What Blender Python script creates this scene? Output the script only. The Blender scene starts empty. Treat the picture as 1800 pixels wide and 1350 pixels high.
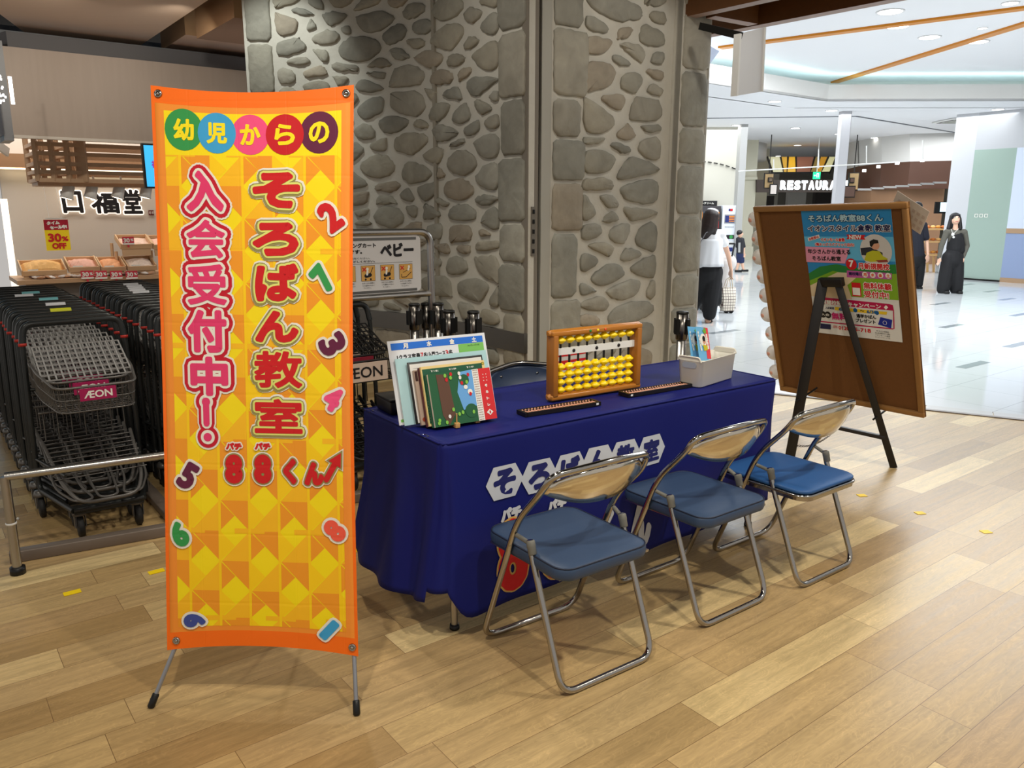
import bpy, math, random
from mathutils import Vector, Matrix, noise
R = math.radians
PI = math.pi
random.seed(7)
SC = bpy.context.scene
COL = SC.collection

# ------------------------------------------------------------------ camera
F, PITCH, ROLL, EYE = 1400.0, R(12.4), R(.1), 1.5
cp, sp, cr, sr = math.cos(PITCH), math.sin(PITCH), math.cos(ROLL), math.sin(ROLL)
FW = Vector((0, cp, -sp))
RT = Vector((1, 0, 0)) * cr + Vector((0, sp, cp)) * sr
UP = Vector((0, sp, cp)) * cr - Vector((1, 0, 0)) * sr
CAM = Vector((0, 0, EYE))
cd = bpy.data.cameras.new('camera'); cd.lens = F / 1800 * 36; cd.sensor_width = 36
cd.clip_end = 200
co = bpy.data.objects.new('camera', cd); COL.objects.link(co)
co.matrix_world = Matrix.Translation(CAM) @ Matrix((RT, UP, -FW)).transposed().to_4x4()
SC.camera = co

# ------------------------------------------------------------------ light
SC.view_settings.view_transform = 'Standard'; SC.view_settings.look = 'None'
SC.view_settings.exposure = 0.0; SC.view_settings.gamma = 1.0
SC.view_settings.use_curve_mapping = False
w = bpy.data.worlds.new('world'); SC.world = w; w.use_nodes = True
w.node_tree.nodes['Background'].inputs[0].default_value = (1.0, .95, .90, 1)
w.node_tree.nodes['Background'].inputs[1].default_value = .50

def area(name, loc, sx, sy, power, col, rot=(0, 0, 0)):
    l = bpy.data.lights.new(name, 'AREA'); l.shape = 'RECTANGLE'; l.size = sx; l.size_y = sy
    l.energy = power; l.color = col
    o = bpy.data.objects.new(name, l); COL.objects.link(o); o.location = loc; o.rotation_euler = rot
    return o
def spot(name, loc, target, power, col, size=R(95), rad=.05, blend=.5):
    l = bpy.data.lights.new(name, 'SPOT'); l.energy = power; l.color = col; l.spot_size = size
    l.shadow_soft_size = rad; l.spot_blend = blend
    o = bpy.data.objects.new(name, l); COL.objects.link(o); o.location = loc
    o.rotation_euler = (Vector(target) - Vector(loc)).to_track_quat('-Z', 'Y').to_euler()
    return o
WARM = (1, .93, .80); COOL = (.93, .97, 1.0)
# ceiling downlights over the wooden floor
spot('downlight_lamp', (-.6, 1.0, 3.25), (-.5, 1.7, 0), 138, WARM, R(110), .05, .6)
spot('downlight_lamp', (.9, 1.2, 3.25), (.9, 2.2, 0), 132, WARM, R(110), .05, .6)
spot('downlight_lamp', (2.5, 2.7, 3.25), (2.3, 3.4, 0), 172, WARM, R(110), .06, .6)
spot('downlight_lamp', (-1.1, 4.3, 3.25), (-1.0, 4.4, 0), 70, WARM, R(110), .06, .6)
spot('downlight_lamp', (-3.0, 2.4, 3.25), (-2.7, 3.2, 0), 60, WARM, R(110), .06, .6)
spot('downlight_lamp', (-2.3, 6.6, 3.7), (-2.0, 7.5, 2.4), 70, (.95, 1, .96), R(70), .06, .7)
spot('downlight_lamp', (-.2, 3.6, 3.25), (.0, 4.2, .5), 50, WARM, R(110), .05, .6)
spot('wall_fill_spot', (-.9, 4.6, 3.6), (.0, 5.9, 1.6), 52, (1, .95, .86), R(100), .06, .9)  # this pair is added fill to brighten the stone walls
spot('wall_fill_spot', (1.5, 4.9, 3.5), (1.0, 6.6, 1.7), 46, (1, .95, .86), R(100), .06, .9)
# mall side, cool and bright
area('mall_light', (6.0, 11.0, 3.92), 7, 6, 600, COOL)
area('mall_light', (7.5, 19.5, 3.44), 10, 5, 480, COOL)
# fill spots added to brighten the shop fascia and the brown ceiling panels
for k in range(4):
    p = Vector((-4.9, 6.7, 3.3)) + Vector((.8, .6, 0)) * k * 1.15; spot('fascia_fill_spot', p, p + Vector((-.8, 1.1, -.9)), 42, WARM, R(120), .04, .9)
# sweets shop
area('shop_light', (-5.6, 10.4, 3.0), 3.5, 1.0, 70, (1, .93, .85), (R(12), 0, R(37)))

# ------------------------------------------------------------------ geometry frames
U = Vector((.7986, .6018, 0)); V = Vector((-.6018, .7986, 0)); Z = Vector((0, 0, 1))
def ray(px, py): return FW + RT * ((px - 900) / F) - UP * ((py - 675) / F)
def at(px, py, Y): d = ray(px, py); return CAM + d * (Y / d.y)
def lv(px, py, z=0.0): d = ray(px, py); return CAM + d * ((z - EYE) / d.z)
def onp(px, py, p, n): d = ray(px, py); return CAM + d * ((Vector(p) - CAM).dot(n) / d.dot(n))

# ------------------------------------------------------------------ objects and tags
def tag(o, label=None, cat=None, group=None, kind=None):
    if label: o['label'] = label
    if cat: o['category'] = cat
    if group: o['group'] = group
    if kind: o['kind'] = kind
    return o
def thing(name, label, cat, loc=(0, 0, 0), rz=0, group=None):
    o = bpy.data.objects.new(name, None); COL.objects.link(o); o.empty_display_size = .1
    o.location = loc; o.rotation_euler = (0, 0, rz)
    return tag(o, label, cat, group)
def copy_tree(o, parent=None):
    c = o.copy(); COL.objects.link(c)
    if parent: c.parent = parent
    for ch in KIDS.get(o.name, []): copy_tree(ch, c)
    return c
KIDS = {}
def adopt(o, parent):
    if parent is not None:
        o.parent = parent; KIDS.setdefault(parent.name, []).append(o)

# ------------------------------------------------------------------ materials
def lin(c):
    c = c / 255.0
    return c / 12.92 if c <= .04045 else ((c + .055) / 1.055) ** 2.4
def rgb(r, g, b): return (lin(r), lin(g), lin(b), 1)
MATS = {}
def mat(name, c, rough=.5, metal=0, emit=0, var=0, scale=20, bump=0, bscale=60, spec=None, alpha=1, coat=0, trans=0, ior=1.45):
    if name in MATS: return MATS[name]
    m = bpy.data.materials.new(name); m.use_nodes = True; MATS[name] = m
    nt = m.node_tree; b = nt.nodes['Principled BSDF']; c = rgb(*c)
    b.inputs['Base Color'].default_value = c; b.inputs['Roughness'].default_value = rough
    b.inputs['Metallic'].default_value = metal; b.inputs['Alpha'].default_value = alpha
    b.inputs['Coat Weight'].default_value = coat; b.inputs['Transmission Weight'].default_value = trans
    b.inputs['IOR'].default_value = ior
    if spec is not None: b.inputs['Specular IOR Level'].default_value = spec
    if emit: b.inputs['Emission Color'].default_value = c; b.inputs['Emission Strength'].default_value = emit
    if var or bump:
        tc = nt.nodes.new('ShaderNodeTexCoord')
    if var:
        n = nt.nodes.new('ShaderNodeTexNoise'); n.inputs['Scale'].default_value = scale; n.inputs['Detail'].default_value = 4
        nt.links.new(tc.outputs['Object'], n.inputs['Vector'])
        mr = nt.nodes.new('ShaderNodeMapRange'); mr.inputs[3].default_value = 1 - var; mr.inputs[4].default_value = 1 + var
        nt.links.new(n.outputs[0], mr.inputs[0])
        mx = nt.nodes.new('ShaderNodeVectorMath'); mx.operation = 'SCALE'; mx.inputs[0].default_value = c[:3]
        nt.links.new(mr.outputs[0], mx.inputs['Scale']); nt.links.new(mx.outputs[0], b.inputs['Base Color'])
    if bump:
        n = nt.nodes.new('ShaderNodeTexNoise'); n.inputs['Scale'].default_value = bscale; n.inputs['Detail'].default_value = 3
        nt.links.new(tc.outputs['Object'], n.inputs['Vector'])
        bp = nt.nodes.new('ShaderNodeBump'); bp.inputs['Strength'].default_value = bump; bp.inputs['Distance'].default_value = .01
        nt.links.new(n.outputs[0], bp.inputs['Height']); nt.links.new(bp.outputs[0], b.inputs['Normal'])
    return m
class N:
    """small node helper"""
    def __init__(s, m): s.nt = m.node_tree; s.b = s.nt.nodes['Principled BSDF']
    def n(s, t, **k):
        x = s.nt.nodes.new(t)
        for a, v in k.items(): setattr(x, a, v)
        return x
    def l(s, a, b): s.nt.links.new(a, b)
    def m(s, op, a, b=None, c=None):
        x = s.n('ShaderNodeMath', operation=op)
        for i, v in enumerate((a, b, c)):
            if v is None: continue
            if isinstance(v, (int, float)): x.inputs[i].default_value = v
            else: s.l(v, x.inputs[i])
        return x.outputs[0]

def wood_floor():
    m = mat('oak_plank_floor', (190, 155, 105), .38, spec=.5); q = N(m)
    geo = q.n('ShaderNodeNewGeometry'); mp = q.n('ShaderNodeMapping'); mp.vector_type = 'TEXTURE'
    mp.inputs['Rotation'].default_value = (0, 0, math.atan2(U.y, U.x) + R(.4)); mp.inputs['Location'].default_value = (-.266, 2.18, 0)
    q.l(geo.outputs['Position'], mp.inputs[0]); sx = q.n('ShaderNodeSeparateXYZ'); q.l(mp.outputs[0], sx.inputs[0])
    W, L = .1525, .915
    ry = q.m('DIVIDE', sx.outputs[1], W); row = q.m('FLOOR', ry)
    wn = q.n('ShaderNodeTexWhiteNoise', noise_dimensions='1D'); q.l(row, wn.inputs['W'])
    xx = q.m('ADD', q.m('DIVIDE', sx.outputs[0], L), wn.outputs[0]); cx = q.m('FLOOR', xx)
    cb = q.n('ShaderNodeCombineXYZ'); q.l(row, cb.inputs[0]); q.l(cx, cb.inputs[1])
    w2 = q.n('ShaderNodeTexWhiteNoise', noise_dimensions='3D'); q.l(cb.outputs[0], w2.inputs['Vector'])
    # grain
    g = q.n('ShaderNodeCombineXYZ')
    q.l(q.m('ADD', q.m('MULTIPLY', sx.outputs[0], 2.2), q.m('MULTIPLY', w2.outputs[0], 40)), g.inputs[0])
    q.l(q.m('MULTIPLY', sx.outputs[1], 34), g.inputs[1]); q.l(q.m('MULTIPLY', w2.outputs[0], 13), g.inputs[2])
    n1 = q.n('ShaderNodeTexNoise'); n1.inputs['Scale'].default_value = 1; n1.inputs['Detail'].default_value = 6; n1.inputs['Roughness'].default_value = .65
    n1.inputs['Distortion'].default_value = .6
    q.l(g.outputs[0], n1.inputs['Vector'])
    g2 = q.n('ShaderNodeCombineXYZ'); q.l(q.m('ADD', q.m('MULTIPLY', sx.outputs[0], 5), q.m('MULTIPLY', w2.outputs[0], 20)), g2.inputs[0]); q.l(q.m('MULTIPLY', sx.outputs[1], 22), g2.inputs[1])
    n2 = q.n('ShaderNodeTexNoise'); n2.inputs['Scale'].default_value = 1; n2.inputs['Detail'].default_value = 2; q.l(g2.outputs[0], n2.inputs['Vector'])
    rings = q.m('ABSOLUTE', q.m('SUBTRACT', q.m('FRACT', q.m('MULTIPLY', n2.outputs[0], 9)), .5))
    cr_ = q.n('ShaderNodeValToRGB'); e = cr_.color_ramp.elements
    e[0].position = 0; e[0].color = rgb(156, 126, 82); e[1].position = 1; e[1].color = rgb(214, 190, 140)
    for p, c in ((.3, (184, 156, 108)), (.55, (174, 144, 100)), (.8, (200, 174, 124))):
        x = cr_.color_ramp.elements.new(p); x.color = rgb(*c)
    q.l(w2.outputs[0], cr_.inputs[0])
    g3 = q.n('ShaderNodeCombineXYZ'); q.l(q.m('ADD', q.m('MULTIPLY', sx.outputs[0], 6), q.m('MULTIPLY', w2.outputs[0], 31)), g3.inputs[0]); q.l(q.m('MULTIPLY', sx.outputs[1], 14), g3.inputs[1])
    n3 = q.n('ShaderNodeTexNoise'); n3.inputs['Scale'].default_value = 1; n3.inputs['Detail'].default_value = 3; n3.inputs['Distortion'].default_value = .9; q.l(g3.outputs[0], n3.inputs['Vector'])
    fig = q.m('POWER', q.m('MULTIPLY', q.m('ABSOLUTE', q.m('SUBTRACT', q.m('FRACT', q.m('MULTIPLY', n3.outputs[0], 14)), .5)), 2), 5)
    msk = q.m('GREATER_THAN', n2.outputs[0], .47); fig = q.m('MULTIPLY', q.m('MULTIPLY', fig, msk), .17)
    f = q.m('ADD', fig, q.m('ADD', q.m('MULTIPLY', n1.outputs[0], .95), q.m('ADD', q.m('MULTIPLY', rings, .22), .43)))
    sc = q.n('ShaderNodeVectorMath', operation='SCALE'); q.l(cr_.outputs[0], sc.inputs[0]); q.l(f, sc.inputs['Scale'])
    # seams
    fy = q.m('FRACT', ry); fx = q.m('FRACT', xx)
    ey = q.m('MINIMUM', fy, q.m('SUBTRACT', 1, fy)); ex = q.m('MULTIPLY', q.m('MINIMUM', fx, q.m('SUBTRACT', 1, fx)), L / W)
    seam = q.m('LESS_THAN', q.m('MINIMUM', ey, ex), .0065)
    mx = q.n('ShaderNodeMixRGB'); mx.inputs[2].default_value = rgb(120, 92, 60); q.l(seam, mx.inputs[0]); q.l(sc.outputs[0], mx.inputs[1])
    q.l(mx.outputs[0], q.b.inputs['Base Color'])
    q.l(q.m('ADD', q.m('MULTIPLY', n1.outputs[0], .2), .22), q.b.inputs['Roughness'])
    bp = q.n('ShaderNodeBump'); bp.inputs['Strength'].default_value = .12; bp.inputs['Distance'].default_value = .003
    q.l(n1.outputs[0], bp.inputs['Height']); q.l(bp.outputs[0], q.b.inputs['Normal'])
    return m
def stone_mat():
    m = mat('grey_stone', (118, 113, 102), .85); q = N(m)
    at_ = q.n('ShaderNodeAttribute'); at_.attribute_name = 'tone'
    tc = q.n('ShaderNodeNewGeometry')
    n = q.n('ShaderNodeTexNoise'); n.inputs['Scale'].default_value = 7; n.inputs['Detail'].default_value = 5; n.inputs['Distortion'].default_value = .7
    q.l(tc.outputs['Position'], n.inputs['Vector'])
    sc = q.n('ShaderNodeVectorMath', operation='SCALE'); q.l(at_.outputs['Color'], sc.inputs[0])
    q.l(q.m('ADD', q.m('MULTIPLY', n.outputs[0], .7), .65), sc.inputs['Scale']); q.l(sc.outputs[0], q.b.inputs['Base Color'])
    n2 = q.n('ShaderNodeTexNoise'); n2.inputs['Scale'].default_value = 22; n2.inputs['Detail'].default_value = 5
    q.l(tc.outputs['Position'], n2.inputs['Vector'])
    bp = q.n('ShaderNodeBump'); bp.inputs['Strength'].default_value = .5; bp.inputs['Distance'].default_value = .012
    q.l(n2.outputs[0], bp.inputs['Height']); q.l(bp.outputs[0], q.b.inputs['Normal'])
    return m
def tile_floor():
    m = mat('white_mall_tile', (214, 218, 220), .07, spec=.6); q = N(m)
    geo = q.n('ShaderNodeNewGeometry'); mp = q.n('ShaderNodeMapping'); mp.vector_type = 'TEXTURE'
    mp.inputs['Rotation'].default_value = (0, 0, math.atan2(.61, .79)); q.l(geo.outputs['Position'], mp.inputs[0])
    sx = q.n('ShaderNodeSeparateXYZ'); q.l(mp.outputs[0], sx.inputs[0])
    fy = q.m('FRACT', q.m('DIVIDE', sx.outputs[1], .6)); ey = q.m('MINIMUM', fy, q.m('SUBTRACT', 1, fy))
    fx = q.m('FRACT', q.m('DIVIDE', sx.outputs[0], .6)); ex = q.m('MINIMUM', fx, q.m('SUBTRACT', 1, fx))
    seam = q.m('MULTIPLY', q.m('LESS_THAN', q.m('MINIMUM', ex, ey), .006), .55)
    n = q.n('ShaderNodeTexNoise'); n.inputs['Scale'].default_value = 1.2; q.l(geo.outputs['Position'], n.inputs['Vector'])
    c1 = q.n('ShaderNodeMixRGB'); c1.inputs[1].default_value = rgb(205, 211, 214); c1.inputs[2].default_value = rgb(222, 225, 226); q.l(n.outputs[0], c1.inputs[0])
    mx = q.n('ShaderNodeMixRGB'); mx.inputs[2].default_value = rgb(150, 155, 160); q.l(seam, mx.inputs[0]); q.l(c1.outputs[0], mx.inputs[1])
    q.l(mx.outputs[0], q.b.inputs['Base Color'])
    return m
def wood(name, c, axis=2, rough=.4, k=.25, sc=1):
    m = mat(name, c, rough); q = N(m)
    tc = q.n('ShaderNodeTexCoord'); mp = q.n('ShaderNodeMapping'); s = [40 * sc] * 3; s[axis] = 3 * sc; mp.inputs['Scale'].default_value = s
    q.l(tc.outputs['Object'], mp.inputs[0]); n = q.n('ShaderNodeTexNoise'); n.inputs['Scale'].default_value = 1; n.inputs['Detail'].default_value = 5
    q.l(mp.outputs[0], n.inputs['Vector']); v = q.n('ShaderNodeVectorMath', operation='SCALE'); v.inputs[0].default_value = rgb(*c)[:3]
    q.l(q.m('ADD', q.m('MULTIPLY', n.outputs[0], 2 * k), 1 - k), v.inputs['Scale']); q.l(v.outputs[0], q.b.inputs['Base Color'])
    return m
M_FLOOR = wood_floor(); M_STONE = stone_mat(); M_TILE = tile_floor()
M_MORTAR = mat('pale_mortar', (198, 194, 182), .9, var=.08, scale=9, bump=.4, bscale=25)
M_CHROME = mat('chrome_tube', (172, 168, 162), .13, 1, bump=.03, bscale=40)
M_STEEL = mat('brushed_steel', (175, 172, 168), .28, 1, bump=.05, bscale=90)
M_BLACKM = mat('black_metal', (22, 21, 20), .35, .3)
M_BLACKP = mat('black_plastic', (14, 14, 14), .4)
M_WHITE = mat('white_paint', (226, 226, 222), .5)

# ------------------------------------------------------------------ mesh builder
class MB:
    def __init__(s): s.v = []; s.f = []; s.m = []; s.sm = []
    def add(s, vs, fs, mi=0, smooth=False):
        o = len(s.v); s.v += [Vector(p) for p in vs]; s.f += [tuple(i + o for i in f) for f in fs]
        s.m += [mi] * len(fs); s.sm += [smooth] * len(fs)
    def box(s, c, size, ax=None, mi=0):
        c = Vector(c); a = [Vector(x) for x in (ax or ((1, 0, 0), (0, 1, 0), (0, 0, 1)))]
        h = [a[i] * (size[i] / 2) for i in range(3)]
        vs = [c + h[0] * x + h[1] * y + h[2] * z for z in (-1, 1) for y in (-1, 1) for x in (-1, 1)]
        s.add(vs, [(0, 2, 3, 1), (4, 5, 7, 6), (0, 1, 5, 4), (2, 6, 7, 3), (0, 4, 6, 2), (1, 3, 7, 5)], mi)
    def bar(s, a, b, wd, th, up=(0, 0, 1), mi=0):
        a, b = Vector(a), Vector(b); d = (b - a); L = d.length; d.normalize()
        x = d.cross(Vector(up)).normalized(); y = x.cross(d).normalized()
        s.box((a + b) / 2, (wd, th, L), (x, y, d), mi)
    def quad(s, a, b, c, d, mi=0): s.add([a, b, c, d], [(0, 1, 2, 3)], mi)
    def slab(s, pts, n, th, mi=0):
        """polygon pts extruded along n*th"""
        n = Vector(n) * th; k = len(pts); p = [Vector(q) for q in pts]; vs = p + [q + n for q in p]
        fs = [tuple(range(k - 1, -1, -1)), tuple(range(k, 2 * k))] + [(i, (i + 1) % k, (i + 1) % k + k, i + k) for i in range(k)]
        s.add(vs, fs, mi)
    def tube(s, pts, r, seg=10, closed=False, mi=0, cap=True):
        pts = [Vector(p) for p in pts]; n = len(pts); rr = r if isinstance(r, (list, tuple)) else [r] * n
        rings = []; prev = None
        for i in range(n):
            if closed: d = pts[(i + 1) % n] - pts[i - 1]
            else: d = pts[min(i + 1, n - 1)] - pts[max(i - 1, 0)]
            d.normalize()
            if prev is None:
                a = d.cross(Vector((0, 0, 1)))
                if a.length < .1: a = d.cross(Vector((1, 0, 0)))
            else: a = prev - d * prev.dot(d)
            a.normalize(); prev = a; b = d.cross(a)
            rings.append([pts[i] + (a * math.cos(t) + b * math.sin(t)) * rr[i] for t in (2 * PI * j / seg for j in range(seg))])
        vs = [p for rg in rings for p in rg]; fs = []
        for i in range(n if closed else n - 1):
            k = (i + 1) % n
            for j in range(seg):
                j2 = (j + 1) % seg; fs.append((i * seg + j, i * seg + j2, k * seg + j2, k * seg + j))
        s.add(vs, fs, mi, True)
        if cap and not closed: s.add(rings[0] + rings[-1], [tuple(range(seg - 1, -1, -1)), tuple(range(seg, 2 * seg))], mi)
    def lathe(s, prof, base=(0, 0, 0), ax=(0, 0, 1), seg=20, mi=0, smooth=True):
        ax = Vector(ax).normalized(); a = ax.cross(Vector((0, 0, 1)))
        if a.length < .1: a = Vector((1, 0, 0))
        a.normalize(); b = ax.cross(a); base = Vector(base); vs = []; fs = []; n = len(prof)
        for (r, h) in prof:
            for j in range(seg):
                t = 2 * PI * j / seg; vs.append(base + ax * h + (a * math.cos(t) + b * math.sin(t)) * r)
        for i in range(n - 1):
            for j in range(seg):
                j2 = (j + 1) % seg; fs.append((i * seg + j, i * seg + j2, (i + 1) * seg + j2, (i + 1) * seg + j))
        fs.append(tuple(range(seg - 1, -1, -1))); fs.append(tuple((n - 1) * seg + j for j in range(seg)))
        s.add(vs, fs, mi, smooth)
    def build(s, name, mats, parent=None, bevel=0, bseg=2, solid=0, wn=False):
        me = bpy.data.meshes.new(name); me.from_pydata([tuple(p) for p in s.v], [], s.f)
        for m in (mats if isinstance(mats, (list, tuple)) else [mats]): me.materials.append(m)
        me.polygons.foreach_set('material_index', s.m); me.polygons.foreach_set('use_smooth', s.sm)
        me.update(); o = bpy.data.objects.new(name, me); COL.objects.link(o); adopt(o, parent)
        if solid: x = o.modifiers.new('s', 'SOLIDIFY'); x.thickness = solid
        if bevel:
            x = o.modifiers.new('b', 'BEVEL'); x.width = bevel; x.segments = bseg; x.limit_method = 'ANGLE'; x.angle_limit = R(40)
            for p in me.polygons: p.use_smooth = True
            me.set_sharp_from_angle(angle=R(35)) if not bevel else None
        return o
def arc(c, a, b, r, t0, t1, n=6):
    c, a, b = Vector(c), Vector(a), Vector(b)
    return [c + a * (r * math.cos(t0 + (t1 - t0) * i / n)) + b * (r * math.sin(t0 + (t1 - t0) * i / n)) for i in range(n + 1)]
def fillet(pts, r, n=5, closed=False):
    """round the corners of a polyline"""
    pts = [Vector(p) for p in pts]; out = []; k = len(pts)
    for i, p in enumerate(pts):
        if not closed and i in (0, k - 1): out.append(p); continue
        a = pts[i - 1] - p; b = pts[(i + 1) % k] - p; rr = min(r, a.length * .48, b.length * .48)
        A = p + a.normalized() * rr; B = p + b.normalized() * rr
        for j in range(n + 1):
            t = j / n; out.append(A * (1 - t) ** 2 + p * 2 * t * (1 - t) + B * t * t)
    return out
def rrect(w, h, r, n=4):
    pts = []
    for cx, cy, t in ((w / 2 - r, h / 2 - r, 0), (-w / 2 + r, h / 2 - r, PI / 2), (-w / 2 + r, -h / 2 + r, PI), (w / 2 - r, -h / 2 + r, 1.5 * PI)):
        pts += [(cx + r * math.cos(t + PI / 2 * i / n), cy + r * math.sin(t + PI / 2 * i / n)) for i in range(n + 1)]
    return pts

# ------------------------------------------------------------------ printed lettering
GLY = {}
def glyphs(body):
    if body in GLY: return GLY[body]
    cu = bpy.data.curves.new('tmp', 'FONT'); cu.body = body; cu.size = 1; cu.resolution_u = 3
    ob = bpy.data.objects.new('tmp', cu)
    me = ob.to_mesh(); vs = [(v.co.x, v.co.y) for v in me.vertices]; fs = [tuple(p.vertices) for p in me.polygons]
    cnt = {}
    for f in fs:
        for i in range(len(f)):
            e = tuple(sorted((f[i], f[(i + 1) % len(f)]))); cnt[e] = cnt.get(e, 0) + 1
    ed = [e for e, c in cnt.items() if c == 1]
    ob.to_mesh_clear(); bpy.data.objects.remove(ob); bpy.data.curves.remove(cu)
    xs = [v[0] for v in vs] or [0, 1]; ys = [v[1] for v in vs] or [0, 1]
    GLY[body] = (vs, fs, ed, min(xs), max(xs), min(ys), max(ys)); return GLY[body]
class Print:
    """flat printed artwork on a surface; fn(x, y, h) -> point, h = height above the surface"""
    def __init__(s, fn, step=.0005): s.fn = fn; s.mb = MB(); s.mats = []; s.step = step; s.rs = random.Random(3)
    def mi(s, m):
        if m not in s.mats: s.mats.append(m)
        return s.mats.index(m)
    def poly(s, pts, m, layer=1):
        h = s.step * layer + s.rs.random() * s.step * .5
        s.mb.add([s.fn(x, y, h) for x, y in pts], [tuple(range(len(pts)))], s.mi(m))
    def rect(s, x0, y0, x1, y1, m, layer=1): s.poly([(x0, y0), (x1, y0), (x1, y1), (x0, y1)], m, layer)
    def disc(s, cx, cy, rx, m, layer=1, ry=None, n=28):
        ry = ry or rx; s.poly([(cx + rx * math.cos(2 * PI * i / n), cy + ry * math.sin(2 * PI * i / n)) for i in range(n)], m, layer)
    def line(s, pts, w_, m, layer=1):
        for i, (a, b) in enumerate(zip(pts[:-1], pts[1:])):
            dx, dy = b[0] - a[0], b[1] - a[1]; L = math.hypot(dx, dy) or 1; nx, ny = -dy / L * w_ / 2, dx / L * w_ / 2
            s.poly([(a[0] - nx, a[1] - ny), (b[0] - nx, b[1] - ny), (b[0] + nx, b[1] + ny), (a[0] + nx, a[1] + ny)], m, layer)
        for a in pts: s.disc(a[0], a[1], w_ / 2, m, layer, n=10)
    def text(s, body, cx, cy, w_, h_, m, layer=3, r=0, rot=0, outl=(), shear=0):
        vs, fs, ed, x0, x1, y0, y1 = glyphs(body)
        kx = w_ / max(x1 - x0, 1e-6) if w_ else None; ky = h_ / max(y1 - y0, 1e-6) if h_ else kx
        if kx is None: kx = ky
        c, sn = math.cos(rot), math.sin(rot)
        P = []
        for x, y in vs:
            X = (x - (x0 + x1) / 2) * kx; Y = (y - (y0 + y1) / 2) * ky; X += shear * Y
            P.append((cx + X * c - Y * sn, cy + X * sn + Y * c))
        for rr, mm, ly in [(r, m, layer)] + [(a, b, layer - 1 - i) for i, (a, b) in enumerate(outl)]:
            k = s.mi(mm); h = s.step * ly + s.rs.random() * s.step * .1
            s.mb.add([s.fn(x, y, h) for x, y in P], fs, k)
            if rr <= 0: continue
            j = s.step * .35
            for a, b in ed:
                a, b = P[a], P[b]; dx, dy = b[0] - a[0], b[1] - a[1]; L = math.hypot(dx, dy)
                if L < 1e-9: continue
                nx, ny = -dy / L * rr, dx / L * rr; hh = h + s.rs.random() * j
                tx, ty = dx / L * rr, dy / L * rr
                q = [(a[0] - nx, a[1] - ny)]
                for t in (0,): pass
                o = []
                for t in range(0, 5):
                    an = PI / 2 - PI * t / 4  # cap at b
                    o.append((b[0] + tx * math.cos(an) + nx * math.sin(an), b[1] + ty * math.cos(an) + ny * math.sin(an)))
                for t in range(0, 5):
                    an = -PI / 2 - PI * t / 4
                    o.append((a[0] + tx * math.cos(an) + nx * math.sin(an), a[1] + ty * math.cos(an) + ny * math.sin(an)))
                s.mb.add([s.fn(x, y, hh) for x, y in reversed(o)], [tuple(range(len(o)))], k)
    def build(s, name, parent): return s.mb.build(name, s.mats, parent)
def ink(name, r, g, b, rough=.5): return mat('ink_' + name, (r, g, b), rough)
I_W = ink('white', 238, 236, 228); I_K = ink('black', 24, 22, 24); I_R = ink('red', 205, 24, 32); I_CR = ink('crimson', 178, 18, 48)
I_PK = ink('pink', 232, 72, 128); I_HP = ink('hot_pink', 222, 50, 100); I_GR = ink('green', 52, 150, 74); I_BL = ink('blue', 44, 140, 196)
I_NV = ink('navy', 30, 44, 110); I_PL = ink('plum', 98, 24, 52); I_YL = ink('yellow', 255, 228, 10); I_AM = ink('amber', 250, 186, 24)
I_OR = ink('orange', 238, 150, 40); I_CO = ink('coral', 236, 84, 60); I_GD = ink('gold_shadow', 165, 148, 80); I_LY = ink('pale_lime', 226, 232, 130)
I_DB = ink('dusty_blue', 58, 74, 146); I_GY = ink('grey', 150, 150, 150)
def bw(mb, name, mats, parent=None, **k):
    """build from world coordinates, keeping a sensible local origin"""
    if parent is not None:
        M = (Matrix.Translation(parent.location) @ parent.rotation_euler.to_matrix().to_4x4()).inverted()
        if parent.parent is not None or parent.type == 'MESH' and parent.parent: M = Matrix()
        mb.v = [M @ p for p in mb.v]; return mb.build(name, mats, parent, **k)
    xs = [p.x for p in mb.v]; ys = [p.y for p in mb.v]; zs = [p.z for p in mb.v]
    c = Vector(((min(xs) + max(xs)) / 2, (min(ys) + max(ys)) / 2, min(zs))); mb.v = [p - c for p in mb.v]
    o = mb.build(name, mats, None, **k); o.location = c; return o
def struct(mb, name, mats, **k): return tag(bw(mb, name, mats, **k), kind='structure')

# ================================================================== THE SETTING
EDG = Vector((.89, -.456, 0)).normalized(); EN = Vector((-EDG.y, EDG.x, 0))       # edge between wood and tiles
E0 = lv(1365, 694); E1 = lv(1800, 740); EDG = (E1 - E0).normalized(); EN = Vector((-EDG.y, EDG.x, 0))
b = MB(); b.slab([(-9, -2.5, -.1), (9, -2.5, -.1), (9, 16, -.1), (-9, 16, -.1)], Z, .1); struct(b, 'floor', M_FLOOR)
Ea, Eb = E0 - EDG * 3.4, E0 + EDG * 9
b = MB(); q0 = Ea + EN * .17; q1 = Eb + EN * .17
b.slab([q0, q1, Vector((30, 2, 0)), Vector((30, 40, 0)), Vector((-2, 40, 0)), Vector((-2, 12, 0))], Z, .006); struct(b, 'floor', M_TILE)
b = MB(); b.slab([Ea, Eb, Eb + EN * .045, Ea + EN * .045], Z, .007); struct(b, 'trim_1', mat('dark_metal_strip', (112, 104, 98), .4, .6))
b = MB(); 
for i in range(16):
    p, q = Ea + EDG * (.45 * i + .003), Ea + EDG * (.45 * i + .447)
    b.slab([p + EN * .045, q + EN * .045, q + EN * .17, p + EN * .17], Z, .007)
struct(b, 'trim_2', mat('pale_threshold_stone', (205, 205, 205), .2))
b = MB(); T = Vector((.8, .6, 0)); Tn = Vector((-.6, .8, 0))
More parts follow.
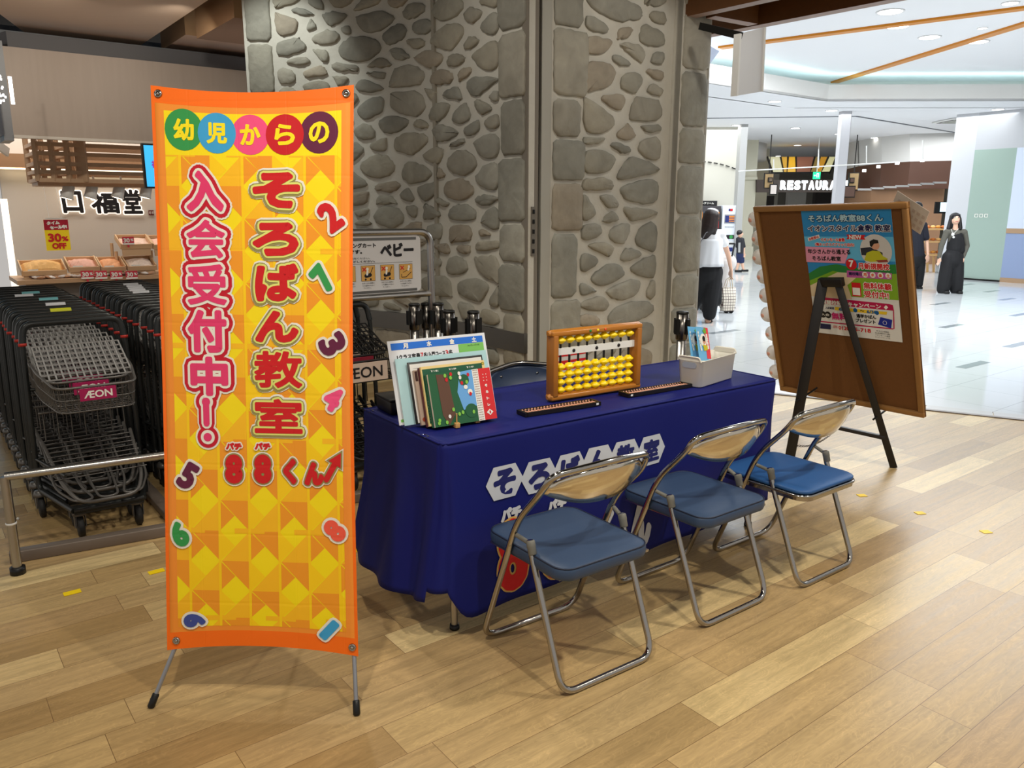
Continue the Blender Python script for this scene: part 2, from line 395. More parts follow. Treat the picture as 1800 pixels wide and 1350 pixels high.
for px, py in ((1711, 641), (1788, 606), (1653, 534), (1673, 573), (1743, 512), (1770, 526), (1793, 553), (1273, 583), (1700, 500), (1225, 640)):
    p = lv(px, py, .006); b.slab([p - T * .27 - Tn * .05, p + T * .27 - Tn * .05, p + T * .27 + Tn * .05, p - T * .27 + Tn * .05], Z, .0015)
struct(b, 'trim_3', mat('grey_floor_inlay', (140, 148, 152), .12))

# --- stone cladding
def clip(poly, nx, ny, d):
    out = []
    for i in range(len(poly)):
        a, c = poly[i], poly[(i + 1) % len(poly)]; da = a[0] * nx + a[1] * ny - d; dc = c[0] * nx + c[1] * ny - d
        if da <= 0: out.append(a)
        if (da < 0) != (dc < 0) and da != dc:
            t = da / (da - dc); out.append((a[0] + (c[0] - a[0]) * t, a[1] + (c[1] - a[1]) * t))
    return out
def cells(s0, s1, z0, z1, rs, dens=1.0, gap=.018):
    ax = 2.3; seeds = []                                  # x is squeezed so that the stones come out wider than tall
    for _ in range(int(9000)):
        x, y = rs.uniform(s0, s1) / ax, rs.uniform(z0, z1); r = rs.choice((.085, .10, .115, .13)) * dens
        if all((x - a) ** 2 + (y - c) ** 2 > (max(r, q) * .62 + min(r, q) * .45) ** 2 for a, c, q in seeds): seeds.append((x, y, r))
    out = []
    for i, (x, y, r) in enumerate(seeds):
        rot = rs.uniform(-.2, .2)
        P = [(s0 / ax, z0), (s1 / ax, z0), (s1 / ax, z1), (s0 / ax, z1)]
        for j, (a, c, q) in enumerate(seeds):
            if j == i: continue
            dx, dy = a - x, c - y; L = math.hypot(dx, dy)
            if L > .8: continue
            m = (L * L + r * r - q * q) / (2 * L); P = clip(P, dx / L, dy / L, x * dx / L + y * dy / L + m - gap * (.75 + .25 * abs(dx) / L) * rs.uniform(.7, 1.5))
            if len(P) < 3: break
        if len(P) < 3: continue
        P = [(p[0] * ax, p[1]) for p in P]
        A = abs(sum(P[k][0] * P[(k + 1) % len(P)][1] - P[(k + 1) % len(P)][0] * P[k][1] for k in range(len(P)))) / 2
        if A < .004: continue
        out.append(P)
    return out
def rough_outline(P, rs, rnd=2, jit=.004):
    if rnd == 1:
        Q = []
        for i in range(len(P)):
            a, p, c = P[i - 1], P[i], P[(i + 1) % len(P)]
            for o_ in (a, c):
                L = math.hypot(o_[0] - p[0], o_[1] - p[1]); k = rs.uniform(.018, .05) / L; Q.append((p[0] + (o_[0] - p[0]) * k, p[1] + (o_[1] - p[1]) * k))
        P = Q; rnd = 0
    for _ in range(rnd):
        Q = []
        for i in range(len(P)):
            a, c = P[i], P[(i + 1) % len(P)]; k = .24
            Q += [(a[0] + (c[0] - a[0]) * k, a[1] + (c[1] - a[1]) * k), (a[0] + (c[0] - a[0]) * (1 - k), a[1] + (c[1] - a[1]) * (1 - k))]
        P = Q
    out = []                                                 # resample, roughen
    for i in range(len(P)):
        a, c = P[i], P[(i + 1) % len(P)]; n = max(1, int(math.hypot(c[0] - a[0], c[1] - a[1]) / .035))
        for k in range(n): t = k / n; out.append((a[0] + (c[0] - a[0]) * t + rs.gauss(0, jit), a[1] + (c[1] - a[1]) * t + rs.gauss(0, jit)))
    return out
TONES = [(150, 146, 132), (154, 149, 135), (144, 141, 129), (156, 150, 134), (156, 146, 129), (140, 138, 127), (152, 149, 137)]
def stone_wall(name, fn, areas, quoins, backing, seed, parent_kind='structure'):
    """fn(s, z, h) -> world; areas [(s0, s1, z0, z1)] of rubble; quoins [(s0, s1, ragged side)] columns of big blocks"""
    rs = random.Random(seed); mb = MB(); tones = []
    for a in backing:
        n = a[4]; S = [a[0] + (a[1] - a[0]) * i / n for i in range(n + 1)]
        vs = []; 
        for s in S: vs += [fn(s, a[2], 0), fn(s, a[3], 0), fn(s, a[2], -.06), fn(s, a[3], -.06)]
        fs = []
        for i in range(n):
            o = i * 4; fs += [(o, o + 4, o + 5, o + 1), (o + 2, o + 3, o + 7, o + 6), (o + 1, o + 5, o + 7, o + 3)]
        fs += [(0, 1, 3, 2), (n * 4, n * 4 + 2, n * 4 + 3, n * 4 + 1)]
        mb.add(vs, fs, 0)
    nb = len(mb.f)
    polys = [(P, 2, .0036) for a in areas for P in cells(*a[:4], rs, a[4] if len(a) > 4 else 1)]
    for (s0, s1, z0, z1, rag) in quoins:
        z = z0
        while z < z1 - .1:
            h = min(rs.uniform(.28, .5), z1 - z); e = rs.uniform(-.05, .04) * rag
            a, c = (s0, s1 + e) if rag > 0 else ((s0 + e, s1) if rag < 0 else (s0, s1))
            polys.append(([(a, z + .01), (c, z + .012), (c, z + h - .012), (a, z + h - .01)], 1, .0025)); z += h
    for P, rnd, jit in polys:
        O = rough_outline(P, rs, rnd, jit)
        cx = sum(p[0] for p in O) / len(O); cy = sum(p[1] for p in O) / len(O)
        def ring(k, h): return [fn(cx + (x - cx) * k, cy + (y - cy) * k, h + (rs.gauss(0, .0015) if h > .005 else 0)) for x, y in O]
        vs = ring(1, 0) + ring(.985, .016) + ring(.90, .024) + ring(.45, .028) + [fn(cx, cy, .029)]; n = len(O); fs = []
        for k in range(3): fs += [(k * n + i, k * n + (i + 1) % n, (k + 1) * n + (i + 1) % n, (k + 1) * n + i) for i in range(n)]
        fs += [(3 * n + i, 3 * n + (i + 1) % n, 4 * n) for i in range(n)]
        mb.add(vs, fs, 1, True); t = rs.choice(TONES); k = rs.uniform(.9, 1.08); tones.append((len(fs), (lin(t[0]) * k, lin(t[1]) * k, lin(t[2]) * k, 1)))
    o = struct(mb, name, [M_MORTAR, M_STONE])
    at_ = o.data.attributes.new('tone', 'FLOAT_COLOR', 'FACE'); buf = [.4, .4, .4, 1] * nb
    for n, c in tones: buf += list(c) * n
    at_.data.foreach_set('color', buf); return o
# flat pier, running along U from the shutter jamb to its right-hand corner
PC = E0 + EDG * 0; PC = Vector((1.555, 6.93, 0)); PO = PC - U * 1.80                   # PO = left end
TOP = 3.95
def pier(s, z, h): p = PO + U * s - V * h; return Vector((p.x, p.y, z))
stone_wall('wall_pillar', pier, [(.50, 1.33, 0, 3.6, 1.2)], [(.215, .50, 0, TOP, 1)], [(.19, 1.44, 0, TOP, 2)], 5)
def pier2(s, z, h): p = PO + U * s - V * (h + .09); return Vector((p.x, p.y, z))
stone_wall('wall_pillar', pier2, [], [(1.455, 1.755, 0, TOP, 0)], [(1.44, 1.76, 0, TOP, 1)], 9)
b = MB(); b.slab([pier(1.44, 0, 0), pier(1.44, 0, .088), pier(1.44, TOP, .088), pier(1.44, TOP, 0)], U, .005)
b.slab([pier(0, 0, -.065), pier(1.8, 0, -.065), pier(1.8, 0, -.6), pier(0, 0, -.6)], Z, TOP); struct(b, 'wall_pillar_core', M_MORTAR)
b = MB(); b.slab([pier2(1.76, 0, 0), pier2(1.785, 0, 0), pier2(1.785, 0, -.1), pier2(1.76, 0, -.1)], Z, TOP); b.slab([pier2(1.76, 0, .006), pier2(1.775, 0, .006), pier2(1.775, 0, 0), pier2(1.76, 0, 0)], Z, TOP)
struct(b, 'trim_4', mat('shutter_guide', (176, 170, 158), .4, .3))
# shutter jamb, black gap, painted frame
b = MB(); b.slab([pier(-.02, 0, .01), pier(.075, 0, .01), pier(.075, 0, -.06), pier(-.02, 0, -.06)], Z, TOP); struct(b, 'door_1_jamb', mat('taupe_jamb', (122, 114, 102), .5))
b = MB(); b.slab([pier(.075, 0, -.05), pier(.105, 0, -.05), pier(.105, 0, -.06), pier(.075, 0, -.06)], Z, TOP); struct(b, 'door_1_gap', M_BLACKP)
b = MB(); b.slab([pier(.105, 0, .01), pier(.192, 0, .01), pier(.192, 0, -.06), pier(.105, 0, -.06)], Z, TOP); struct(b, 'door_1_frame', mat('grey_frame', (168, 165, 154), .5))
b = MB(); b.box(pier(.028, 1.34, .014), (.035, .35, .012), (U, Z, V)); 
for i in range(5): b.box(pier(.028, 1.2 + i * .07, .022), (.014, .03, .012), (U, Z, V), 1)
tag(bw(b, 'shutter_lock', [mat('lock_plate', (120, 114, 104), .4, .5), M_BLACKM]), 'narrow metal lock plate set upright in the shutter jamb beside the stone pier', 'lock plate')
# curved stone wall
CW = [(.115, 5.83), (-.245, 6.27), (-.651, 6.72), (-1.011, 7.05), (-1.42, 7.30), (-1.85, 7.46), (-2.36, 7.55)]
def catmull(P, n=8):
    P = [Vector((*p, 0)) for p in P]; P = [P[0] * 2 - P[1]] + P + [P[-1] * 2 - P[-2]]; o = []
    for i in range(1, len(P) - 2):
        for k in range(n):
            t = k / n; a, b_, c, d = P[i - 1:i + 3]
            o.append(.5 * ((2 * b_) + (c - a) * t + (2 * a - 5 * b_ + 4 * c - d) * t * t + (3 * b_ - a - 3 * c + d) * t ** 3))
    return o + [P[-2]]
CP = catmull(CW); CL = [0]
for a, c in zip(CP[:-1], CP[1:]): CL.append(CL[-1] + (c - a).length)
def curve_at(s):
    s = max(0, min(CL[-1] - 1e-6, s)); i = max(k for k in range(len(CL) - 1) if CL[k] <= s); t = (s - CL[i]) / (CL[i + 1] - CL[i])
    p = CP[i].lerp(CP[i + 1], t); k0, k1 = max(0, i - 1), min(len(CP) - 1, i + 2); d = (CP[k1] - CP[k0]).normalized()
    return p, Vector((d.y, -d.x, 0)) * -1
def cwall(s, z, h):
    p, n = curve_at(s); p = p + n * h; return Vector((p.x, p.y, z))
_n = curve_at(.5)[1]
if _n.y > 0:
    _ca = curve_at
    def curve_at(s): p, n = _ca(s); return p, -n
SL = CL[-1]
stone_wall('wall_curved', cwall, [(.33, SL - .28, .62, 3.7, 1.08)], [(.03, .30, 0, TOP, 1), (SL - .24, SL - .01, 0, TOP, 0), (.34, .70, -.05, .44, 0), (.72, 1.1, 0, .44, 0), (1.12, 1.5, -.1, .44, 0), (1.52, 1.95, 0, .44, 0), (1.98, 2.3, 0, .44, 0)], [(0, SL, 0, TOP, 40)], 11)
def ribbon(mb, s0, s1, z0, z1, h0, h1, n=30, mi=0):
    S = [s0 + (s1 - s0) * i / n for i in range(n + 1)]; vs = []
    for s in S: vs += [cwall(s, z0, h0), cwall(s, z0, h1), cwall(s, z1, h1), cwall(s, z1, h0)]
    fs = []
    for i in range(n):
        for k in range(4): fs.append((i * 4 + k, i * 4 + (k + 1) % 4, i * 4 + 4 + (k + 1) % 4, i * 4 + 4 + k))
    fs += [(3, 2, 1, 0), (n * 4, n * 4 + 1, n * 4 + 2, n * 4 + 3)]
    mb.add(vs, fs, mi, False)
b = MB(); ribbon(b, .0, SL, .452, .60, .0, .034); struct(b, 'trim_5', mat('dark_brushed_steel', (122, 120, 116), .3, 1, bump=.05, bscale=90))
s_j = 1.22
b = MB(); ribbon(b, 1.10, 1.135, 0, TOP, 0, .022, 2); struct(b, 'trim_6', mat('taupe_joint_cover', (150, 143, 128), .6))
b = MB(); e = cwall(SL, 0, 0); b.slab([e, e + Vector((-.02, .0, 0)), e + Vector((-.1, .9, 0)), e + Vector((.1, .9, 0))], Z, TOP); struct(b, 'wall_curved_end', M_MORTAR)

# ceiling over the wooden floor: black void, hung brown panels, deep bronze coffers
b = MB(); b.slab([(-9, -1, 4.0), (2.0, -1, 4.0), (2.2, 7.2, 4.0), (-4, 14, 4.0), (-9, 14, 4.0)], Z, .05); struct(b, 'ceiling', mat('black_void', (16, 14, 13), .9))
M_PANEL = wood('pale_brown_panel', (226, 198, 176), 0, .35, .06); M_BRONZE = mat('bronze_panel', (196, 158, 120), .33, .55, var=.08, scale=3)
def zp(px, py, z): return lv(px, py, z)
def hung(name, poly, z, h, m, m2=None):
    b = MB(); b.slab([zp(x, y, z) if isinstance(x, (int, float)) else x for x, y in poly], Z, h)
    n = len(poly); b.m = [0 if i < 1 else 1 for i in range(len(b.f))]; return struct(b, name, [m, m2 or m])
z = 3.4
A, B_, C_ = zp(50, 62, z), zp(245, 81, z), zp(0, 25, z)
b = MB(); D_ = B_ - V * 3.6; G_ = C_ + (C_ - A).normalized() * .8
b.slab([A, B_, D_, G_ - V * 1.9, G_], Z, .12); struct(b, 'ceiling', M_PANEL)
p1, p2, p3 = zp(284, 88, z), zp(326, 61, z), zp(520, 117, z)
b = MB(); p4 = p2 + U * 3.4; b.slab([p1, p3, p4, p2], Z, .36); b.m = [0] + [1] * (len(b.f) - 1); struct(b, 'ceiling', [mat('pinkish_brown_panel', (222, 190, 170), .45), M_BRONZE])
b = MB(); a1 = zp(338, 0, 3.25); a2 = zp(346, 68, 3.25); a3 = a2 + U * 3; b.slab([a2, a3, a3 - V * 1.2, a2 - V * 1.2], Z, .4); b.m = [0] + [1] * (len(b.f) - 1)
struct(b, 'ceiling', [mat('dark_brown_panel', (160, 124, 102), .4), M_BRONZE])
b = MB(); l1 = zp(2, 73, 3.4); b.slab([l1, l1 + V * .3, l1 + V * .3 - U * .8, l1 - U * .8], Z, .4); struct(b, 'ceiling', M_PANEL)
# shop fascia along U with a dark strip above
f1 = at(250, 250, 9.5); f1.z = 0
def fas(px, py): return onp(px, py, f1, V)
fl, fr = fas(13, 150), fas(520, 150); fl.z = fr.z = 0
zt, zb = fas(240, 105).z, fas(240, 249).z
M_FAS = wood('greige_laminate', (156, 140, 127), 2, .5, .08, .5)
b = MB(); b.slab([fl + Z * zb, fr + Z * zb, fr + V * .35 + Z * zb, fl + V * .35 + Z * zb], Z, zt - zb); struct(b, 'wall_shop_front', M_FAS)
b = MB(); b.slab([fl + U * .06 + V * .12 + Z * zt, fr + V * .12 + Z * zt, fr + V * .3 + Z * zt, fl + V * .3 + Z * zt], Z, .17); struct(b, 'trim_7', mat('charcoal_strip', (88, 86, 88), .6))
b = MB(); b.slab([fl + Z * (zb - .02), fr + Z * (zb - .02), fr - V * .015 + Z * (zb - .02), fl - V * .015 + Z * (zb - .02)], Z, .03); struct(b, 'trim_8', mat('pale_edge_trim', (190, 180, 168), .5))
# left return of the fascia and the glass front left of it
b = MB(); b.slab([fl - U * .09 + Z * (zb - .05), fl + Z * (zb - .05), fl + V * .5 + Z * (zb - .05), fl - U * .09 + V * .5 + Z * (zb - .05)], Z, zt - zb + .1); struct(b, 'trim_9', mat('grey_return', (120, 120, 122), .4))
b = MB(); b.slab([fl - U * 1.5 - V * .02 + Z * zb, fl - U * .09 - V * .02 + Z * zb, fl - U * .09 + V * .3 + Z * zb, fl - U * 1.5 + V * .3 + Z * zb], Z, zt - zb); struct(b, 'wall_left_front', mat('slate_panel', (84, 86, 94), .3))
# shop back wall (signage wall)
w1 = f1 + V * 2.3
wl, wr = onp(2, 330, w1, V), onp(560, 330, w1, V); wl.z = wr.z = 0
M_SHOPW = mat('shop_plaster', (196, 186, 174), .7)
b = MB(); b.slab([wl, wr, wr + V * .1, wl + V * .1], Z, 2.45); struct(b, 'wall_shop_back', M_SHOPW)
b = MB(); b.slab([wl - U * .6 + Z * 2.45, wr + Z * 2.45, wr + V * .1 + Z * 2.45, wl - U * .6 + V * .1 + Z * 2.45], Z, 1.3); struct(b, 'wall_shop_upper', mat('dark_blue_grey', (92, 100, 112), .6))
def wp(px, py, d=.0): return onp(px, py, w1 - V * d, V)
b = MB(); hz = wp(130, 298).z; b.slab([wl - U * .5 - V * .2 + Z * hz, wr - V * .2 + Z * hz, wr + Z * hz, wl - U * .5 + Z * hz], Z, .17); struct(b, 'trim_10', mat('oak_pelmet', (140, 106, 76), .5))
b = MB(); b.slab([wl - V * .16 + Z * (hz - .02), wr - V * .16 + Z * (hz - .02), wr - V * .06 + Z * (hz - .02), wl - V * .06 + Z * (hz - .02)], Z, .015)
tag(bw(b, 'cove_light', mat('warm_fill_strip', (255, 240, 205), .5, emit=3)), 'thin warm strip light added under the brown pelmet to brighten behind the lattice', 'light strip')  # glowing strip added to brighten the wall behind the lattice
# shop ceiling
b = MB(); b.slab([fl + V * .36 + Z * 3.3, fr + V * .36 + Z * 3.3, wr + Z * 3.3, wl + Z * 3.3], Z, .05); struct(b, 'ceiling', mat('shop_ceiling', (120, 122, 126), .8))
# white standing edge + glass at the far left
b = MB(); g1, g2 = wp(2, 350), wp(20, 500); b.tube([g1 - V * .3, Vector((g1.x, g1.y, 0)) - V * .3], .04, 12)
tag(bw(b, 'light_column', mat('white_light_column', (255, 246, 232), .5, emit=1.0)), 'tall white glowing strip standing at the left end of the shop wall', 'light column')
b = MB(); gl = wl - U * .45 - V * .35; b.slab([gl - U * 1.6, gl + U * .1, gl + U * .1 + V * .02, gl - U * 1.6 + V * .02], Z, 2.4); struct(b, 'window_1', mat('blue_daylight_glass', (120, 170, 205), .2, emit=.35))
b = MB()
for k in (.35, 1.3): b.box(gl - U * .75 + Z * k - V * .02, (1.7, .03, .04), (U, V, Z))
struct(b, 'window_1_bars', M_BLACKM)
b = MB(); x0 = fl - U * .35 + V * .1; b.bar(at(-40, 262, 9.3), at(22, 226, 8.9), .03, .12); b.bar(at(-30, 235, 9.1), at(14, 268, 9.5), .03, .1)
struct(b, 'trim_11', M_WHITE)
b = MB(); gg = at(6, 160, 8.2); 
for i in range(16): b.lathe([(0, 0), (.009, .004), (.009, .02), (0, .024)], gg + Vector((random.uniform(-.05, .02), random.uniform(-.03, .03), random.uniform(-.13, .13))), seg=6)
tag(bw(b, 'chandelier', mat('crystal_glow', (255, 246, 240), .2, emit=5)), 'cluster of glowing crystal beads at the far left edge', 'chandelier')
b = MB(); b.box(at(20, 159, 8.35), (.02, .03, .26)); tag(bw(b, 'wall_light', mat('white_glow', (255, 250, 245), .4, emit=5)), 'slim white wall light at the left end of the grey shop fascia', 'wall light')

# ceiling and beams, right
z = 2.96
M_BEAM = wood('dark_wood_beam', (98, 60, 26), 0, .45, .18); M_BEAMB = wood('beam_underside', (142, 112, 94), 0, .5, .08)
r1, r2 = zp(1218, 72, z), zp(1585, 2, z); bd = (r2 - r1).normalized(); bn = Vector((bd.y, -bd.x, 0))
if bn.y > 0: bn = -bn
def beam(mbx, p, q, wdt, n_, h=.42):
    mbx.slab([p, q, q + n_ * wdt, p + n_ * wdt], Z, h); mbx.m[-6:] = [1] + [0] * 5
b = MB(); beam(b, r1 - bd * .6, r2 + bd * 1.2, .11, bn)
g1, g2 = zp(1232, 30, z), zp(1370, 0, z); gd = (g2 - g1).normalized()
beam(b, g1 - bd * .5, g1 + bd * 2.6, .10, bn)
c1, c2 = zp(1258, 28, z), zp(1332, 42, z); cdn = (c2 - c1).normalized(); beam(b, c1, c2, .1, Vector((-cdn.y, cdn.x, 0)))
struct(b, 'ceiling_beams', [M_BEAM, M_BEAMB])
b = MB(); m_ = r1 + bn * .1; b.slab([m_ - bd * .6 + Z * .4, m_ + bd * 3 + Z * .4, m_ + bd * 3 + bn * 1.4 + Z * .4, m_ - bd * .6 + bn * 1.4 + Z * .4], Z, .03); struct(b, 'ceiling', wood('dark_wood_soffit', (74, 40, 16), 0, .5, .15))
# shutter rail and hanging smoke screen
b = MB(); b.bar(at(1232, 46, 6.4), at(1302, 63, 6.05), .035, .05); struct(b, 'trim_12', M_BLACKM)
t = thing('smoke_screen', 'tall grey hanging smoke screen panel below the wooden beam', 'screen', at(1318, 168, 6.3))
a_, b_, c_, d_ = at(1297, 60, 6.05), at(1344, 48, 6.3), at(1339, 161, 6.3), at(1291, 169, 6.05)
nrm = (b_ - a_).cross(d_ - a_).normalized()
b = MB(); b.slab([a_, b_, c_, d_], nrm, .012); bw(b, 'screen_panel', mat('translucent_grey', (214, 214, 214), .4), t)
b = MB(); b.bar(a_, d_, .022, .05, nrm); bw(b, 'side_rail', M_WHITE, t)
b = MB(); b.bar(b_, c_, .012, .02, nrm, 0); bw(b, 'side_rail', M_WHITE, t)

# mall ceiling: low sheet, coffer upstand, cove light, raised sheet
ZC, ZU, ZR = 3.5, 3.80, 4.0
M_CEIL = mat('white_ceiling', (232, 232, 234), .8); M_CEILW = mat('ceiling_upstand', (214, 212, 208), .8)
k0, k1, k2, k3 = zp(1100, 121, ZC), zp(1225, 143, ZC), zp(1455, 178, ZC), zp(1950, 177, ZC)
b = MB(); b.slab([k0, k1, k2, k3, Vector((26, k3.y, ZC)), Vector((26, 34, ZC)), Vector((-1, 34, ZC)), Vector((-1, k0.y, ZC))], Z, .04); struct(b, 'ceiling', M_CEIL)
b = MB()
for p, q in ((k0, k1), (k1, k2), (k2, k3)):
    n_ = Vector((-(q - p).y, (q - p).x, 0)).normalized(); n_ = n_ if n_.y > 0 else -n_
    b.slab([p, q, q + n_ * .03, p + n_ * .03], Z, ZU - ZC)
struct(b, 'ceiling_upstand', M_CEILW)
b = MB()
for p, q in ((k0, k1), (k1, k2), (k2, k3)):
    n_ = Vector((-(q - p).y, (q - p).x, 0)).normalized(); n_ = n_ if n_.y > 0 else -n_; o_ = Vector((0, 0, ZU - ZC - .06))
    b.slab([p + n_ * .06 + o_, q + n_ * .06 + o_, q + n_ * .16 + o_, p + n_ * .16 + o_], Z, .04)
tag(bw(b, 'cove_light', mat('cool_cove_light', (205, 240, 240), .5, emit=5)), 'long cool cove light hidden behind the white ceiling upstand of the mall', 'light strip')
b = MB(); b.slab([Vector((1.6, 7.4, ZR)), Vector((8, 4, ZR)), Vector((26, 4, ZR)), Vector((26, 19, ZR)), Vector((-1, 19, ZR))], Z, .04); struct(b, 'ceiling', M_CEIL)
b = MB()
for p, q in ((k0, k1), (k1, k2), (k2, k3)):
    n_ = Vector((-(q - p).y, (q - p).x, 0)).normalized(); n_ = n_ if n_.y > 0 else -n_
    b.slab([p + n_ * 1.0 - (q - p).normalized() * .3, q + n_ * 1.0, q + n_ * 1.05, p + n_ * 1.05 - (q - p).normalized() * .3], Z, ZR - ZC)
struct(b, 'ceiling_cove_back', M_CEILW)
M_GOLD = mat('gold_inlay', (206, 128, 2), .4, .1)
for i, (A_, B2, wA, wB) in enumerate((((1262, 81), (1830, 6), 7, 3), ((1458, 144), (1830, 28), 7, 3))):
    a_, b_ = zp(*A_, ZR), zp(*B2, ZR); d = (b_ - a_).normalized(); n_ = Vector((-d.y, d.x, 0)) * .16
    b = MB(); b.slab([a_ - Z * .03, b_ - Z * .03, b_ + n_ - Z * .03, a_ + n_ - Z * .03], Z, .035); struct(b, 'ceiling_inlay', M_GOLD)
# sloping white corner panel by the pillar
b = MB(); b.slab([zp(1225, 143, ZC), zp(1198, 120, ZC), at(1210, 60, 10.5), at(1265, 90, 11.2)], (0, 0, 1), .02); struct(b, 'ceiling_corner', mat('lilac_white', (196, 204, 226), .7))
# shutter slot in the low ceiling
b = MB(); s_ = [zp(1150, 209, ZC), zp(1505, 204, ZC), zp(1698, 236, ZC)]
for p, q in zip(s_[:-1], s_[1:]): b.bar(p - Z * .004, q - Z * .004, .07, .012)
struct(b, 'trim_13', mat('slot_grey', (96, 100, 106), .6))
M_LAMP = mat('lamp_glow', (255, 253, 246), .4, emit=9); M_RIM = mat('lamp_rim', (225, 225, 225), .5)
def downlight(px, py, z, r, lab):
    p = zp(px, py, z); t = thing('downlight', lab, 'ceiling light', (p.x, p.y, z), 0, 'round downlights in the mall ceiling')
    b = MB(); b.lathe([(r * 1.0, 0), (r * 1.0, -.012), (r * 1.15, -.012), (r * 1.18, 0)], seg=24); b.build('rim', M_RIM, t)
    b = MB(); b.lathe([(r, -.004), (r * .98, -.010)], seg=24); b.build('lens', M_LAMP, t)
DL = [((1362, 178), ZC, .11, 'round downlight nearest the hanging smoke screen'), ((1462, 194), ZC, .11, 'round downlight just in front of the dark ceiling slot, left of the air vent'),
      ((1295, 220), ZC, .11, 'round downlight nearest the stone pier above the cream wall'), ((1398, 225), ZC, .11, 'round downlight beyond the ceiling slot, second from the stone pier'),
      ((1475, 235), ZC, .11, 'round downlight beyond the ceiling slot, third from the stone pier'), ((1538, 242), ZC, .11, 'round downlight beyond the ceiling slot, fourth from the stone pier'),
      ((1402, 255), ZC, .11, 'small round downlight above the restaurant sign'), ((1754, 192), ZC, .11, 'round downlight right of the ceiling air vent'), ((1629, 254), ZC, .11, 'round downlight above the brown bakery front'),
      ((1486, 264), ZC, .10, 'far small downlight just left of the white post'), ((1503, 266), ZC, .10, 'far small downlight just right of the white post'), ((1368, 274), ZC, .10, 'farthest small downlight over the coloured skylight'),
      ((1565, 20), ZR, .15, 'large downlight above the upper gold ceiling stripe'), ((1578, 46), ZR, .14, 'large downlight just below the upper gold ceiling stripe'),
      ((1634, 65), ZR, .14, 'large downlight between the two gold stripes'), ((1719, 73), ZR, .14, 'large downlight below the lower gold ceiling stripe'), ((1727, 49), ZR, .06, 'small spot lamp touching the lower gold ceiling stripe'), ((1776, 5), ZR, .09, 'downlight at the top right corner of the ceiling')]
for p, z_, r_, lb in DL: downlight(*p, z_, r_, lb)
t = thing('air_vent', 'white square ceiling air conditioner vent near the dark ceiling slot', 'air vent', zp(1690, 211, ZC))
b = MB(); b.box((0, 0, -.02), (.9, .9, .03)); b.build('frame', M_WHITE, t, bevel=.01)
b = MB(); b.box((0, 0, -.045), (.55, .55, .02)); b.build('grille', mat('vent_grey', (168, 168, 160), .7), t)
b = MB()
for s1_ in (-1, 1): b.box((s1_ * .36, 0, -.037), (.05, .7, .006)); b.box((0, s1_ * .36, -.037), (.7, .05, .006))
b.build('slot', M_BLACKP, t)

# ================================================================== FAR SIDE OF THE MALL
M_CREAM = mat('cream_wall', (206, 203, 190), .7)
b = MB(); Y = 20.75; p, q = at(1150, 470, Y), at(1296, 470, Y); p.z = q.z = 0; b.slab([p, q, q + Vector((0, .3, 0)), p + Vector((0, .3, 0))], Z, ZC); struct(b, 'wall_kiosk', M_CREAM)
b = MB()
for k in range(9):
    x = 1213 + k * 10.5; yy = 284 + ((k - 1.5) / 8) ** 2 * 22; b.bar(at(x, yy, 20.72), at(x + 6.5, yy + (k - 1.2) * .45, 20.72), .02, .04, (0, 1, 0))
tag(bw(b, 'wall_graphic', I_K), 'dashed black arc painted on the cream wall above the vending machine', 'wall graphic')
b = MB(); Y = 20.2; b.box(at(1298, 360, Y) + Vector((0, 0, 0)), (.16, .3, 3.9)); struct(b, 'trim_14', mat('grey_post', (168, 168, 166), .5))
b = MB()
for px0, px1, Y in ((1302, 1324, 24.5), (1324, 1344, 28)):
    p, q = at(px0, 400, Y), at(px1, 400, Y); p.z = q.z = 0; b.slab([p, q, q + Vector((0, .5, 0)), p + Vector((0, .5, 0))], Z, ZC)
    c = (p + q) / 2; b.box(c + Vector((0, -.04, .2)), ((q - p).length * 1.1, .1, .4)); b.box(c + Vector((0, -.03, 2.4)), ((q - p).length * 1.05, .08, .08))
struct(b, 'wall_far_columns', mat('cream_column', (196, 192, 172), .6))
# back boundary of the mall
b = MB(); p, q = at(1150, 400, 36), at(1480, 400, 33); p.z = q.z = 0; b.slab([p, q, q + Vector((0, .2, 0)), p + Vector((0, .2, 0))], Z, ZC); struct(b, 'wall_far', mat('far_wall_grey', (120, 116, 108), .7))
b = MB()
for i, (px, ww, c) in enumerate(((1348, 14, 0), (1395, 30, 1), (1440, 26, 0))):
    Y = 31; p = at(px, 400, Y); p.z = 0; b.box(p + Vector((0, 0, 1.0 + .1 * i)), (ww / 45, .3, 2.0 + .2 * i), mi=c)
struct(b, 'wall_far_shopfront', [mat('far_dark', (46, 40, 38), .6), mat('far_light', (180, 178, 172), .6)])
# restaurant frontage
Y = 24.0
b = MB(); b.slab([at(1330, 338, Y + .4), at(1500, 338, Y + .4), at(1500, 316, Y + .4), at(1330, 316, Y + .4)], (0, 1, 0), .1); struct(b, 'wall_restaurant', mat('restaurant_dark', (70, 58, 52), .6))
t = thing('restaurant_sign', 'white glowing RESTAURANT letters on a dark band across the mall', 'sign', at(1432, 333, Y))
M_SGN = mat('sign_glow', (240, 252, 255), .4, emit=2.4)
o_ = at(1370, 332, Y); ex_ = at(1494, 332, Y) - o_; px_m = (ex_.length) / 124
pr = Print(lambda x, y, h: at(1370, 325.5, Y) + Vector((x, -h - .02, y)), .004)
L_ = ex_.length; lw = L_ / 10
for i, ch in enumerate('RESTAURANT'): pr.text(ch, lw * (i + .5), 0, lw * .66, .22, M_SGN, 3, .024)
bw(pr.mb, 'letters', pr.mats, t)
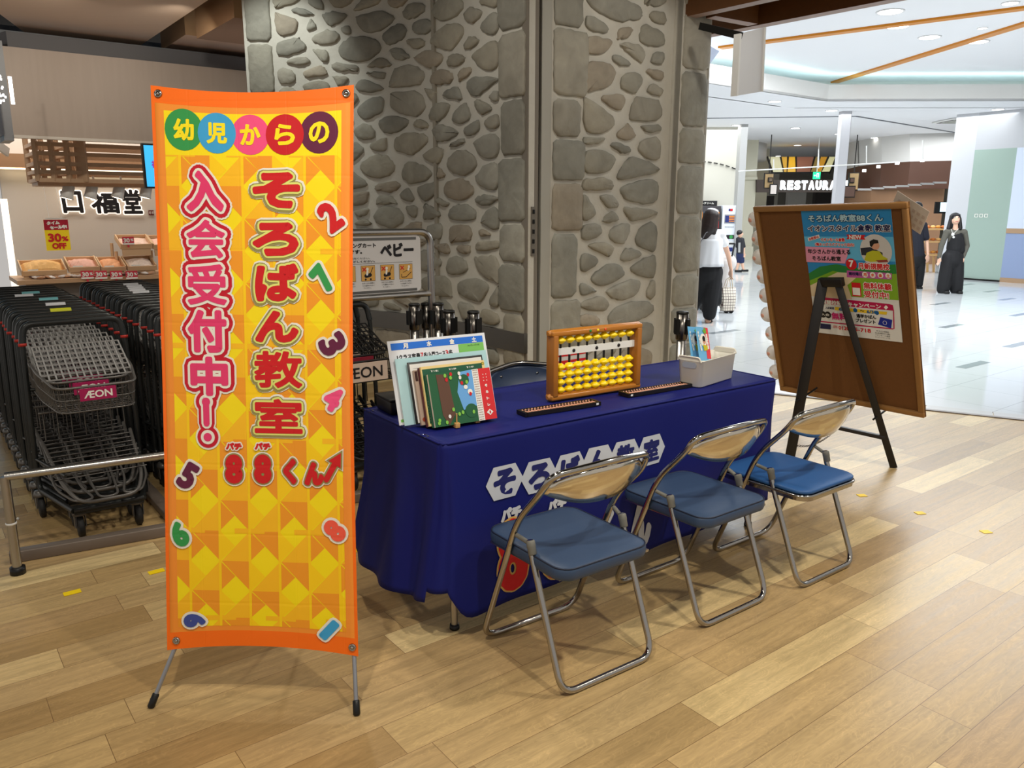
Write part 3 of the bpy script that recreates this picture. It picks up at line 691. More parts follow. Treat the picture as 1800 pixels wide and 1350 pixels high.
# coloured skylight over the restaurant
t = thing('stained_ceiling_panel', 'slanted ceiling panel of amber and brown glass above the restaurant sign', 'ceiling panel', at(1430, 305, 26))
cols = [(228, 226, 190), (216, 170, 70), (232, 180, 50), (138, 92, 74), (140, 120, 66), (206, 150, 44), (226, 222, 170)]
xs_t = [1349, 1372, 1385, 1399, 1432, 1441, 1456, 1470]; xs_b = [1358, 1377, 1383, 1399, 1424, 1434, 1443, 1458]
for i in range(7):
    b = MB(); b.slab([at(xs_t[i], 277, 27), at(xs_t[i + 1], 277, 27), at(xs_b[i + 1], 303, 26), at(xs_b[i], 303, 26)], (0, .5, .86), .03)
    bw(b, 'glass_pane', mat('amber_pane_%d' % i, cols[i], .4, emit=.55), t)
b = MB()
for i in range(8): b.bar(at(xs_t[i], 276, 26.98), at(xs_b[i], 304, 25.98), .045, .05, (0, 1, 0))
b.bar(at(1357, 304, 25.98), at(1459, 303, 25.98), .05, .05); bw(b, 'frame', M_BLACKM, t)
t = thing('exit_sign', 'green emergency exit sign glowing above the restaurant letters', 'exit sign', at(1436, 315, 23.6))
Y = 23.6; b = MB(); b.box(at(1435.5, 308.5, Y), (.2, .05, .2)); bw(b, 'sign_box', mat('exit_green', (20, 200, 130), .4, emit=1.3), t)
b = MB(); b.bar(at(1435.5, 305, Y), Vector((at(1435.5, 305, Y).x, Y, ZC)), .02, .02, (0, 1, 0)); bw(b, 'hanger', M_WHITE, t)
pr = Print(lambda x, y, h: at(1435.5, 308.5, Y - .03) + Vector((x, -h, y)), .003)
pr.poly([(-.08, 0), (-.05, .025), (-.05, -.025)], M_SGN); pr.rect(-.05, -.008, -.02, .008, M_SGN); pr.poly([(.0, -.05), (.06, -.05), (.06, .06), (.0, .06)], M_SGN); pr.poly([(.015, -.05), (.045, -.05), (.045, .045), (.015, .045)], mat('exit_green', (20, 200, 130), .4), 3)
bw(pr.mb, 'pictogram', pr.mats, t)
for nm_, lb, PX, cc in (('hanging_frames', 'cluster of three overlapping square frames left of the restaurant letters', [(1348, 310, 17, 26, 1), (1351, 308, 8, 8, 0), (1356, 325, 13, 18, 2)], 0), ('hanging_frames', 'cluster of brown and pink square frames right of the restaurant letters', [(1497, 311, 18, 30, 1), (1494, 309, 9, 9, 3), (1489, 329, 21, 20, 3)], 0)):
    t = thing(nm_, lb, 'wall decoration', at(PX[0][0], PX[0][1] + 20, 22.8)); px1 = 22.8 * .977 / 1400 * 1.01
    for k, (x, y, ww, hh, c) in enumerate(PX):
        b = MB(); cpt = at(x + 3, y + 8, 22.8 - k * .06); b.box(cpt, (ww * px1, .04, hh * px1)); b.box(cpt + Vector((0, -.03, 0)), (ww * px1 - .05, .02, hh * px1 - .05), mi=1)
        if k == 0: b.bar(cpt + Vector((0, 0, hh * px1 / 2)), Vector((cpt.x, cpt.y, ZC)), .02, .02, (0, 1, 0))
        bw(b, 'square_panel', [M_BLACKM, mat('frame_fill_%d' % c, [(90, 74, 60), (150, 124, 84), (196, 186, 180), (74, 52, 42)][c], .5)], t)
# white post in front of the restaurant
b = MB(); Y = 17.5; p = at(1470, 380, Y); p.z = 0; b.box(p + Vector((0, .0, 1.75)), (.19, .19, 3.5)); b.box(p + Vector((.11, .0, 1.75)), (.02, .1, 3.5), mi=1); struct(b, 'wall_post', [mat('white_post', (186, 186, 190), .5), mat('post_dark_strip', (90, 86, 86), .5)])  # thin darker grey strip along the right side of the post
b = MB(); Y = 17.4; b.tube([at(1298, 301, Y), at(1580, 285, Y)], .012, 8)
for px, y0, y1 in ((1439, 262, 296), (1523, 256, 288), (1622, 246, 285), (1360, 280, 298)): b.tube([at(px, y0, Y), at(px, y1, Y)], .012, 8)
struct(b, 'trim_15', M_WHITE)
# white round bulkhead with lit niches
b = MB(); c = at(1325, 262, 25); 
b.lathe([(1.9, -.0), (1.9, .5)], Vector((c.x - 1.1, c.y + 1.6, ZC - .5)), seg=40); struct(b, 'ceiling_drum', M_CEILW)
# bakery: brown curved front, light shelf wall
YB = 22.0
M_BK = mat('bakery_brown', (84, 54, 40), .5, var=.06, scale=2); M_BK2 = mat('bakery_tan', (156, 118, 88), .5, var=.08, scale=2)
CB = [(1478, 300, 26), (1510, 292, 24.5), (1550, 287, 23.2), (1600, 284, 22.3), (1684, 282, 22)]
b = MB(); top = [at(*c) for c in CB]; vs = []; zt_ = 2.95
for p in top: vs += [(p.x, p.y, 2.05), (p.x, p.y, p.z)]
for i in range(len(top) - 1): b.add([vs[2 * i], vs[2 * i + 2], vs[2 * i + 3], vs[2 * i + 1]], [(0, 1, 2, 3)], 0)
for i in range(len(top) - 1): p, q = top[i], top[i + 1]; b.add([(p.x, p.y + .5, 0), (q.x, q.y + .5, 0), (q.x, q.y + .5, 2.1), (p.x, p.y + .5, 2.1)], [(0, 1, 2, 3)], 1)
o = struct(b, 'wall_bakery', [M_BK, M_BK2], solid=.06)
b = MB()
for i in range(len(top) - 1): p, q = top[i].copy(), top[i + 1].copy(); b.slab([p, q, Vector((q.x, q.y + .2, ZC)), Vector((p.x, p.y + .2, ZC))], (0, 1, 0), .05)
struct(b, 'wall_bakery_upper', M_CEILW)
for px, py in ((1519, 302), (1544, 295), (1577, 289), (1621, 284)):
    p = at(px, py, 21.5 if px > 1560 else 22.6); b = MB(); b.lathe([(.05, 0), (.05, .06)], p, seg=10); tag(bw(b, 'spotlight', M_LAMP), {1519: 'small bakery spotlight nearest the square frames', 1544: 'small bakery spotlight, second from the square frames', 1577: 'small bakery spotlight above the tilted paper sheet', 1621: 'small bakery spotlight nearest the green glass panel'}[px], 'spotlight', 'bakery spotlights')
    spot('bakery_spot', p - Z * .03 - Vector((0, .12, 0)), p + Vector((0, .25, -1.5)), 14, (1, .62, .36), R(60), .03, .8)
# bread shelves
t = thing('bread_shelf', 'three-tier wooden bread shelf at the bakery beside the woman in black', 'shelf', lv(1640, 480, 0).normalized() * 0 + at(1640, 478, 19.6)); Y = 19.6
b = MB()
for py in (403, 425, 448):
    b.box(at(1637, py, Y), (.62, .35, .03))
bw(b, 'shelf_board', mat('shelf_oak', (200, 160, 104), .5), t)
for px in (1619, 1630, 1641, 1656): b = MB(); b.bar(at(px, 450, Y), at(px, 479, Y), .04, .04, (0, 1, 0)); bw(b, 'leg', mat('shelf_oak', (200, 160, 104), .5), t)
for k in range(15):
    px = 1622 + (k % 5) * 9; py = (399, 421, 443)[k // 5]; p = at(px, py, Y)
    b = MB(); b.lathe([(.0, -.03), (.05, -.02), (.06, .0), (.045, .03), (0, .04)], p, seg=10)
    tag(bw(b, 'bread_roll', mat('bread_%d' % (k % 3), [(214, 150, 66), (190, 112, 50), (228, 180, 110)][k % 3], .6)), '%s golden bread roll on the %s shelf of the bakery rack' % (('leftmost', 'second from the left', 'middle', 'second from the right', 'rightmost')[k % 5], ('top', 'middle', 'bottom')[k // 5]), 'bread', 'bread rolls on the %s bakery shelf' % ('top', 'middle', 'bottom')[k // 5])
t = thing('menu_screen', 'small bright screen on the bakery wall left of the white column', 'screen', at(1660, 378, 21.4)); b = MB(); b.box(at(1657, 365, 21.4), (.42, .05, .30)); bw(b, 'housing', M_BLACKP, t)
b = MB(); b.box(at(1661, 364, 21.36), (.24, .01, .24)); bw(b, 'display', mat('screen_cyan', (190, 226, 238), .4, emit=1.1), t)
b = MB(); 
for k in range(7): b.box(at(1520 + k * 22, 333 - k * 2.0, 21.8 + .0 * k), (.36, .02, .05))
struct(b, 'trim_16', mat('bakery_glass_rail', (170, 170, 168), .2, .4))
# column, green glass, blue panel on the right
G0, G1 = lv(1686, 491), lv(1757, 496); gd = (G1 - G0).normalized(); gn = Vector((gd.y, -gd.x, 0))
if gn.y > 0: gn = -gn
G2 = G1 + gd * 2.2; zg = onp(1745, 262, G1, gn).z
b = MB(); b.slab([G0, G1, G1 - gn * .04, G0 - gn * .04], Z, zg); struct(b, 'door_2', mat('green_glass_panel', (156, 176, 166), .22))
b = MB(); b.slab([G0 + gn * .001, G1 + gn * .001, G1 + gn * .03, G0 + gn * .03], Z, .04); struct(b, 'baseboard_right', M_BLACKM)
b = MB(); b.slab([G0 - gd * .45 + gn * .03, G0, G0 - gn * .3, G0 - gd * .45 - gn * .3], Z, ZC); struct(b, 'wall_column_right', mat('pale_column', (200, 202, 206), .5))
b = MB(); b.slab([G0 - gd * .0 + Z * zg, G2 + gd * 4 + Z * zg, G2 + gd * 4 - gn * .3 + Z * zg, G0 - gn * .3 + Z * zg], Z, ZC - zg); struct(b, 'wall_right_upper', mat('upper_grey', (186, 188, 192), .6))
H0 = lv(1759, 499); H1 = lv(1778, 499); hd = (H1 - H0).normalized(); zl = 1.02
b = MB(); b.slab([G1, G1 + gd * .75, G1 + gd * .75 - gn * .2, G1 - gn * .2], Z, zl); struct(b, 'wall_blue_dado', mat('lavender_blue', (140, 156, 190), .5))
b = MB(); b.slab([G1 + gn * .01 + Z * zl, G1 + gd * .76 + gn * .01 + Z * zl, G1 + gd * .76 - gn * .2 + Z * zl, G1 - gn * .2 + Z * zl], Z, .1); b.slab([G1 + gn * .01, G1 + gd * .76 + gn * .01, G1 + gd * .76 - gn * .2, G1 - gn * .2], Z, .1); struct(b, 'trim_17', mat('tan_rail', (170, 140, 110), .5))
b = MB(); b.slab([G1 + Z * (zl + .1), G1 + gd * .75 + Z * (zl + .1), G1 + gd * .75 - gn * .2 + Z * (zl + .1), G1 - gn * .2 + Z * (zl + .1)], Z, zg - zl - .1); struct(b, 'wall_white_right', mat('bluish_white', (206, 216, 232), .5))
b = MB(); b.slab([G1 + gd * .9, G2 + gd * 3, G2 + gd * 3 - gn * .2, G1 + gd * .9 - gn * .2], Z, .95); b.slab([G1 + gd * .9 + Z * .95 + gn * .02, G2 + gd * 3 + Z * .95 + gn * .02, G2 + gd * 3 - gn * .3 + Z * .95, G1 + gd * .9 - gn * .3 + Z * .95], Z, .06); struct(b, 'wall_counter_right', mat('dark_walnut', (60, 44, 38), .5))
b = MB(); b.slab([G1 + gd * .75 - gn * 2, G2 + gd * 4 - gn * 2, G2 + gd * 4 - gn * 2.1, G1 + gd * .75 - gn * 2.1], Z, ZC); struct(b, 'wall_shop_right', mat('shop_right_dark', (58, 44, 40), .6))
pr = Print(lambda x, y, h: onp(1724, 379, G0 + gn * .003, gn) + gd * x + Z * y + gn * h, .002)
for k in range(3): pr.line([(-.12 + k * .1, -.03), (-.12 + k * .1, .03), (-.06 + k * .1, .03), (-.06 + k * .1, -.03), (-.12 + k * .1, -.03)], .012, I_W, 2)
tag(bw(pr.mb, 'door_lettering', pr.mats), 'three small white characters on the green glass panel', 'lettering')
# mall side walls to close the view
b = MB(); b.slab([Vector((28, 2, 0)), Vector((28, 34, 0)), Vector((28.2, 34, 0)), Vector((28.2, 2, 0))], Z, 4.4); b.slab([Vector((9, 34, 0)), Vector((28, 34, 0)), Vector((28, 34.2, 0)), Vector((9, 34.2, 0))], Z, 4.4); struct(b, 'wall_mall_end', M_CREAM)
# ================================================================== SWEETS SHOP
CH = {}
t = thing('shop_sign', 'black brush-stroke shop sign characters with a pale halo on the shop wall', 'sign', wp(190, 378, .05))
pr = Print(lambda x, y, h: wp(190, 356) + U * x + Z * y - V * h, .008)
s_ = (wp(290, 356) - wp(90, 356)).length / 200
M_HALO = mat('halo_white', (255, 246, 236), .5, emit=.9)  # back-lit glow on the wall, drawn as bright outlines round the characters
for ch, x0, x1, y0, y1 in (('口', 109, 146, 334, 377), ('福', 158, 209, 336, 378), ('堂', 213, 250, 330, 379)):
    cx = ((x0 + x1) / 2 - 190) * s_; cy = (356 - (y0 + y1) / 2) * s_
    pr.text(ch, cx, cy, (x1 - x0 - 6) * s_, (y1 - y0 - 6) * s_, I_K, 6, 1.7 * s_, shear=-.05, outl=[(3.8 * s_, M_HALO)])
bw(pr.mb, 'characters', pr.mats, t)
pr = Print(lambda x, y, h: wp(265, 374) + U * x + Z * y - V * h, .008); pr.rect(-5 * s_, -5 * s_, 5 * s_, 5 * s_, mat('dark_red_seal', (96, 40, 38), .5), 3)
for k in (-1, 1): pr.text('印', k * 2.4 * s_, 0, 3 * s_, 6 * s_, I_W, 5)
bw(pr.mb, 'seal', pr.mats, t)
# discount sign
t = thing('discount_sign', 'red and yellow 30% OFF sign hanging on the shop wall', 'sign', wp(101, 441, 1.0))
def ds(px, py): return wp(px, py, 1.0)
b = MB(); c = (ds(79, 386) + ds(122, 440)) / 2; sw, sh = (ds(122, 410) - ds(79, 410)).length, ds(100, 386).z - ds(100, 440).z
b.box(c, (sw, sh, .008), (U, Z, V)); bw(b, 'board', mat('sign_yellow', (250, 220, 20), .5), t)
pr = Print(lambda x, y, h: c - V * (.005 + h) + U * x + Z * y, .002)
pr.rect(-sw / 2, sh * .17, sw / 2, sh / 2, I_CR); pr.text('タイム', -sw * .12, sh * .4, sw * .5, sh * .1, I_W, 3, .004, .08); pr.text('セール中!', sw * .08, sh * .26, sw * .68, sh * .11, I_W, 3, .004, .08)
pr.text('30', -sw * .12, -sh * .08, sw * .5, sh * .25, I_R, 3, .006); pr.text('%', sw * .3, -sh * .12, sw * .24, sh * .14, I_R, 3, .004); pr.text('OFF', sw * .03, -sh * .35, sw * .55, sh * .17, I_R, 3, .005)
bw(pr.mb, 'lettering', pr.mats, t)
b = MB()
for k in (-1, 1): b.bar(c + U * k * sw * .25 + Z * (sh / 2 - .01), c + U * k * sw * .25 + Z * (sh / 2 + .02), .02, .012)
b.bar(c - U * sw * .4 + Z * (sh / 2 + .015), c + U * sw * .4 + Z * (sh / 2 + .015), .012, .012); bw(b, 'clip', M_WHITE, t)
for k in (-1, 1): b = MB(); p = c + U * k * sw * .25 + Z * (sh / 2 + .02); b.tube([p, p + V * .25 + Z * .62], .002, 4); bw(b, 'hanging_wire', M_WHITE, t)
# wooden lattice hood and track lights
t = thing('lattice_hood', 'brown wooden lattice hood hanging over the sweets counter', 'lattice', wp(150, 318, 1.6))
M_LAT = wood('lattice_wood', (172, 140, 110), 0, .5, .1)
A0 = wp(68, 318, 1.7); zl0, zh0 = A0.z, wp(68, 236, 1.7).z; LL = 5.0; DD = .75; dz = zh0 - zl0
for k, zz in enumerate((.02, .20, .38, .60, .80)):
    b = MB(); z_ = zl0 + dz * zz; 
    for d in (0, DD): p = Vector((A0.x, A0.y, z_)) + V * d; b.bar(p, p + U * LL, .05, .045)
    for x in (0, .32, 2.1, 4): p = Vector((A0.x, A0.y, z_)) + U * x; b.bar(p, p + V * DD, .04, .04)
    bw(b, 'rail', M_LAT, t)
for x in (0, .16, .32, .46, 2.1, 4.0):
    for d in (0, DD): b = MB(); p = Vector((A0.x, A0.y, zl0)) + U * x + V * d; b.bar(p, p + Z * (dz + .4), .045 if x < .4 else .12, .045, (0, 1, 0)); bw(b, 'post', M_LAT, t)
b = MB(); p = Vector((A0.x, A0.y, zl0 - .05)) + V * .1; b.slab([p, p + U * LL, p + U * LL + V * .5, p + V * .5], Z, .04); bw(b, 'bottom_board', M_LAT, t)
M_SPW = mat('white_spot_housing', (200, 198, 194), .4)
for k, (px, lb) in enumerate(((119, 'leftmost white track spotlight under the wooden lattice'), (160, 'second white track spotlight from the left, above the sign characters'), (208, 'third white track spotlight from the left, above the sign characters'), (256, 'rightmost white track spotlight, next to the blue screen'))):
    t = thing('track_spotlight', lb, 'spotlight', wp(px, 344, 1.5), 0, 'track spotlights under the lattice')
    top = wp(px + 4, 319, 1.5); bot = wp(px, 339, 1.5); ax = (bot - top).normalized()
    b = MB(); b.lathe([(.05, 0), (.062, .02), (.066, .14), (.075, .17), (.07, .175)], top + ax * .03, ax, 18); bw(b, 'housing', M_SPW, t)
    b = MB(); b.lathe([(.06, .0), (.058, .006)], top + ax * .2, ax, 18); bw(b, 'lens', mat('spot_lens', (255, 240, 220), .4, emit=3), t)
    b = MB(); b.tube([top + ax * .08, top - ax * .02, top + Z * .06], .012, 8); bw(b, 'bracket', M_SPW, t)
# blue screen
t = thing('menu_screen', 'upright blue screen hanging above the shop, half hidden by the orange banner', 'screen', at(262, 331, 9.4)); c0 = onp(251, 252, at(262, 300, 9.4), V); c1_ = onp(251, 331, at(262, 300, 9.4), V)
hh = c0.z - c1_.z; cc = (c0 + c1_) / 2 + U * .36; b = MB(); b.box(cc, (.72, hh, .06), (U, Z, V)); bw(b, 'housing', M_BLACKP, t)
b = MB(); b.box(cc - V * .031, (.68, hh - .04, .004), (U, Z, V)); bw(b, 'display', mat('screen_blue', (60, 176, 232), .4, emit=.8), t)
pr = Print(lambda x, y, h: cc - V * (.034 + h) + U * x + Z * y, .002); pr.text('神中', -.2, .02, .14, .07, mat('screen_purple', (150, 60, 180), .4, emit=.4), 2, .004); pr.disc(-.17, -.09, .05, I_K, 2); pr.disc(-.16, -.1, .04, mat('screen_blue', (60, 176, 232), .4), 3); bw(pr.mb, 'picture', pr.mats, t)
b = MB(); b.bar(cc + Z * hh / 2, Vector((cc.x, cc.y, zb + .02)), .04, .04, (0, 1, 0)); bw(b, 'hanger', M_BLACKM, t)
# counter with trays of sweets
cA = wp(28, 478, 1.3); cB = wp(520, 540, 1.3); zc = wp(100, 498, 1.3).z
t = thing('display_counter', 'long pale wooden display counter in front of the shop wall', 'counter', Vector((cA.x, cA.y, 0)))
b = MB(); p = Vector((cA.x, cA.y, zc)); b.slab([p, p + U * 5, p + U * 5 + V * .9, p + V * .9], Z, .05); bw(b, 'worktop', wood('pale_oak_top', (186, 150, 116), 0, .5, .1), t)
b = MB(); b.slab([Vector((p.x, p.y, 0)) + V * .15 + U * .1, Vector((p.x, p.y, 0)) + V * .15 + U * 4.9, Vector((p.x, p.y, 0)) + V * .85 + U * 4.9, Vector((p.x, p.y, 0)) + V * .85 + U * .1], Z, zc); bw(b, 'body', mat('counter_grey', (104, 96, 90), .6), t)
M_TRAY = wood('tray_wood', (206, 170, 130), 0, .5, .08)
def tray(px0, px1, py, py2, lab, food, fcol, label_dark=True, dd=1.15, depth=.34, heap=.06):
    p0, p1 = wp(px0, py2, dd), wp(px1, py2, dd); z0 = min(p0.z, p1.z); p0.z = p1.z = z0; L = (p1 - p0).length; rise = .12
    t = thing('sweets_tray', lab, 'tray', p0, math.atan2(U.y, U.x), 'trays of sweets on the shop counter')
    b = MB(); a = math.atan2(rise, depth); X = Vector((1, 0, 0)); Yv = Vector((0, math.cos(a), math.sin(a))); Zv = Vector((0, -math.sin(a), math.cos(a)))
    b.box(X * L / 2 + Yv * depth / 2, (L, depth, .012), (X, Yv, Zv)); b.box(X * L / 2 + Zv * .03, (L, .014, .06), (X, Yv, Zv)); b.box(X * L / 2 + Yv * depth + Zv * .03, (L, .014, .06), (X, Yv, Zv))
    for x in (.007, L - .007): b.box(X * x + Yv * depth / 2 + Zv * .035, (.014, depth, .07), (X, Yv, Zv))
    b.box(X * L / 2 + Yv * .02 - Z * .05, (L - .04, .02, .1)); b.build('tray_box', M_TRAY, t)
    b = MB(); rs = random.Random(int(px0)); nx = max(6, int(L / .035)); ny = 8; vs = []; fs = []
    for j in range(ny + 1):
        for i in range(nx + 1):
            u_, v_ = i / nx, j / ny; h = heap * math.sin(PI * u_) ** .6 * math.sin(PI * v_) ** .7 + rs.uniform(0, .014) * (0 < i < nx and 0 < j < ny)
            vs.append(X * (.015 + (L - .03) * u_) + Yv * (.015 + (depth - .03) * v_) + Zv * (.012 + h))
    for j in range(ny):
        for i in range(nx): o = j * (nx + 1) + i; fs.append((o, o + 1, o + nx + 2, o + nx + 1))
    b.add(vs, fs); o = b.build(food, mat('food_%d%d%d' % fcol, fcol, .6, var=.12, scale=30), t); tag(o, kind='stuff')
    pr = Print(lambda x, y, h: X * x + Z * y + Vector((0, -.009 - h, 0)), .0012)
    pr.text('口福堂', L * .62, .03, .13, .028, I_K, 2, .0012); pr.rect(L * .14, .035, L * .14 + .11, .075, I_W, 2); pr.line([(L * .14 + .01, .055), (L * .14 + .09, .055)], .006, I_GY, 3)
    pr.build('printed_label', t)
tray(38, 118, 455, 482, 'leftmost open wooden tray heaped with golden crackers', 'crackers', (232, 180, 110), heap=.10)
tray(121, 176, 455, 476, 'open wooden tray of pale pink sweets, second from the left', 'sweets', (224, 170, 150))
tray(178, 222, 455, 476, 'open wooden tray of orange sweets in the middle of the counter', 'sweets', (226, 160, 112))
tray(224, 276, 455, 474, 'open wooden tray of whitish sweets next to the orange banner', 'sweets', (226, 206, 190))
tray(212, 268, 410, 436, 'raised open tray carrying a 30% card above the other trays', 'sweets', (232, 200, 180), dd=1.0, heap=.03)
tray(269, 330, 410, 436, 'raised open tray cut off by the banner edge', 'sweets', (236, 190, 168), dd=1.0, heap=.03)
b = MB(); q_ = wp(205, 437, 1.0); zz = q_.z
for px in (206, 268): p = wp(px, 440, 1.0) + V * .08; b.bar((p.x, p.y, zc + .05), (p.x, p.y, zz - .04), .03, .03, (0, 1, 0)); p += V * .24; b.bar((p.x, p.y, zc + .05), (p.x, p.y, zz + .06), .03, .03, (0, 1, 0))
tag(bw(b, 'tray_stand', M_TRAY), 'pale wooden posts carrying the raised trays', 'stand')
b = MB(); rs = random.Random(5)
for k in range(46):
    px = 60 + k * 4.6; p = wp(px, 492 + rs.uniform(-1, 1), 1.25) ; p = Vector((p.x, p.y, zc + .07)) + V * rs.uniform(.02, .16); b.lathe([(0, -.018), (.045, -.008), (.05, .006), (0, .02)], p, (rs.uniform(-.3, .3), rs.uniform(-.3, .3), 1), 7, rs.randrange(3))
tag(bw(b, 'wrapped_sweets', [mat('wrap_white', (232, 224, 218), .3), mat('wrap_tan', (196, 150, 116), .4), mat('wrap_dark', (110, 84, 84), .3)]), 'loose wrapped sweets spread along the front of the counter', 'sweets', kind='stuff')
tcx = ((154, 482), (178, 482), (205, 482), (232, 482), (226, 422))
tl = ('30% price card leftmost in the row of four on the counter edge', '30% price card second from the left on the counter edge', '30% price card third from the left on the counter edge', '30% price card rightmost on the counter edge, nearest the banner', '30% price card standing in the raised tray')
for (px, py), lb in zip(tcx, tl):
    p = wp(px, py + 8, 1.32 if py > 450 else 1.04); t = thing('price_card', lb, 'price card', p, math.atan2(U.y, U.x), 'red 30% price cards')
    b = MB(); b.box((0, 0, .05), (.14, .005, .1)); b.box((0, .012, -.01), (.02, .02, .05)); b.build('card', mat('card_red', (206, 50, 70), .5), t)
    pr = Print(lambda x, y, h: Vector((x, -.003 - h, y)), .001); pr.text('30', -.02, .055, .07, .05, I_W, 2, .003); pr.text('%', .045, .06, .03, .03, I_W, 2, .002); pr.rect(-.07, -.0, .07, .02, I_W, 2); pr.build('print', t)

# ================================================================== SHOPPING CARTS
M_CART = mat('cart_grey', (104, 101, 98), .35, .4); M_CARTD = mat('cart_dark', (40, 42, 42), .32, .3); M_GRID = mat('cart_grid_grey', (160, 158, 156), .4, .2)
M_RED = mat('cart_red_clip', (178, 40, 30), .5); M_PLATE = mat('cart_magenta', (166, 20, 84), .5); M_TYRE = mat('tyre_black', (26, 25, 25), .6)
CART_RZ = math.atan2(U.y, U.x)
def make_cart(lab, grp, col=None, plate=True, basket=M_CART, plate_mat=None, plate_ink=None, pw=.15, ph=.056, grid=None, pxo=0):
    t = thing('shopping_cart', lab, 'shopping cart', (0, 0, 0), CART_RZ, grp)     # local x = width, y = towards the rear
    f = MB()
    for s in (-1, 1):
        f.tube(fillet([(s * .15, -.42, .14), (s * .235, -.0, .14), (s * .235, 0, .45), (s * .225, .03, .86)], .05), .013, 8)
        f.tube([(s * .235, 0, .3), (s * .16, -.38, .3)], .008, 6)
    f.tube([(-.15, -.42, .14), (.15, -.42, .14)], .014, 8); f.bar((-.15, -.40, .135), (.15, -.40, .135), .05, .03); f.tube([(-.235, .0, .3), (.235, 0, .3)], .009, 6)
    f.tube([(-.225, .02, .64), (.225, .02, .64)], .009, 6)
    f.build('frame', M_CARTD, t)
    h = MB(); h.tube(fillet([(-.225, .03, .86), (-.212, .045, .955), (.212, .045, .955), (.225, .03, .86)], .055, 7), .0165, 10); h.build('handle', M_CARTD, t)
    for s in ((-1, 1) if grid is None else ()): c = MB(); c.lathe([(.0185, 0), (.0185, .014)], (s * .2245, .031, .853), (0, .1, 1), 12); c.build('red_clip', M_RED, t)
    w_ = MB(); zt_, zb_ = .715, .60
    rear, fr_ = (.205, -.0, .76), (.17, -.43, zt_)
    rim = fillet([(-.205, 0, .77), (-.205, -.16, .75), (-.165, -.44, zt_), (.165, -.44, zt_), (.205, -.16, .75), (.205, 0, .77)], .05, 4)
    bot = fillet([(-.195, 0, .62), (-.19, -.16, .612), (-.155, -.42, zb_), (.155, -.42, zb_), (.19, -.16, .612), (.195, 0, .62)], .05, 4)
    mid = [(a + b_) / 2 for a, b_ in zip(rim, bot)]
    w_.tube(rim, .006, 6); w_.tube(bot, .004, 5); w_.tube(mid, .003, 4)
    def samp(P, k): 
        L = [0]
        for a, c in zip(P[:-1], P[1:]): L.append(L[-1] + (c - a).length)
        x = k * L[-1]; i = max(j for j in range(len(L) - 1) if L[j] <= x + 1e-9); i = min(i, len(P) - 2); return P[i].lerp(P[i + 1], (x - L[i]) / max(1e-9, L[i + 1] - L[i]))
    for k in range(45): w_.tube([samp(rim, k / 44), samp(bot, k / 44)], .0022, 3)
    for k in range(1, 12): y = -.42 * k / 12; x = .195 - .04 * k / 12; w_.tube([(-x, y, .61 - .01 * k / 12), (x, y, .61 - .01 * k / 12)], .0025, 3)
    for k in range(-4, 5): w_.tube([(k * .045, 0, .62), (k * .037, -.42, .60)], .0025, 3)
    w_.build('basket', basket, t)
    g = MB(); A_, B2 = Vector((0, .02, .845)), Vector((0, -.25, .725)); nx, ny = 13, 7
    for j in range(ny + 1):
        p = A_.lerp(B2, j / ny); g.box(p, (.385, .007, .006))
    for i in range(nx + 1):
        x = -.19 + .38 * i / nx; g.bar((x, A_.y, A_.z), (x, B2.y, B2.z), .007, .005)
    g.build('flap_grid', grid or M_GRID, t)
    lo = MB()
    for s in (-.5, 0, .5): lo.tube(fillet([(s * .3 - .05, -.0, .36), (s * .3 - .05, -.3, .22), (s * .2 - .04, -.45, .19), (s * .2 + .04, -.45, .19), (s * .3 + .05, -.3, .22), (s * .3 + .05, 0, .36)], .06, 4), .006, 6)
    lo.tube(fillet([(-.2, 0, .38), (-.17, -.34, .24), (-.12, -.47, .185), (.12, -.47, .185), (.17, -.34, .24), (.2, 0, .38)], .06, 4), .009, 7)
    for k in range(9): y = -.03 - .035 * k; lo.tube([(-.2, y, .37 + .0 - .013 * k), (.2, y, .37 - .013 * k)], .003, 4)
    for k in range(7): x = -.18 + .06 * k; lo.tube([(x, .01, .38), (x, .015, .52)], .003, 4)
    lo.tube([(-.2, .01, .52), (.2, .01, .52)], .006, 6); lo.build('lower_tray', basket, t)
    for x, y in ((-.235, .0), (.235, .0), (-.125, -.39), (.125, -.39)):
        c = MB(); c.lathe([(0, -.014), (.046, -.013), (.052, -.008), (.052, .008), (.046, .013), (0, .014)], (x, y, .052), (1, 0, 0), 16)
        wh = c.build('wheel', M_TYRE, t)
        k = MB(); k.lathe([(.03, .0), (.032, .012), (.024, .03)], (x, y, .108), seg=12); k.bar((x - .022, y, .05), (x - .022, y, .115), .03, .004, (1, 0, 0)); k.bar((x + .022, y, .05), (x + .022, y, .115), .03, .004, (1, 0, 0)); k.build('caster_fork', M_CART, t)
    if plate:
        p = MB(); p.box((pxo, -.452, .71 - ph / 2), (pw, .006, ph)); pl = p.build('logo_plate', plate_mat or M_PLATE, t)
        pr = Print(lambda x, y, h: Vector((x + pxo, -.456 - h, .71 - ph / 2 + y)), .0006); pr.text('ÆON', 0, 0, pw * .76, ph * .56, plate_ink or I_W, 2, .0012); o = pr.build('logo', pl)
    if col:
        s = MB(); s.tube([(col[1] - .05, .045, .955), (col[1] + .05, .045, .955)], .0178, 10); s.build('handle_sticker', mat('sticker_%s' % col[0], {'teal': (120, 190, 196), 'yellow': (214, 214, 40), 'white': (222, 222, 226)}[col[0]], .5), t)
    return t
def put(o, O, k, s=0):
    o.location = (O.x - V.x * 0, O.y, 0); return o
O1 = Vector((-2.145, 3.872, 0)); G1_ = 'grey shopping carts nested in the left row'; GAP = .158
first = make_cart('grey shopping cart at the front of the left nested row, magenta plate in full view', G1_); first.location = O1
plain = None
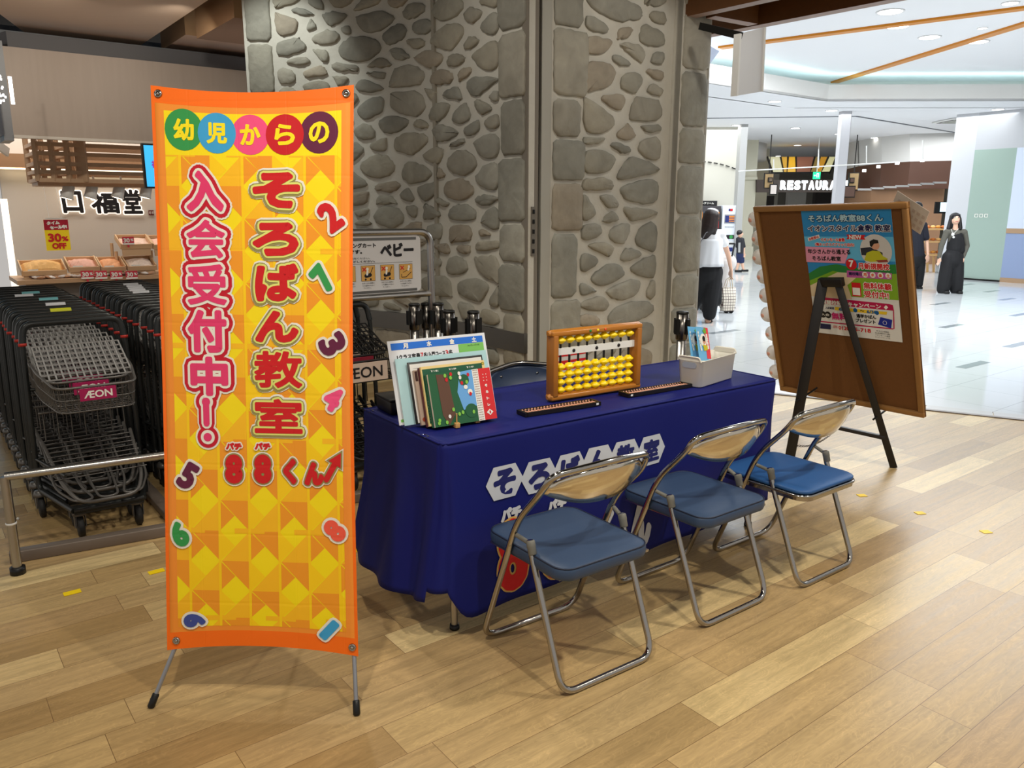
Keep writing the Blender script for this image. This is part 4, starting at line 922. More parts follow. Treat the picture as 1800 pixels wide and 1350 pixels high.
ordn = ['second', 'third', 'fourth', 'fifth', 'sixth', 'seventh', 'eighth', 'ninth', 'tenth', 'eleventh', 'twelfth', 'thirteenth', 'fourteenth', 'fifteenth']
stick = {3: ('yellow', .02), 5: ('white', .03), 7: ('teal', .04), 9: ('white', -.05), 10: ('teal', .0)}
for k in range(1, 14):
    lb = '%s grey cart back from the front in the left nested row' % ordn[k - 1]
    if k in stick: c = make_cart(lb + ', %s handle sticker' % stick[k][0], G1_, stick[k])
    else: c = copy_tree(first); c['label'] = lb
    c.location = O1 + V * GAP * k + U * .004 * (k % 3 - 1)
O2 = O1 + U * .60 - V * .05; G2_ = 'grey shopping carts nested in the right row beside the banner'
f2 = None
for k in range(0, 15):
    lb = '%s grey cart back from the front in the right nested row' % (['front one'] + ordn)[k - 0 if k == 0 else k - 0] if k else 'front grey shopping cart of the right row, mostly behind the banner'
    if k in (8, 9, 10, 11, 12): c = make_cart(lb + ', white handle sticker', G2_, ('white', .0 + .02 * (k - 9)))
    else: c = copy_tree(first); c['label'] = lb; c['group'] = G2_
    c.location = O2 + V * GAP * k + U * .004 * (k % 3 - 1)
M_BK_ = mat('cart_black_wire', (24, 22, 22), .4, .2)
O3 = Vector((-1.0, 4.50, 0))
bb = make_cart('black wire baby cart with a pale plate, nearest the stone wall under the white sign', 'black baby carts between the banner and the stone wall', None, True, M_BK_, mat('cart_pale_plate', (196, 176, 160), .5), I_K, .27, .10, mat('cart_black_wire', (24, 22, 22)), -.06)
bb.location = O3
b2 = None
for k in range(1, 4):
    c = copy_tree(bb); c['label'] = 'black wire baby cart nested %s behind the pale-plated one' % ('directly', 'second', 'third')[k - 1]; c.location = O3 + V * GAP * k
    if k == 1:
        for ch in c.children:
            if ch.name.startswith('logo_plate'): ch.data = ch.data.copy(); ch.data.materials[0] = mat('cart_dark_red_plate', (120, 18, 40), .5)

# corral: kerbs, front rail, posts
RZ = U.copy(); kA = lv(18, 992); kB = kA + (lv(284, 945) - kA).normalized() * 1.9; kd = (kB - kA).normalized()
t = thing('cart_corral', 'low stainless steel corral with a kerb and a tube rail in front of the carts', 'corral', Vector((kA.x, kA.y, 0)))
kn = Vector((-kd.y, kd.x, 0))
b = MB(); b.slab([kA, kB, kB + kn * .055, kA + kn * .055], Z, .05); bw(b, 'kerb', mat('brown_grey_kerb', (120, 108, 98), .45, .3), t, bevel=.004)
b = MB(); q = kA + kd * .66 + kn * .05; b.slab([q, q + U * .06, q + U * .06 + V * 2.5, q + V * 2.5], Z, .04); bw(b, 'side_kerb', mat('brown_grey_kerb', (120, 108, 98), .45, .3), t, bevel=.004)
pf = lv(10, 1012); ra = onp(8, 838, pf, kn); rb = onp(283, 801, pf, kn); rd = (rb - ra).normalized(); rb = ra + rd * 1.15
b = MB(); b.tube([ra, rb], .0175, 14); bw(b, 'rail', M_STEEL, t)
for s, lb in ((0, None), (1.15, None)):
    b = MB(); p = ra + rd * s; b.tube([(p.x, p.y, 0), (p.x, p.y, p.z)], .0185, 14); b.lathe([(.03, 0), (.03, .03), (.02, .032)], (p.x, p.y, 0), seg=16, mi=1); b.lathe([(.021, 0), (.021, .008)], (p.x, p.y, .22), seg=14, mi=2); bw(b, 'post', [M_STEEL, M_BLACKP, M_WHITE], t)
# inverted-U sign frame
SP = Vector((-.50, 4.93, 0)); zt_ = 1.365; zm_ = .99
t = thing('sign_frame', 'stainless steel inverted-U frame holding the white baby cart sign by the stone wall', 'sign frame', SP)
SL_ = SP - U * 1.15
b = MB(); b.tube(fillet([SP, SP + Z * zt_, SL_ + Z * zt_, SL_], .085, 8), .0215, 14); bw(b, 'tube_frame', M_STEEL, t)
b = MB(); b.tube([SP + Z * zm_, SL_ + Z * zm_], .019, 12); bw(b, 'lower_bar', M_STEEL, t)
b = MB()
for zz in (zt_ - .038, zm_ + .032): b.box(SP - U * .58 + Z * zz, (.95, .018, .016), (U, V, Z))
bw(b, 'clip_channel', mat('grey_channel', (110, 110, 108), .4, .6), t)
sc_ = SP - U * .575 + Z * ((zt_ + zm_) / 2 + .0) - V * .004
b = MB(); pts = rrect(1.0, .335, .03); vs = [sc_ + U * x + Z * y for x, y in pts]; b.slab(vs, -V, .004); o = bw(b, 'sign_board', mat('sign_white', (214, 212, 210), .5), t)
pr = Print(lambda x, y, h: sc_ + U * x + Z * y - V * (.0045 + h), .0006)
pr.text('ベビー', .34, .085, .215, .072, I_K, 2, .0045); pr.text('これはショッピングカート', .02, .115, .36, .024, I_K, 2, .0012); pr.text('専用カートです。', -.02, .08, .26, .022, I_K, 2, .0012)
pr.text('お子様の安全のため必ずご使用ください。', -.02, .042, .36, .012, I_K, 2); pr.text('使用後は元の場所へおもどしください。', -.0, .024, .38, .012, I_K, 2, .0005)
pr.line([(-.46, .008), (.44, .012)], .0015, I_K, 2)
M_TAN = ink('tan', 214, 164, 84)
for k in range(8):
    x = .395 - k * .125; pr.rect(x - .045, -.09, x + .045, -.0, I_K, 2); pr.rect(x - .0435, -.0885, x + .0435, -.0015, M_TAN, 3)
    if k < 3: pr.line([(x - .036, -.012), (x - .016, -.032)], .006, I_R, 5); pr.line([(x - .016, -.012), (x - .036, -.032)], .006, I_R, 5)
    if k == 0: pr.line([(x - .03, -.06), (x - .03, -.078), (x + .0, -.078), (x + .035, -.05)], .004, I_K, 4); pr.line([(x - .02, -.05), (x + .03, -.028)], .003, I_K, 4); pr.disc(x + .02, -.016, .007, I_W, 5); pr.line([(x + .015, -.035), (x + .02, -.022)], .012, I_W, 5)
    elif k in (1, 2): pr.line([(x - .015, -.06), (x + .012, -.055)], .022, I_K, 4); pr.line([(x + .01, -.055), (x + .03, -.012)], .004, I_K, 4); pr.disc(x - .018, -.08, .006, I_K, 4); pr.disc(x + .015, -.08, .006, I_K, 4); pr.disc(x - .005, -.02, .008, I_W, 5); pr.line([(x - .005, -.032), (x - .008, -.052)], .012, I_W, 5)
    else: pr.disc(x, -.018, .008, I_W, 4); pr.line([(x, -.03), (x, -.055)], .016, I_W, 4); pr.line([(x - .004, -.055), (x - .006, -.082)], .006, I_W, 4); pr.line([(x + .004, -.055), (x + .006, -.082)], .006, I_W, 4)
    for j in range(3): pr.text(('お子さまに座席に', 'って着席させない', 'でください。')[j], x - .008 * (j == 2), -.102 - j * .014, .08 - .03 * (j == 2), .009, I_K, 2)
bw(pr.mb, 'sign_print', pr.mats, t)

# stanchions
def stanchion(p, zt_, lab, rz=0, belt=True):
    t = thing('stanchion', lab, 'stanchion', (p.x, p.y, 0), rz, 'black and steel belt stanchions')
    b = MB(); b.lathe([(.16, 0), (.165, .012), (.12, .03), (.03, .045)], seg=32); b.build('base', M_BLACKM, t)
    b = MB(); b.lathe([(.027, .04), (.027, zt_ - .15)], seg=18); b.build('pole', M_STEEL, t)
    b = MB(); b.lathe([(.031, zt_ - .16), (.034, zt_ - .155), (.034, zt_ - .012)], seg=20); b.build('head', mat('dark_chrome', (104, 100, 96), .26, 1), t)
    b = MB(); b.lathe([(.035, zt_ - .014), (.034, zt_ - .003), (.028, zt_), (0, zt_)], seg=20); b.build('cap', M_BLACKP, t)
    b = MB()
    for a in (0, PI / 2, PI, 1.5 * PI):
        x, y = math.cos(a), math.sin(a); b.box((x * .042, y * .042, zt_ - .085), (.016 if abs(x) > .5 else .024, .024 if abs(x) > .5 else .016, .085))
    b.build('belt_slot', M_BLACKP, t)
for (px, py, Y, lb) in ((728, 533, 4.78, 'stanchion left of the sign frame post'), (749, 532, 4.95, 'stanchion partly hidden directly behind the sign frame post'), (770, 532, 4.85, 'stanchion just right of the sign frame post'),
                        (789, 545, 4.50, 'stanchion in front of the two behind it, between the post and the lone one'), (832, 546, 4.45, 'stanchion standing alone, farthest right of those behind the papers')):
    p = at(px, py, Y); stanchion(p, p.z, lb, R(37))
p = at(1200, 547, 4.45); stanchion(p, p.z, 'single stanchion at the right-hand corner of the stone pier behind the table', R(37))
# fire extinguisher sign plate
pp = onp(1005, 640, PO - V * .30, V); t = thing('fire_extinguisher_sign', 'white and red FIRE EXTINGUISHER sign standing at the foot of the stone pier', 'sign', (pp.x, pp.y, 0), CART_RZ)
b = MB(); b.box((0, 0, .37), (.30, .012, .30)); b.tube([(0, .01, 0), (0, .01, .5)], .01, 8); b.lathe([(.1, 0), (.1, .02)], (0, .01, 0)); b.build('board', mat('sign_white', (214, 212, 210), .5), t)
pr = Print(lambda x, y, h: Vector((x, -.007 - h, .37 + y)), .001); pr.rect(-.15, .09, .15, .15, I_R); pr.rect(-.145, -.01, .145, .06, I_R); pr.text('FIRE EXTINGUISHER', .03, .025, .2, .03, I_W, 3, .0015); pr.line([(-.13, .0), (-.13, .045), (-.11, .03)], .012, I_W, 3); pr.text('消火器', 0, -.06, .12, .04, I_GY, 3, .001); pr.build('print', t)
# yellow tape marks
M_TAPE = mat('yellow_tape', (250, 214, 10), .5)
for k, (px, py, lb) in enumerate(((127, 1042, 'yellow tape mark on the planks nearest the left frame edge'), (275, 1005, 'yellow tape mark against the left edge of the banner'), (1515, 871, 'yellow tape mark behind the third chair'), (1617, 902, 'yellow tape mark between the two others on the right'), (1733, 935, 'yellow tape mark farthest right'), (627, 968, 'yellow tape mark just right of the banner edge'))):
    p = lv(px, py); b = MB(); b.box((0, 0, .001), (.062 if px < 700 else .046, .036, .0015)); o = b.build('tape_mark', M_TAPE); o.location = (p.x, p.y, .0005); o.rotation_euler.z = CART_RZ - (.0 if px < 700 else .5)
    tag(o, lb, 'tape', 'yellow tape marks on the wooden floor')
b = MB(); b.lathe([(0, -.008), (.008, 0), (0, .008)], seg=10); o = b.build('white_crumb', M_WHITE); p = lv(32, 914); o.location = (p.x, p.y, .008); tag(o, 'tiny white ball lying on the floor under the carts', 'crumb')
# ================================================================== BANNER
BW, BH = .60, 1.705
TL_ = Vector((-1.057, 2.459, 1.851)); bx = Vector((.999, -.052, -.003)).normalized(); bu = Vector((.007, .13, .991)).normalized(); bnrm = bu.cross(bx).normalized() * -1
if bnrm.y > 0: bnrm = -bnrm
BO = (TL_ + bx * BW / 2 - bu * BH)                       # bottom centre
t_ban = thing('x_banner', 'tall orange and yellow vertical banner on a grey X stand in the left foreground', 'banner', (BO.x, BO.y + .12, 0))
def bsurf(x, y, h=0):
    """x across 0..BW, y up from the bottom 0..BH; the cloth sags between its four eyelets"""
    u_ = min(1, max(0, x / BW)); v_ = min(1, max(0, y / BH)); a = 4 * u_ * (1 - u_)
    yy = y - .020 * a * max(0, (v_ - .86) / .14) ** 1 + .022 * a * max(0, (.12 - v_) / .12)
    xx = x + (.009 * math.sin(PI * v_)) * (1 - 2 * u_)
    w = -.003 * math.sin(PI * u_) + .0016 * math.sin(9 * v_ + 3 * u_)
    return TL_ - bu * BH + bx * xx + bu * yy + bnrm * (w + h)
def creases(m):
    q = N(m); tc = q.n('ShaderNodeNewGeometry'); n = q.n('ShaderNodeTexNoise'); n.inputs['Scale'].default_value = 5; n.inputs['Detail'].default_value = 3; n.inputs['Distortion'].default_value = 1.2
    q.l(tc.outputs['Position'], n.inputs['Vector']); sx = q.n('ShaderNodeSeparateXYZ'); q.l(tc.outputs['Position'], sx.inputs[0])
    z = q.m('ABSOLUTE', q.m('SUBTRACT', q.m('FRACT', q.m('DIVIDE', q.m('ADD', sx.outputs[2], q.m('MULTIPLY', n.outputs[0], .01)), .213)), .5))
    x = q.m('ABSOLUTE', q.m('SUBTRACT', q.m('FRACT', q.m('DIVIDE', sx.outputs[0], .146)), .5))
    f = q.m('ADD', q.m('MINIMUM', z, .03), q.m('MINIMUM', x, .02)); f = q.m('ADD', q.m('MULTIPLY', f, 1.2), q.m('MULTIPLY', n.outputs[0], .25))
    bp = q.n('ShaderNodeBump'); bp.inputs['Strength'].default_value = .55; bp.inputs['Distance'].default_value = .02; q.l(f, bp.inputs['Height']); q.l(bp.outputs[0], q.b.inputs['Normal']); return m
def bink(n, r, g, b): return creases(mat('banner_' + n, (r, g, b), .38))
B_O = bink('orange', 250, 128, 24); B_OI = bink('inner_orange', 244, 146, 48); B_Y = bink('yellow', 250, 222, 8); B_A = bink('amber', 252, 206, 12); B_D = bink('diamond_orange', 242, 154, 34); B_D2 = bink('diamond_light', 250, 188, 26)
B_HEM = bink('hem_orange', 252, 112, 14)
b = MB(); nx, ny = 24, 68
vs = [bsurf(BW * i / nx, BH * j / ny) for j in range(ny + 1) for i in range(nx + 1)]; fs = []
for j in range(ny):
    for i in range(nx): o = j * (nx + 1) + i; fs.append((o, o + 1, o + nx + 2, o + nx + 1))
b.add(vs, fs, 0, True); 
sheet = bw(b, 'banner_sheet', [B_OI], t_ban, solid=.0008)
# position finder: photo landmarks measured on the banner's own sheet
def BP(px, py):
    p = onp(px, py, TL_, bnrm) - (TL_ - bu * BH); return p.dot(bx), p.dot(bu)
pr = Print(bsurf, .00016)
def strip(x0, y0, x1, y1, m, layer, nx=8, ny=8):
    for i in range(nx):
        for j in range(ny): pr.rect(x0 + (x1 - x0) * i / nx, y0 + (y1 - y0) * j / ny, x0 + (x1 - x0) * (i + 1) / nx, y0 + (y1 - y0) * (j + 1) / ny, m, layer)
strip(.0, BH - .048, BW, BH, B_HEM, 1, 16, 3); strip(0, 0, BW, .055, B_HEM, 1, 16, 3); strip(0, 0, .010, BH, B_HEM, 1, 1, 20); strip(BW - .010, 0, BW, BH, B_HEM, 1, 1, 20)
x0, x1, y0, y1 = .036, BW - .036, .072, BH - .068
strip(x0, y0, x1, y1, B_Y, 2, 12, 30)
def clipr(P):
    for nx_, ny_, d in ((1, 0, x1), (-1, 0, -x0), (0, 1, y1 - .13), (0, -1, -y0)): P = clip(P, nx_, ny_, d) if len(P) > 2 else P
    return P
px_ = .094
for j in range(-1, 18):
    for i in range(-1, 7):
        cx, cy = x0 + (i + .45) * px_, y0 + (j + .3) * px_
        if (i + j) % 2 == 0:
            for P, m in (([(cx, cy + px_), (cx - px_ * .95, cy), (cx, cy)], B_D2), ([(cx - px_ * .95, cy), (cx, cy - px_), (cx, cy)], B_D), ([(cx, cy - px_), (cx + px_ * .5, cy - px_ * .5), (cx, cy)], B_A), ([(cx, cy + px_), (cx + px_ * .5, cy + px_ * .5), (cx, cy)], B_D)):
                P = clipr(P)
                if len(P) > 2: pr.poly(P, m, 3)
        elif j % 3 == 0:
            P = clipr([(cx - px_ * .5, cy - .008), (cx + px_ * .5, cy - .008), (cx + px_ * .5, cy + .008), (cx - px_ * .5, cy + .008)])
            if len(P) > 2: pr.poly(P, B_D2, 4)
for i in range(6):
    xx = x0 + (i + .45) * px_; strip(xx - .004, y0, xx + .004, y1 - .13, B_A, 5, 1, 30)
# header discs
for k, (ch, px, py, m) in enumerate((('幼', 325, 232, bink('green', 52, 150, 74)), ('児', 383, 236, bink('blue', 60, 160, 212)), ('か', 442, 238, bink('pink', 240, 78, 130)), ('ら', 503, 238, bink('red', 200, 22, 30)), ('の', 564, 236, bink('plum', 98, 26, 60)))):
    cx, cy = BP(px, py); pr.disc(cx, cy + .012, .057, m, 7 + 2 * (k % 2 == 1) , .063)
    cy += .012; pr.text(ch, cx, cy, .056, .060, bink('lettering_yellow', 250, 226, 20), 14, .0028)
# left column: joining call in pink with white and crimson outlines
B_W = bink('white', 236, 230, 216); B_C = bink('crimson', 196, 16, 40); B_P = bink('rose', 226, 56, 108); B_R = bink('deep_red', 205, 22, 26); B_OL = bink('shadow_olive', 150, 140, 80); B_LM = bink('lime', 224, 226, 120)
def col(chars, boxes, m, r, o1, o2, extra=(), base=30):
    for ch, (a, c, d, e) in zip(chars, boxes):
        (X0, Y1), (X1, Y0) = BP(a, c), BP(d, e)
        pr.text(ch, (X0 + X1) / 2, (Y0 + Y1) / 2, X1 - X0 - 2 * r, Y1 - Y0 - 2 * r, m, base, r, outl=[o1, o2] + list(extra))
Lb = [(328, 300, 396, 372), (328, 386, 398, 454), (328, 464, 400, 536), (328, 544, 400, 620), (332, 626, 402, 696)]
for ch, bxx in zip('入会受付中', Lb):
    (X0, Y1), (X1, Y0) = BP(*bxx[:2]), BP(*bxx[2:]); r = .0062 if ch not in '受会' else .0040
    pr.text(ch, (X0 + X1) / 2, (Y0 + Y1) / 2, X1 - X0 - 2 * r, Y1 - Y0 - 2 * r, B_P, 34, r)
    pr.text(ch, (X0 + X1) / 2, (Y0 + Y1) / 2, X1 - X0 - 2 * r, Y1 - Y0 - 2 * r, B_W, 28, r + .008)
    pr.text(ch, (X0 + X1) / 2, (Y0 + Y1) / 2, X1 - X0 - 2 * r, Y1 - Y0 - 2 * r, B_C, 22, r + .019)
    pr.text(ch, (X0 + X1) / 2, (Y0 + Y1) / 2, X1 - X0 - 2 * r, Y1 - Y0 - 2 * r, B_W, 16, r + .025)
e0, e1, e2 = BP(361, 706), BP(362, 744), BP(364, 768)
for rr, m, ly in ((.013, B_P, 34), (.022, B_W, 28), (.033, B_C, 22), (.039, B_W, 16)):
    pr.line([e0, ((e0[0] + e1[0]) / 2, (e0[1] + e1[1]) / 2), e1], rr * 1.5, m, ly); pr.disc(e2[0], e2[1], rr, m, ly); pr.disc(e0[0], e0[1], rr, m, ly)
Rb = [(446, 302, 532, 366), (446, 390, 530, 450), (450, 462, 530, 530), (450, 545, 530, 602), (448, 616, 536, 682), (448, 700, 536, 762)]
for ch, bxx in zip('そろばん教室', Rb):
    (X0, Y1), (X1, Y0) = BP(*bxx[:2]), BP(*bxx[2:]); r = .0066 if ch not in '教室' else .0038
    a = ((X0 + X1) / 2, (Y0 + Y1) / 2, X1 - X0 - 2 * r, Y1 - Y0 - 2 * r)
    pr.text(ch, *a, B_R, 34, r); pr.text(ch, *a, B_LM, 28, r + .006); pr.text(ch, a[0] - .002, a[1] - .002, a[2], a[3], B_OL, 22, r + .011); pr.text(ch, *a, B_W, 16, r + .015)
# numerals scattered down the sides
for ch, px, py, ww, hh, rot, m in (('2', 586, 380, .055, .09, 35, B_R), ('7', 574, 488, .05, .085, 48, bink('green', 52, 150, 74)), ('3', 591, 604, .055, .085, -60, bink('plum', 98, 26, 60)), ('4', 591, 700, .05, .075, -30, bink('pink', 240, 78, 130)),
                                   ('5', 329, 836, .05, .085, -30, bink('plum', 98, 26, 60)), ('6', 315, 938, .05, .08, 25, bink('green', 52, 150, 74)), ('8', 592, 932, .05, .075, 50, bink('coral', 240, 90, 66)), ('9', 343, 1093, .045, .07, 90, bink('navy', 60, 76, 150)), ('1', 580, 1110, .028, .075, -40, bink('blue', 60, 160, 212))):
    cx, cy = BP(px, py); r = .0062
    for rr, mm, ly in ((r, m, 34), (r + .008, B_W, 22)): pr.text(ch, cx, cy, ww - 2 * r, hh - 2 * r, mm, ly, rr, rot=R(rot))
# 88-kun line with its ruby
for ch, px, py, ww, hh, r in (('8', 411, 824, .056, .090, .0068), ('8', 463, 824, .056, .090, .0068), ('く', 512, 828, .042, .078, .006), ('ん', 556, 832, .062, .072, .006)):
    cx, cy = BP(px, py)
    for rr, mm, ly in ((r, B_R, 34), (r + .004, B_OL, 28), (r + .008, B_W, 22)): pr.text(ch, cx, cy, ww - 2 * r, hh - 2 * r, mm, ly, rr)
for px in (411, 463):
    cx, cy = BP(px, 784); pr.text('パチ', cx, cy, .046, .018, B_R, 36, .002); pr.text('パチ', cx, cy, .046, .018, B_W, 30, .006)
ax0, ax1 = BP(578, 842), BP(593, 816)
for rr, mm, ly in ((.018, B_R, 35), (.028, B_OL, 28), (.034, B_W, 22)):
    pr.line([ax0, ax1], rr, mm, ly)
    d = Vector((ax1[0] - ax0[0], ax1[1] - ax0[1])).normalized(); n_ = Vector((-d.y, d.x)); g = rr + .012; c = Vector(ax1) + d * .012
    pr.poly([tuple(c + d * g), tuple(c - d * g * .35 + n_ * g * .72), tuple(c - d * g * .35 - n_ * g * .72)][::-1], mm, ly + 1)
pr.fn = bsurf
bw(pr.mb, 'banner_print', pr.mats, t_ban)
# eyelets
for k, (x, y) in enumerate(((.022, BH - .022), (BW - .022, BH - .022), (.03, .028), (BW - .018, .026))):
    b = MB(); p = bsurf(x, y, .001); b.lathe([(.0055, 0), (.0065, .004), (.011, .0035), (.0125, 0)], p, bnrm, 18); b.lathe([(.006, .0005), (.0055, .005), (.002, .007)], p, bnrm, 12); bw(b, 'eyelet', M_CHROME, t_ban)
# X stand
M_ALU = mat('grey_alu_pole', (150, 152, 158), .35, .6)
fL, fR = lv(268, 1243), lv(627, 1256); fL.z = fR.z = .012
tLc, tRc = bsurf(.022, BH - .03, -.02), bsurf(BW - .022, BH - .03, -.02); bLc, bRc = bsurf(.03, .028, -.012), bsurf(BW - .018, .026, -.012)
hub = (fL + fR) / 2 * .45 + (tLc + tRc) / 2 * .55 + Vector((0, .11, 0)); hub.z = .62
for k, (a, c) in enumerate(((tLc, hub), (tRc, hub))):
    b = MB(); b.tube([a, c], .006, 10); bw(b, 'pole', M_ALU, t_ban)
for a, ey in ((fL, bLc), (fR, bRc)):
    b = MB(); b.tube([a, ey + Vector((0, .005, 0)), ey.lerp(hub, .5) + Vector((0, .02, 0)), hub], .0068, 10); bw(b, 'front_leg', M_ALU, t_ban)
    b = MB(); d = (ey - a).normalized(); b.lathe([(.009, -.012), (.011, -.008), (.0105, .03), (.008, .032)], a, d, 12); bw(b, 'foot_cap', M_BLACKP, t_ban)
b = MB(); rf = hub + Vector((0, .52, 0)); rf.z = .012; b.tube([hub, rf], .0068, 10); bw(b, 'rear_leg', M_ALU, t_ban)
b = MB(); b.lathe([(.0, -.03), (.026, -.028), (.03, 0), (.026, .028), (0, .03)], hub, (0, 1, 0), 16); bw(b, 'hub', M_BLACKP, t_ban)

# ================================================================== TABLE
TB = Vector((-.233, 2.567, 0)); TX = Vector((.811, .585, 0)).normalized(); TY = Vector((-TX.y, TX.x, 0)); TL, TD, TH = 1.81, .60, .724
trz = math.atan2(TX.y, TX.x)
def tp(x, y, z=TH): p = TB + TX * x + TY * y; return Vector((p.x, p.y, z))
t = thing('folding_table', 'folding table hidden under the navy cloth, one steel foot showing at the left', 'table', TB + TX * TL / 2 + TY * TD / 2, trz)
b = MB(); b.box((0, 0, TH - .024), (TL - .03, TD - .03, .03)); b.build('tabletop', mat('table_white', (200, 198, 190), .5), t)
for x in (-1, 1):
    for y in (-1, 1):
        b = MB(); X_, Y_ = x * (TL / 2 - .07) , y * (TD / 2 - .055); b.tube([(X_, Y_, 0.02), (X_, Y_, TH - .04)], .0135, 10); lg = b.build('leg', M_STEEL, t)
        b = MB(); b.lathe([(.017, 0), (.019, .004), (.017, .02)], (X_, Y_, 0), seg=14); b.build('foot_cap', M_BLACKP, lg)
    b = MB(); b.tube([(x * (TL / 2 - .07), -TD / 2 + .055, .2), (x * (TL / 2 - .07), TD / 2 - .055, .2)], .011, 8); b.build('crossbar', M_STEEL, t)
# tablecloth
M_CLOTH = mat('navy_cloth', (17, 25, 100), .6, bump=.06, bscale=350, spec=.25)
per = []; rad = .018
def addp(x, y, nx_, ny_, tag_): per.append((x, y, nx_, ny_, tag_))
n = 34
for i in range(n): v_ = i / n; addp(0, TD * (1 - v_), -1, 0, ('L', 1 - v_))
for i in range(5): a = PI + PI / 2 * i / 4; addp(rad + rad * math.cos(a), rad + rad * math.sin(a), math.cos(a), math.sin(a), ('C', i / 4))
n = 90
for i in range(1, n): addp(TL * i / n, 0, 0, -1, ('F', i / n))
for i in range(5): a = -PI / 2 + PI / 2 * i / 4; addp(TL - rad + rad * math.cos(a), rad + rad * math.sin(a), math.cos(a), math.sin(a), ('D', i / 4))
n = 30
for i in range(1, n + 1): addp(TL, TD * i / n, 1, 0, ('R', i / n))
rows = 26; vs = []
for (x, y, nx_, ny_, (k, v_)) in per:
    if k == 'L': zb = .135 + .065 * max(0, (v_ - .80) / .20) ** 2 + .03 * max(0, (.25 - v_) / .25); fl_ = .055 + .05 * math.sin(PI * min(1, v_ * 1.1)) ; rip = .012 * math.sin(v_ * 17 + .6) + .018 * math.exp(-((v_ - .22) / .07) ** 2) * -1
    elif k == 'C': zb = .20; fl_ = .032; rip = 0
    elif k == 'F': s = v_ * TL; zb = .072 + .13 * math.exp(-(s / .055) ** 2) * 1.0 + .04 * v_; fl_ = .012 + .02 * math.exp(-(s / .3) ** 2); rip = .007 * math.sin(s * 15 + 1) + .006 * math.sin(s * 6.3 + 2)
    elif k == 'D': zb = .12; fl_ = .01; rip = 0
    else: zb = .12; fl_ = .015; rip = .01 * math.sin(v_ * 14)
    for r in range(rows + 1):
        q = r / rows; z_ = TH + .003 - (TH - zb) * q
        if q == 0: X_, Y_ = x, y; z_ = TH + .003
        else: o = .003 + (fl_ * q ** 1.6 + rip * min(1, q * 1.5)); X_, Y_ = x + nx_ * o, y + ny_ * o
        if k in 'FCL' and q > .5: X_ -= .05 * math.exp(-(x / .12) ** 2) * (q - .5) * 1.2 * (math.exp(-((1 - v_) * TD / .12) ** 2) if k == 'L' else 1)
        if k in 'FD' and x > TL - .35: X_ -= .055 * q * ((x - TL + .35) / .35) ** 2
        vs.append(tp(X_, Y_, z_))
np_ = len(per); fs = []; b = MB()
for i in range(np_ - 1):
    for r in range(rows): o = i * (rows + 1) + r; fs.append((o, o + 1, o + rows + 2, o + rows + 1))
b.add(vs, fs, 0, True)
# top of the cloth with soft creases
nx, ny = 60, 22; vt = []
for j in range(ny + 1):
    for i in range(nx + 1):
        x, y = TL * i / nx, TD * j / ny; e = min(x, TL - x, y, TD - y); h = .003 + (.0016 * noise.noise(Vector((x * 5, y * 7, 2))) + .001 * noise.noise(Vector((x * 15, y * 4, 5)))) * min(1, e / .05)
        if i == 0 and j < 1: pass
        vt.append(tp(x, y, TH + h))
o0 = len(b.v); b.add(vt, [(j * (nx + 1) + i, j * (nx + 1) + i + 1, (j + 1) * (nx + 1) + i + 1, (j + 1) * (nx + 1) + i) for j in range(ny) for i in range(nx)], 0, True)
b.tube([tp(0, TD, TH + .002), tp(-.002, .02, TH + .002), tp(.02, -.002, TH + .002), tp(TL - .02, -.002, TH + .002), tp(TL, .02, TH + .002), tp(TL, TD, TH + .002), tp(0, TD, TH + .002)], .004, 6)
clo = bw(b, 'tablecloth', M_CLOTH, solid=.0015); tag(clo, 'navy blue cloth covering the table, with white lettering on its front', 'tablecloth')
def cfront(x, y, h): # x along the table front, y = height
    s = x; q = (TH - y) / (TH - .08); fl_ = .012 + .02 * math.exp(-(s / .3) ** 2); rip = .007 * math.sin(s * 15 + 1) + .006 * math.sin(s * 6.3 + 2)
    o = .003 + fl_ * max(q, 0) ** 1.6 + rip * min(1, max(0, q) * 1.5); return tp(x, -o - h - .003, y)
def CF(px, py): p = onp(px, py, TB, TY) - TB; return p.dot(TX), p.z
pr = Print(cfront, .0004)
for ch, (a, c, d, e) in zip('そろばん教室', ((851, 818, 918, 873), (914, 804, 976, 866), (968, 796, 1030, 850), (1020, 780, 1078, 840), (1068, 772, 1122, 826), (1112, 764, 1170, 815))):
    (X0, Y1), (X1, Y0) = CF(a, c), CF(d, e); w_ = X1 - X0; cy = (Y0 + Y1) / 2 ; hgt = Y1 - Y0; cx = (X0 + X1) / 2; hh = .062; ww = .083
    pr.poly([(cx - ww, cy), (cx - ww * .58, cy - hh), (cx + ww * .58, cy - hh), (cx + ww, cy), (cx + ww * .58, cy + hh), (cx - ww * .58, cy + hh)], mat('ink_cloth_white', (196, 200, 208), .6), 2)
    pr.text(ch, cx, cy, .086, .086, mat('ink_cloth_navy', (24, 30, 96), .6), 6, .0065 if ch not in '教室' else .004)
C_W = mat('ink_cloth_white', (196, 200, 208), .6)
for px, py in ((897, 902), (976, 886)): x, y = CF(px, py); pr.text('パチ', x, y, .085, .045, C_W, 3, .0045)
C_T = mat('ink_cloth_tan', (206, 166, 92), .6); C_R = mat('ink_cloth_red', (206, 20, 24), .6)
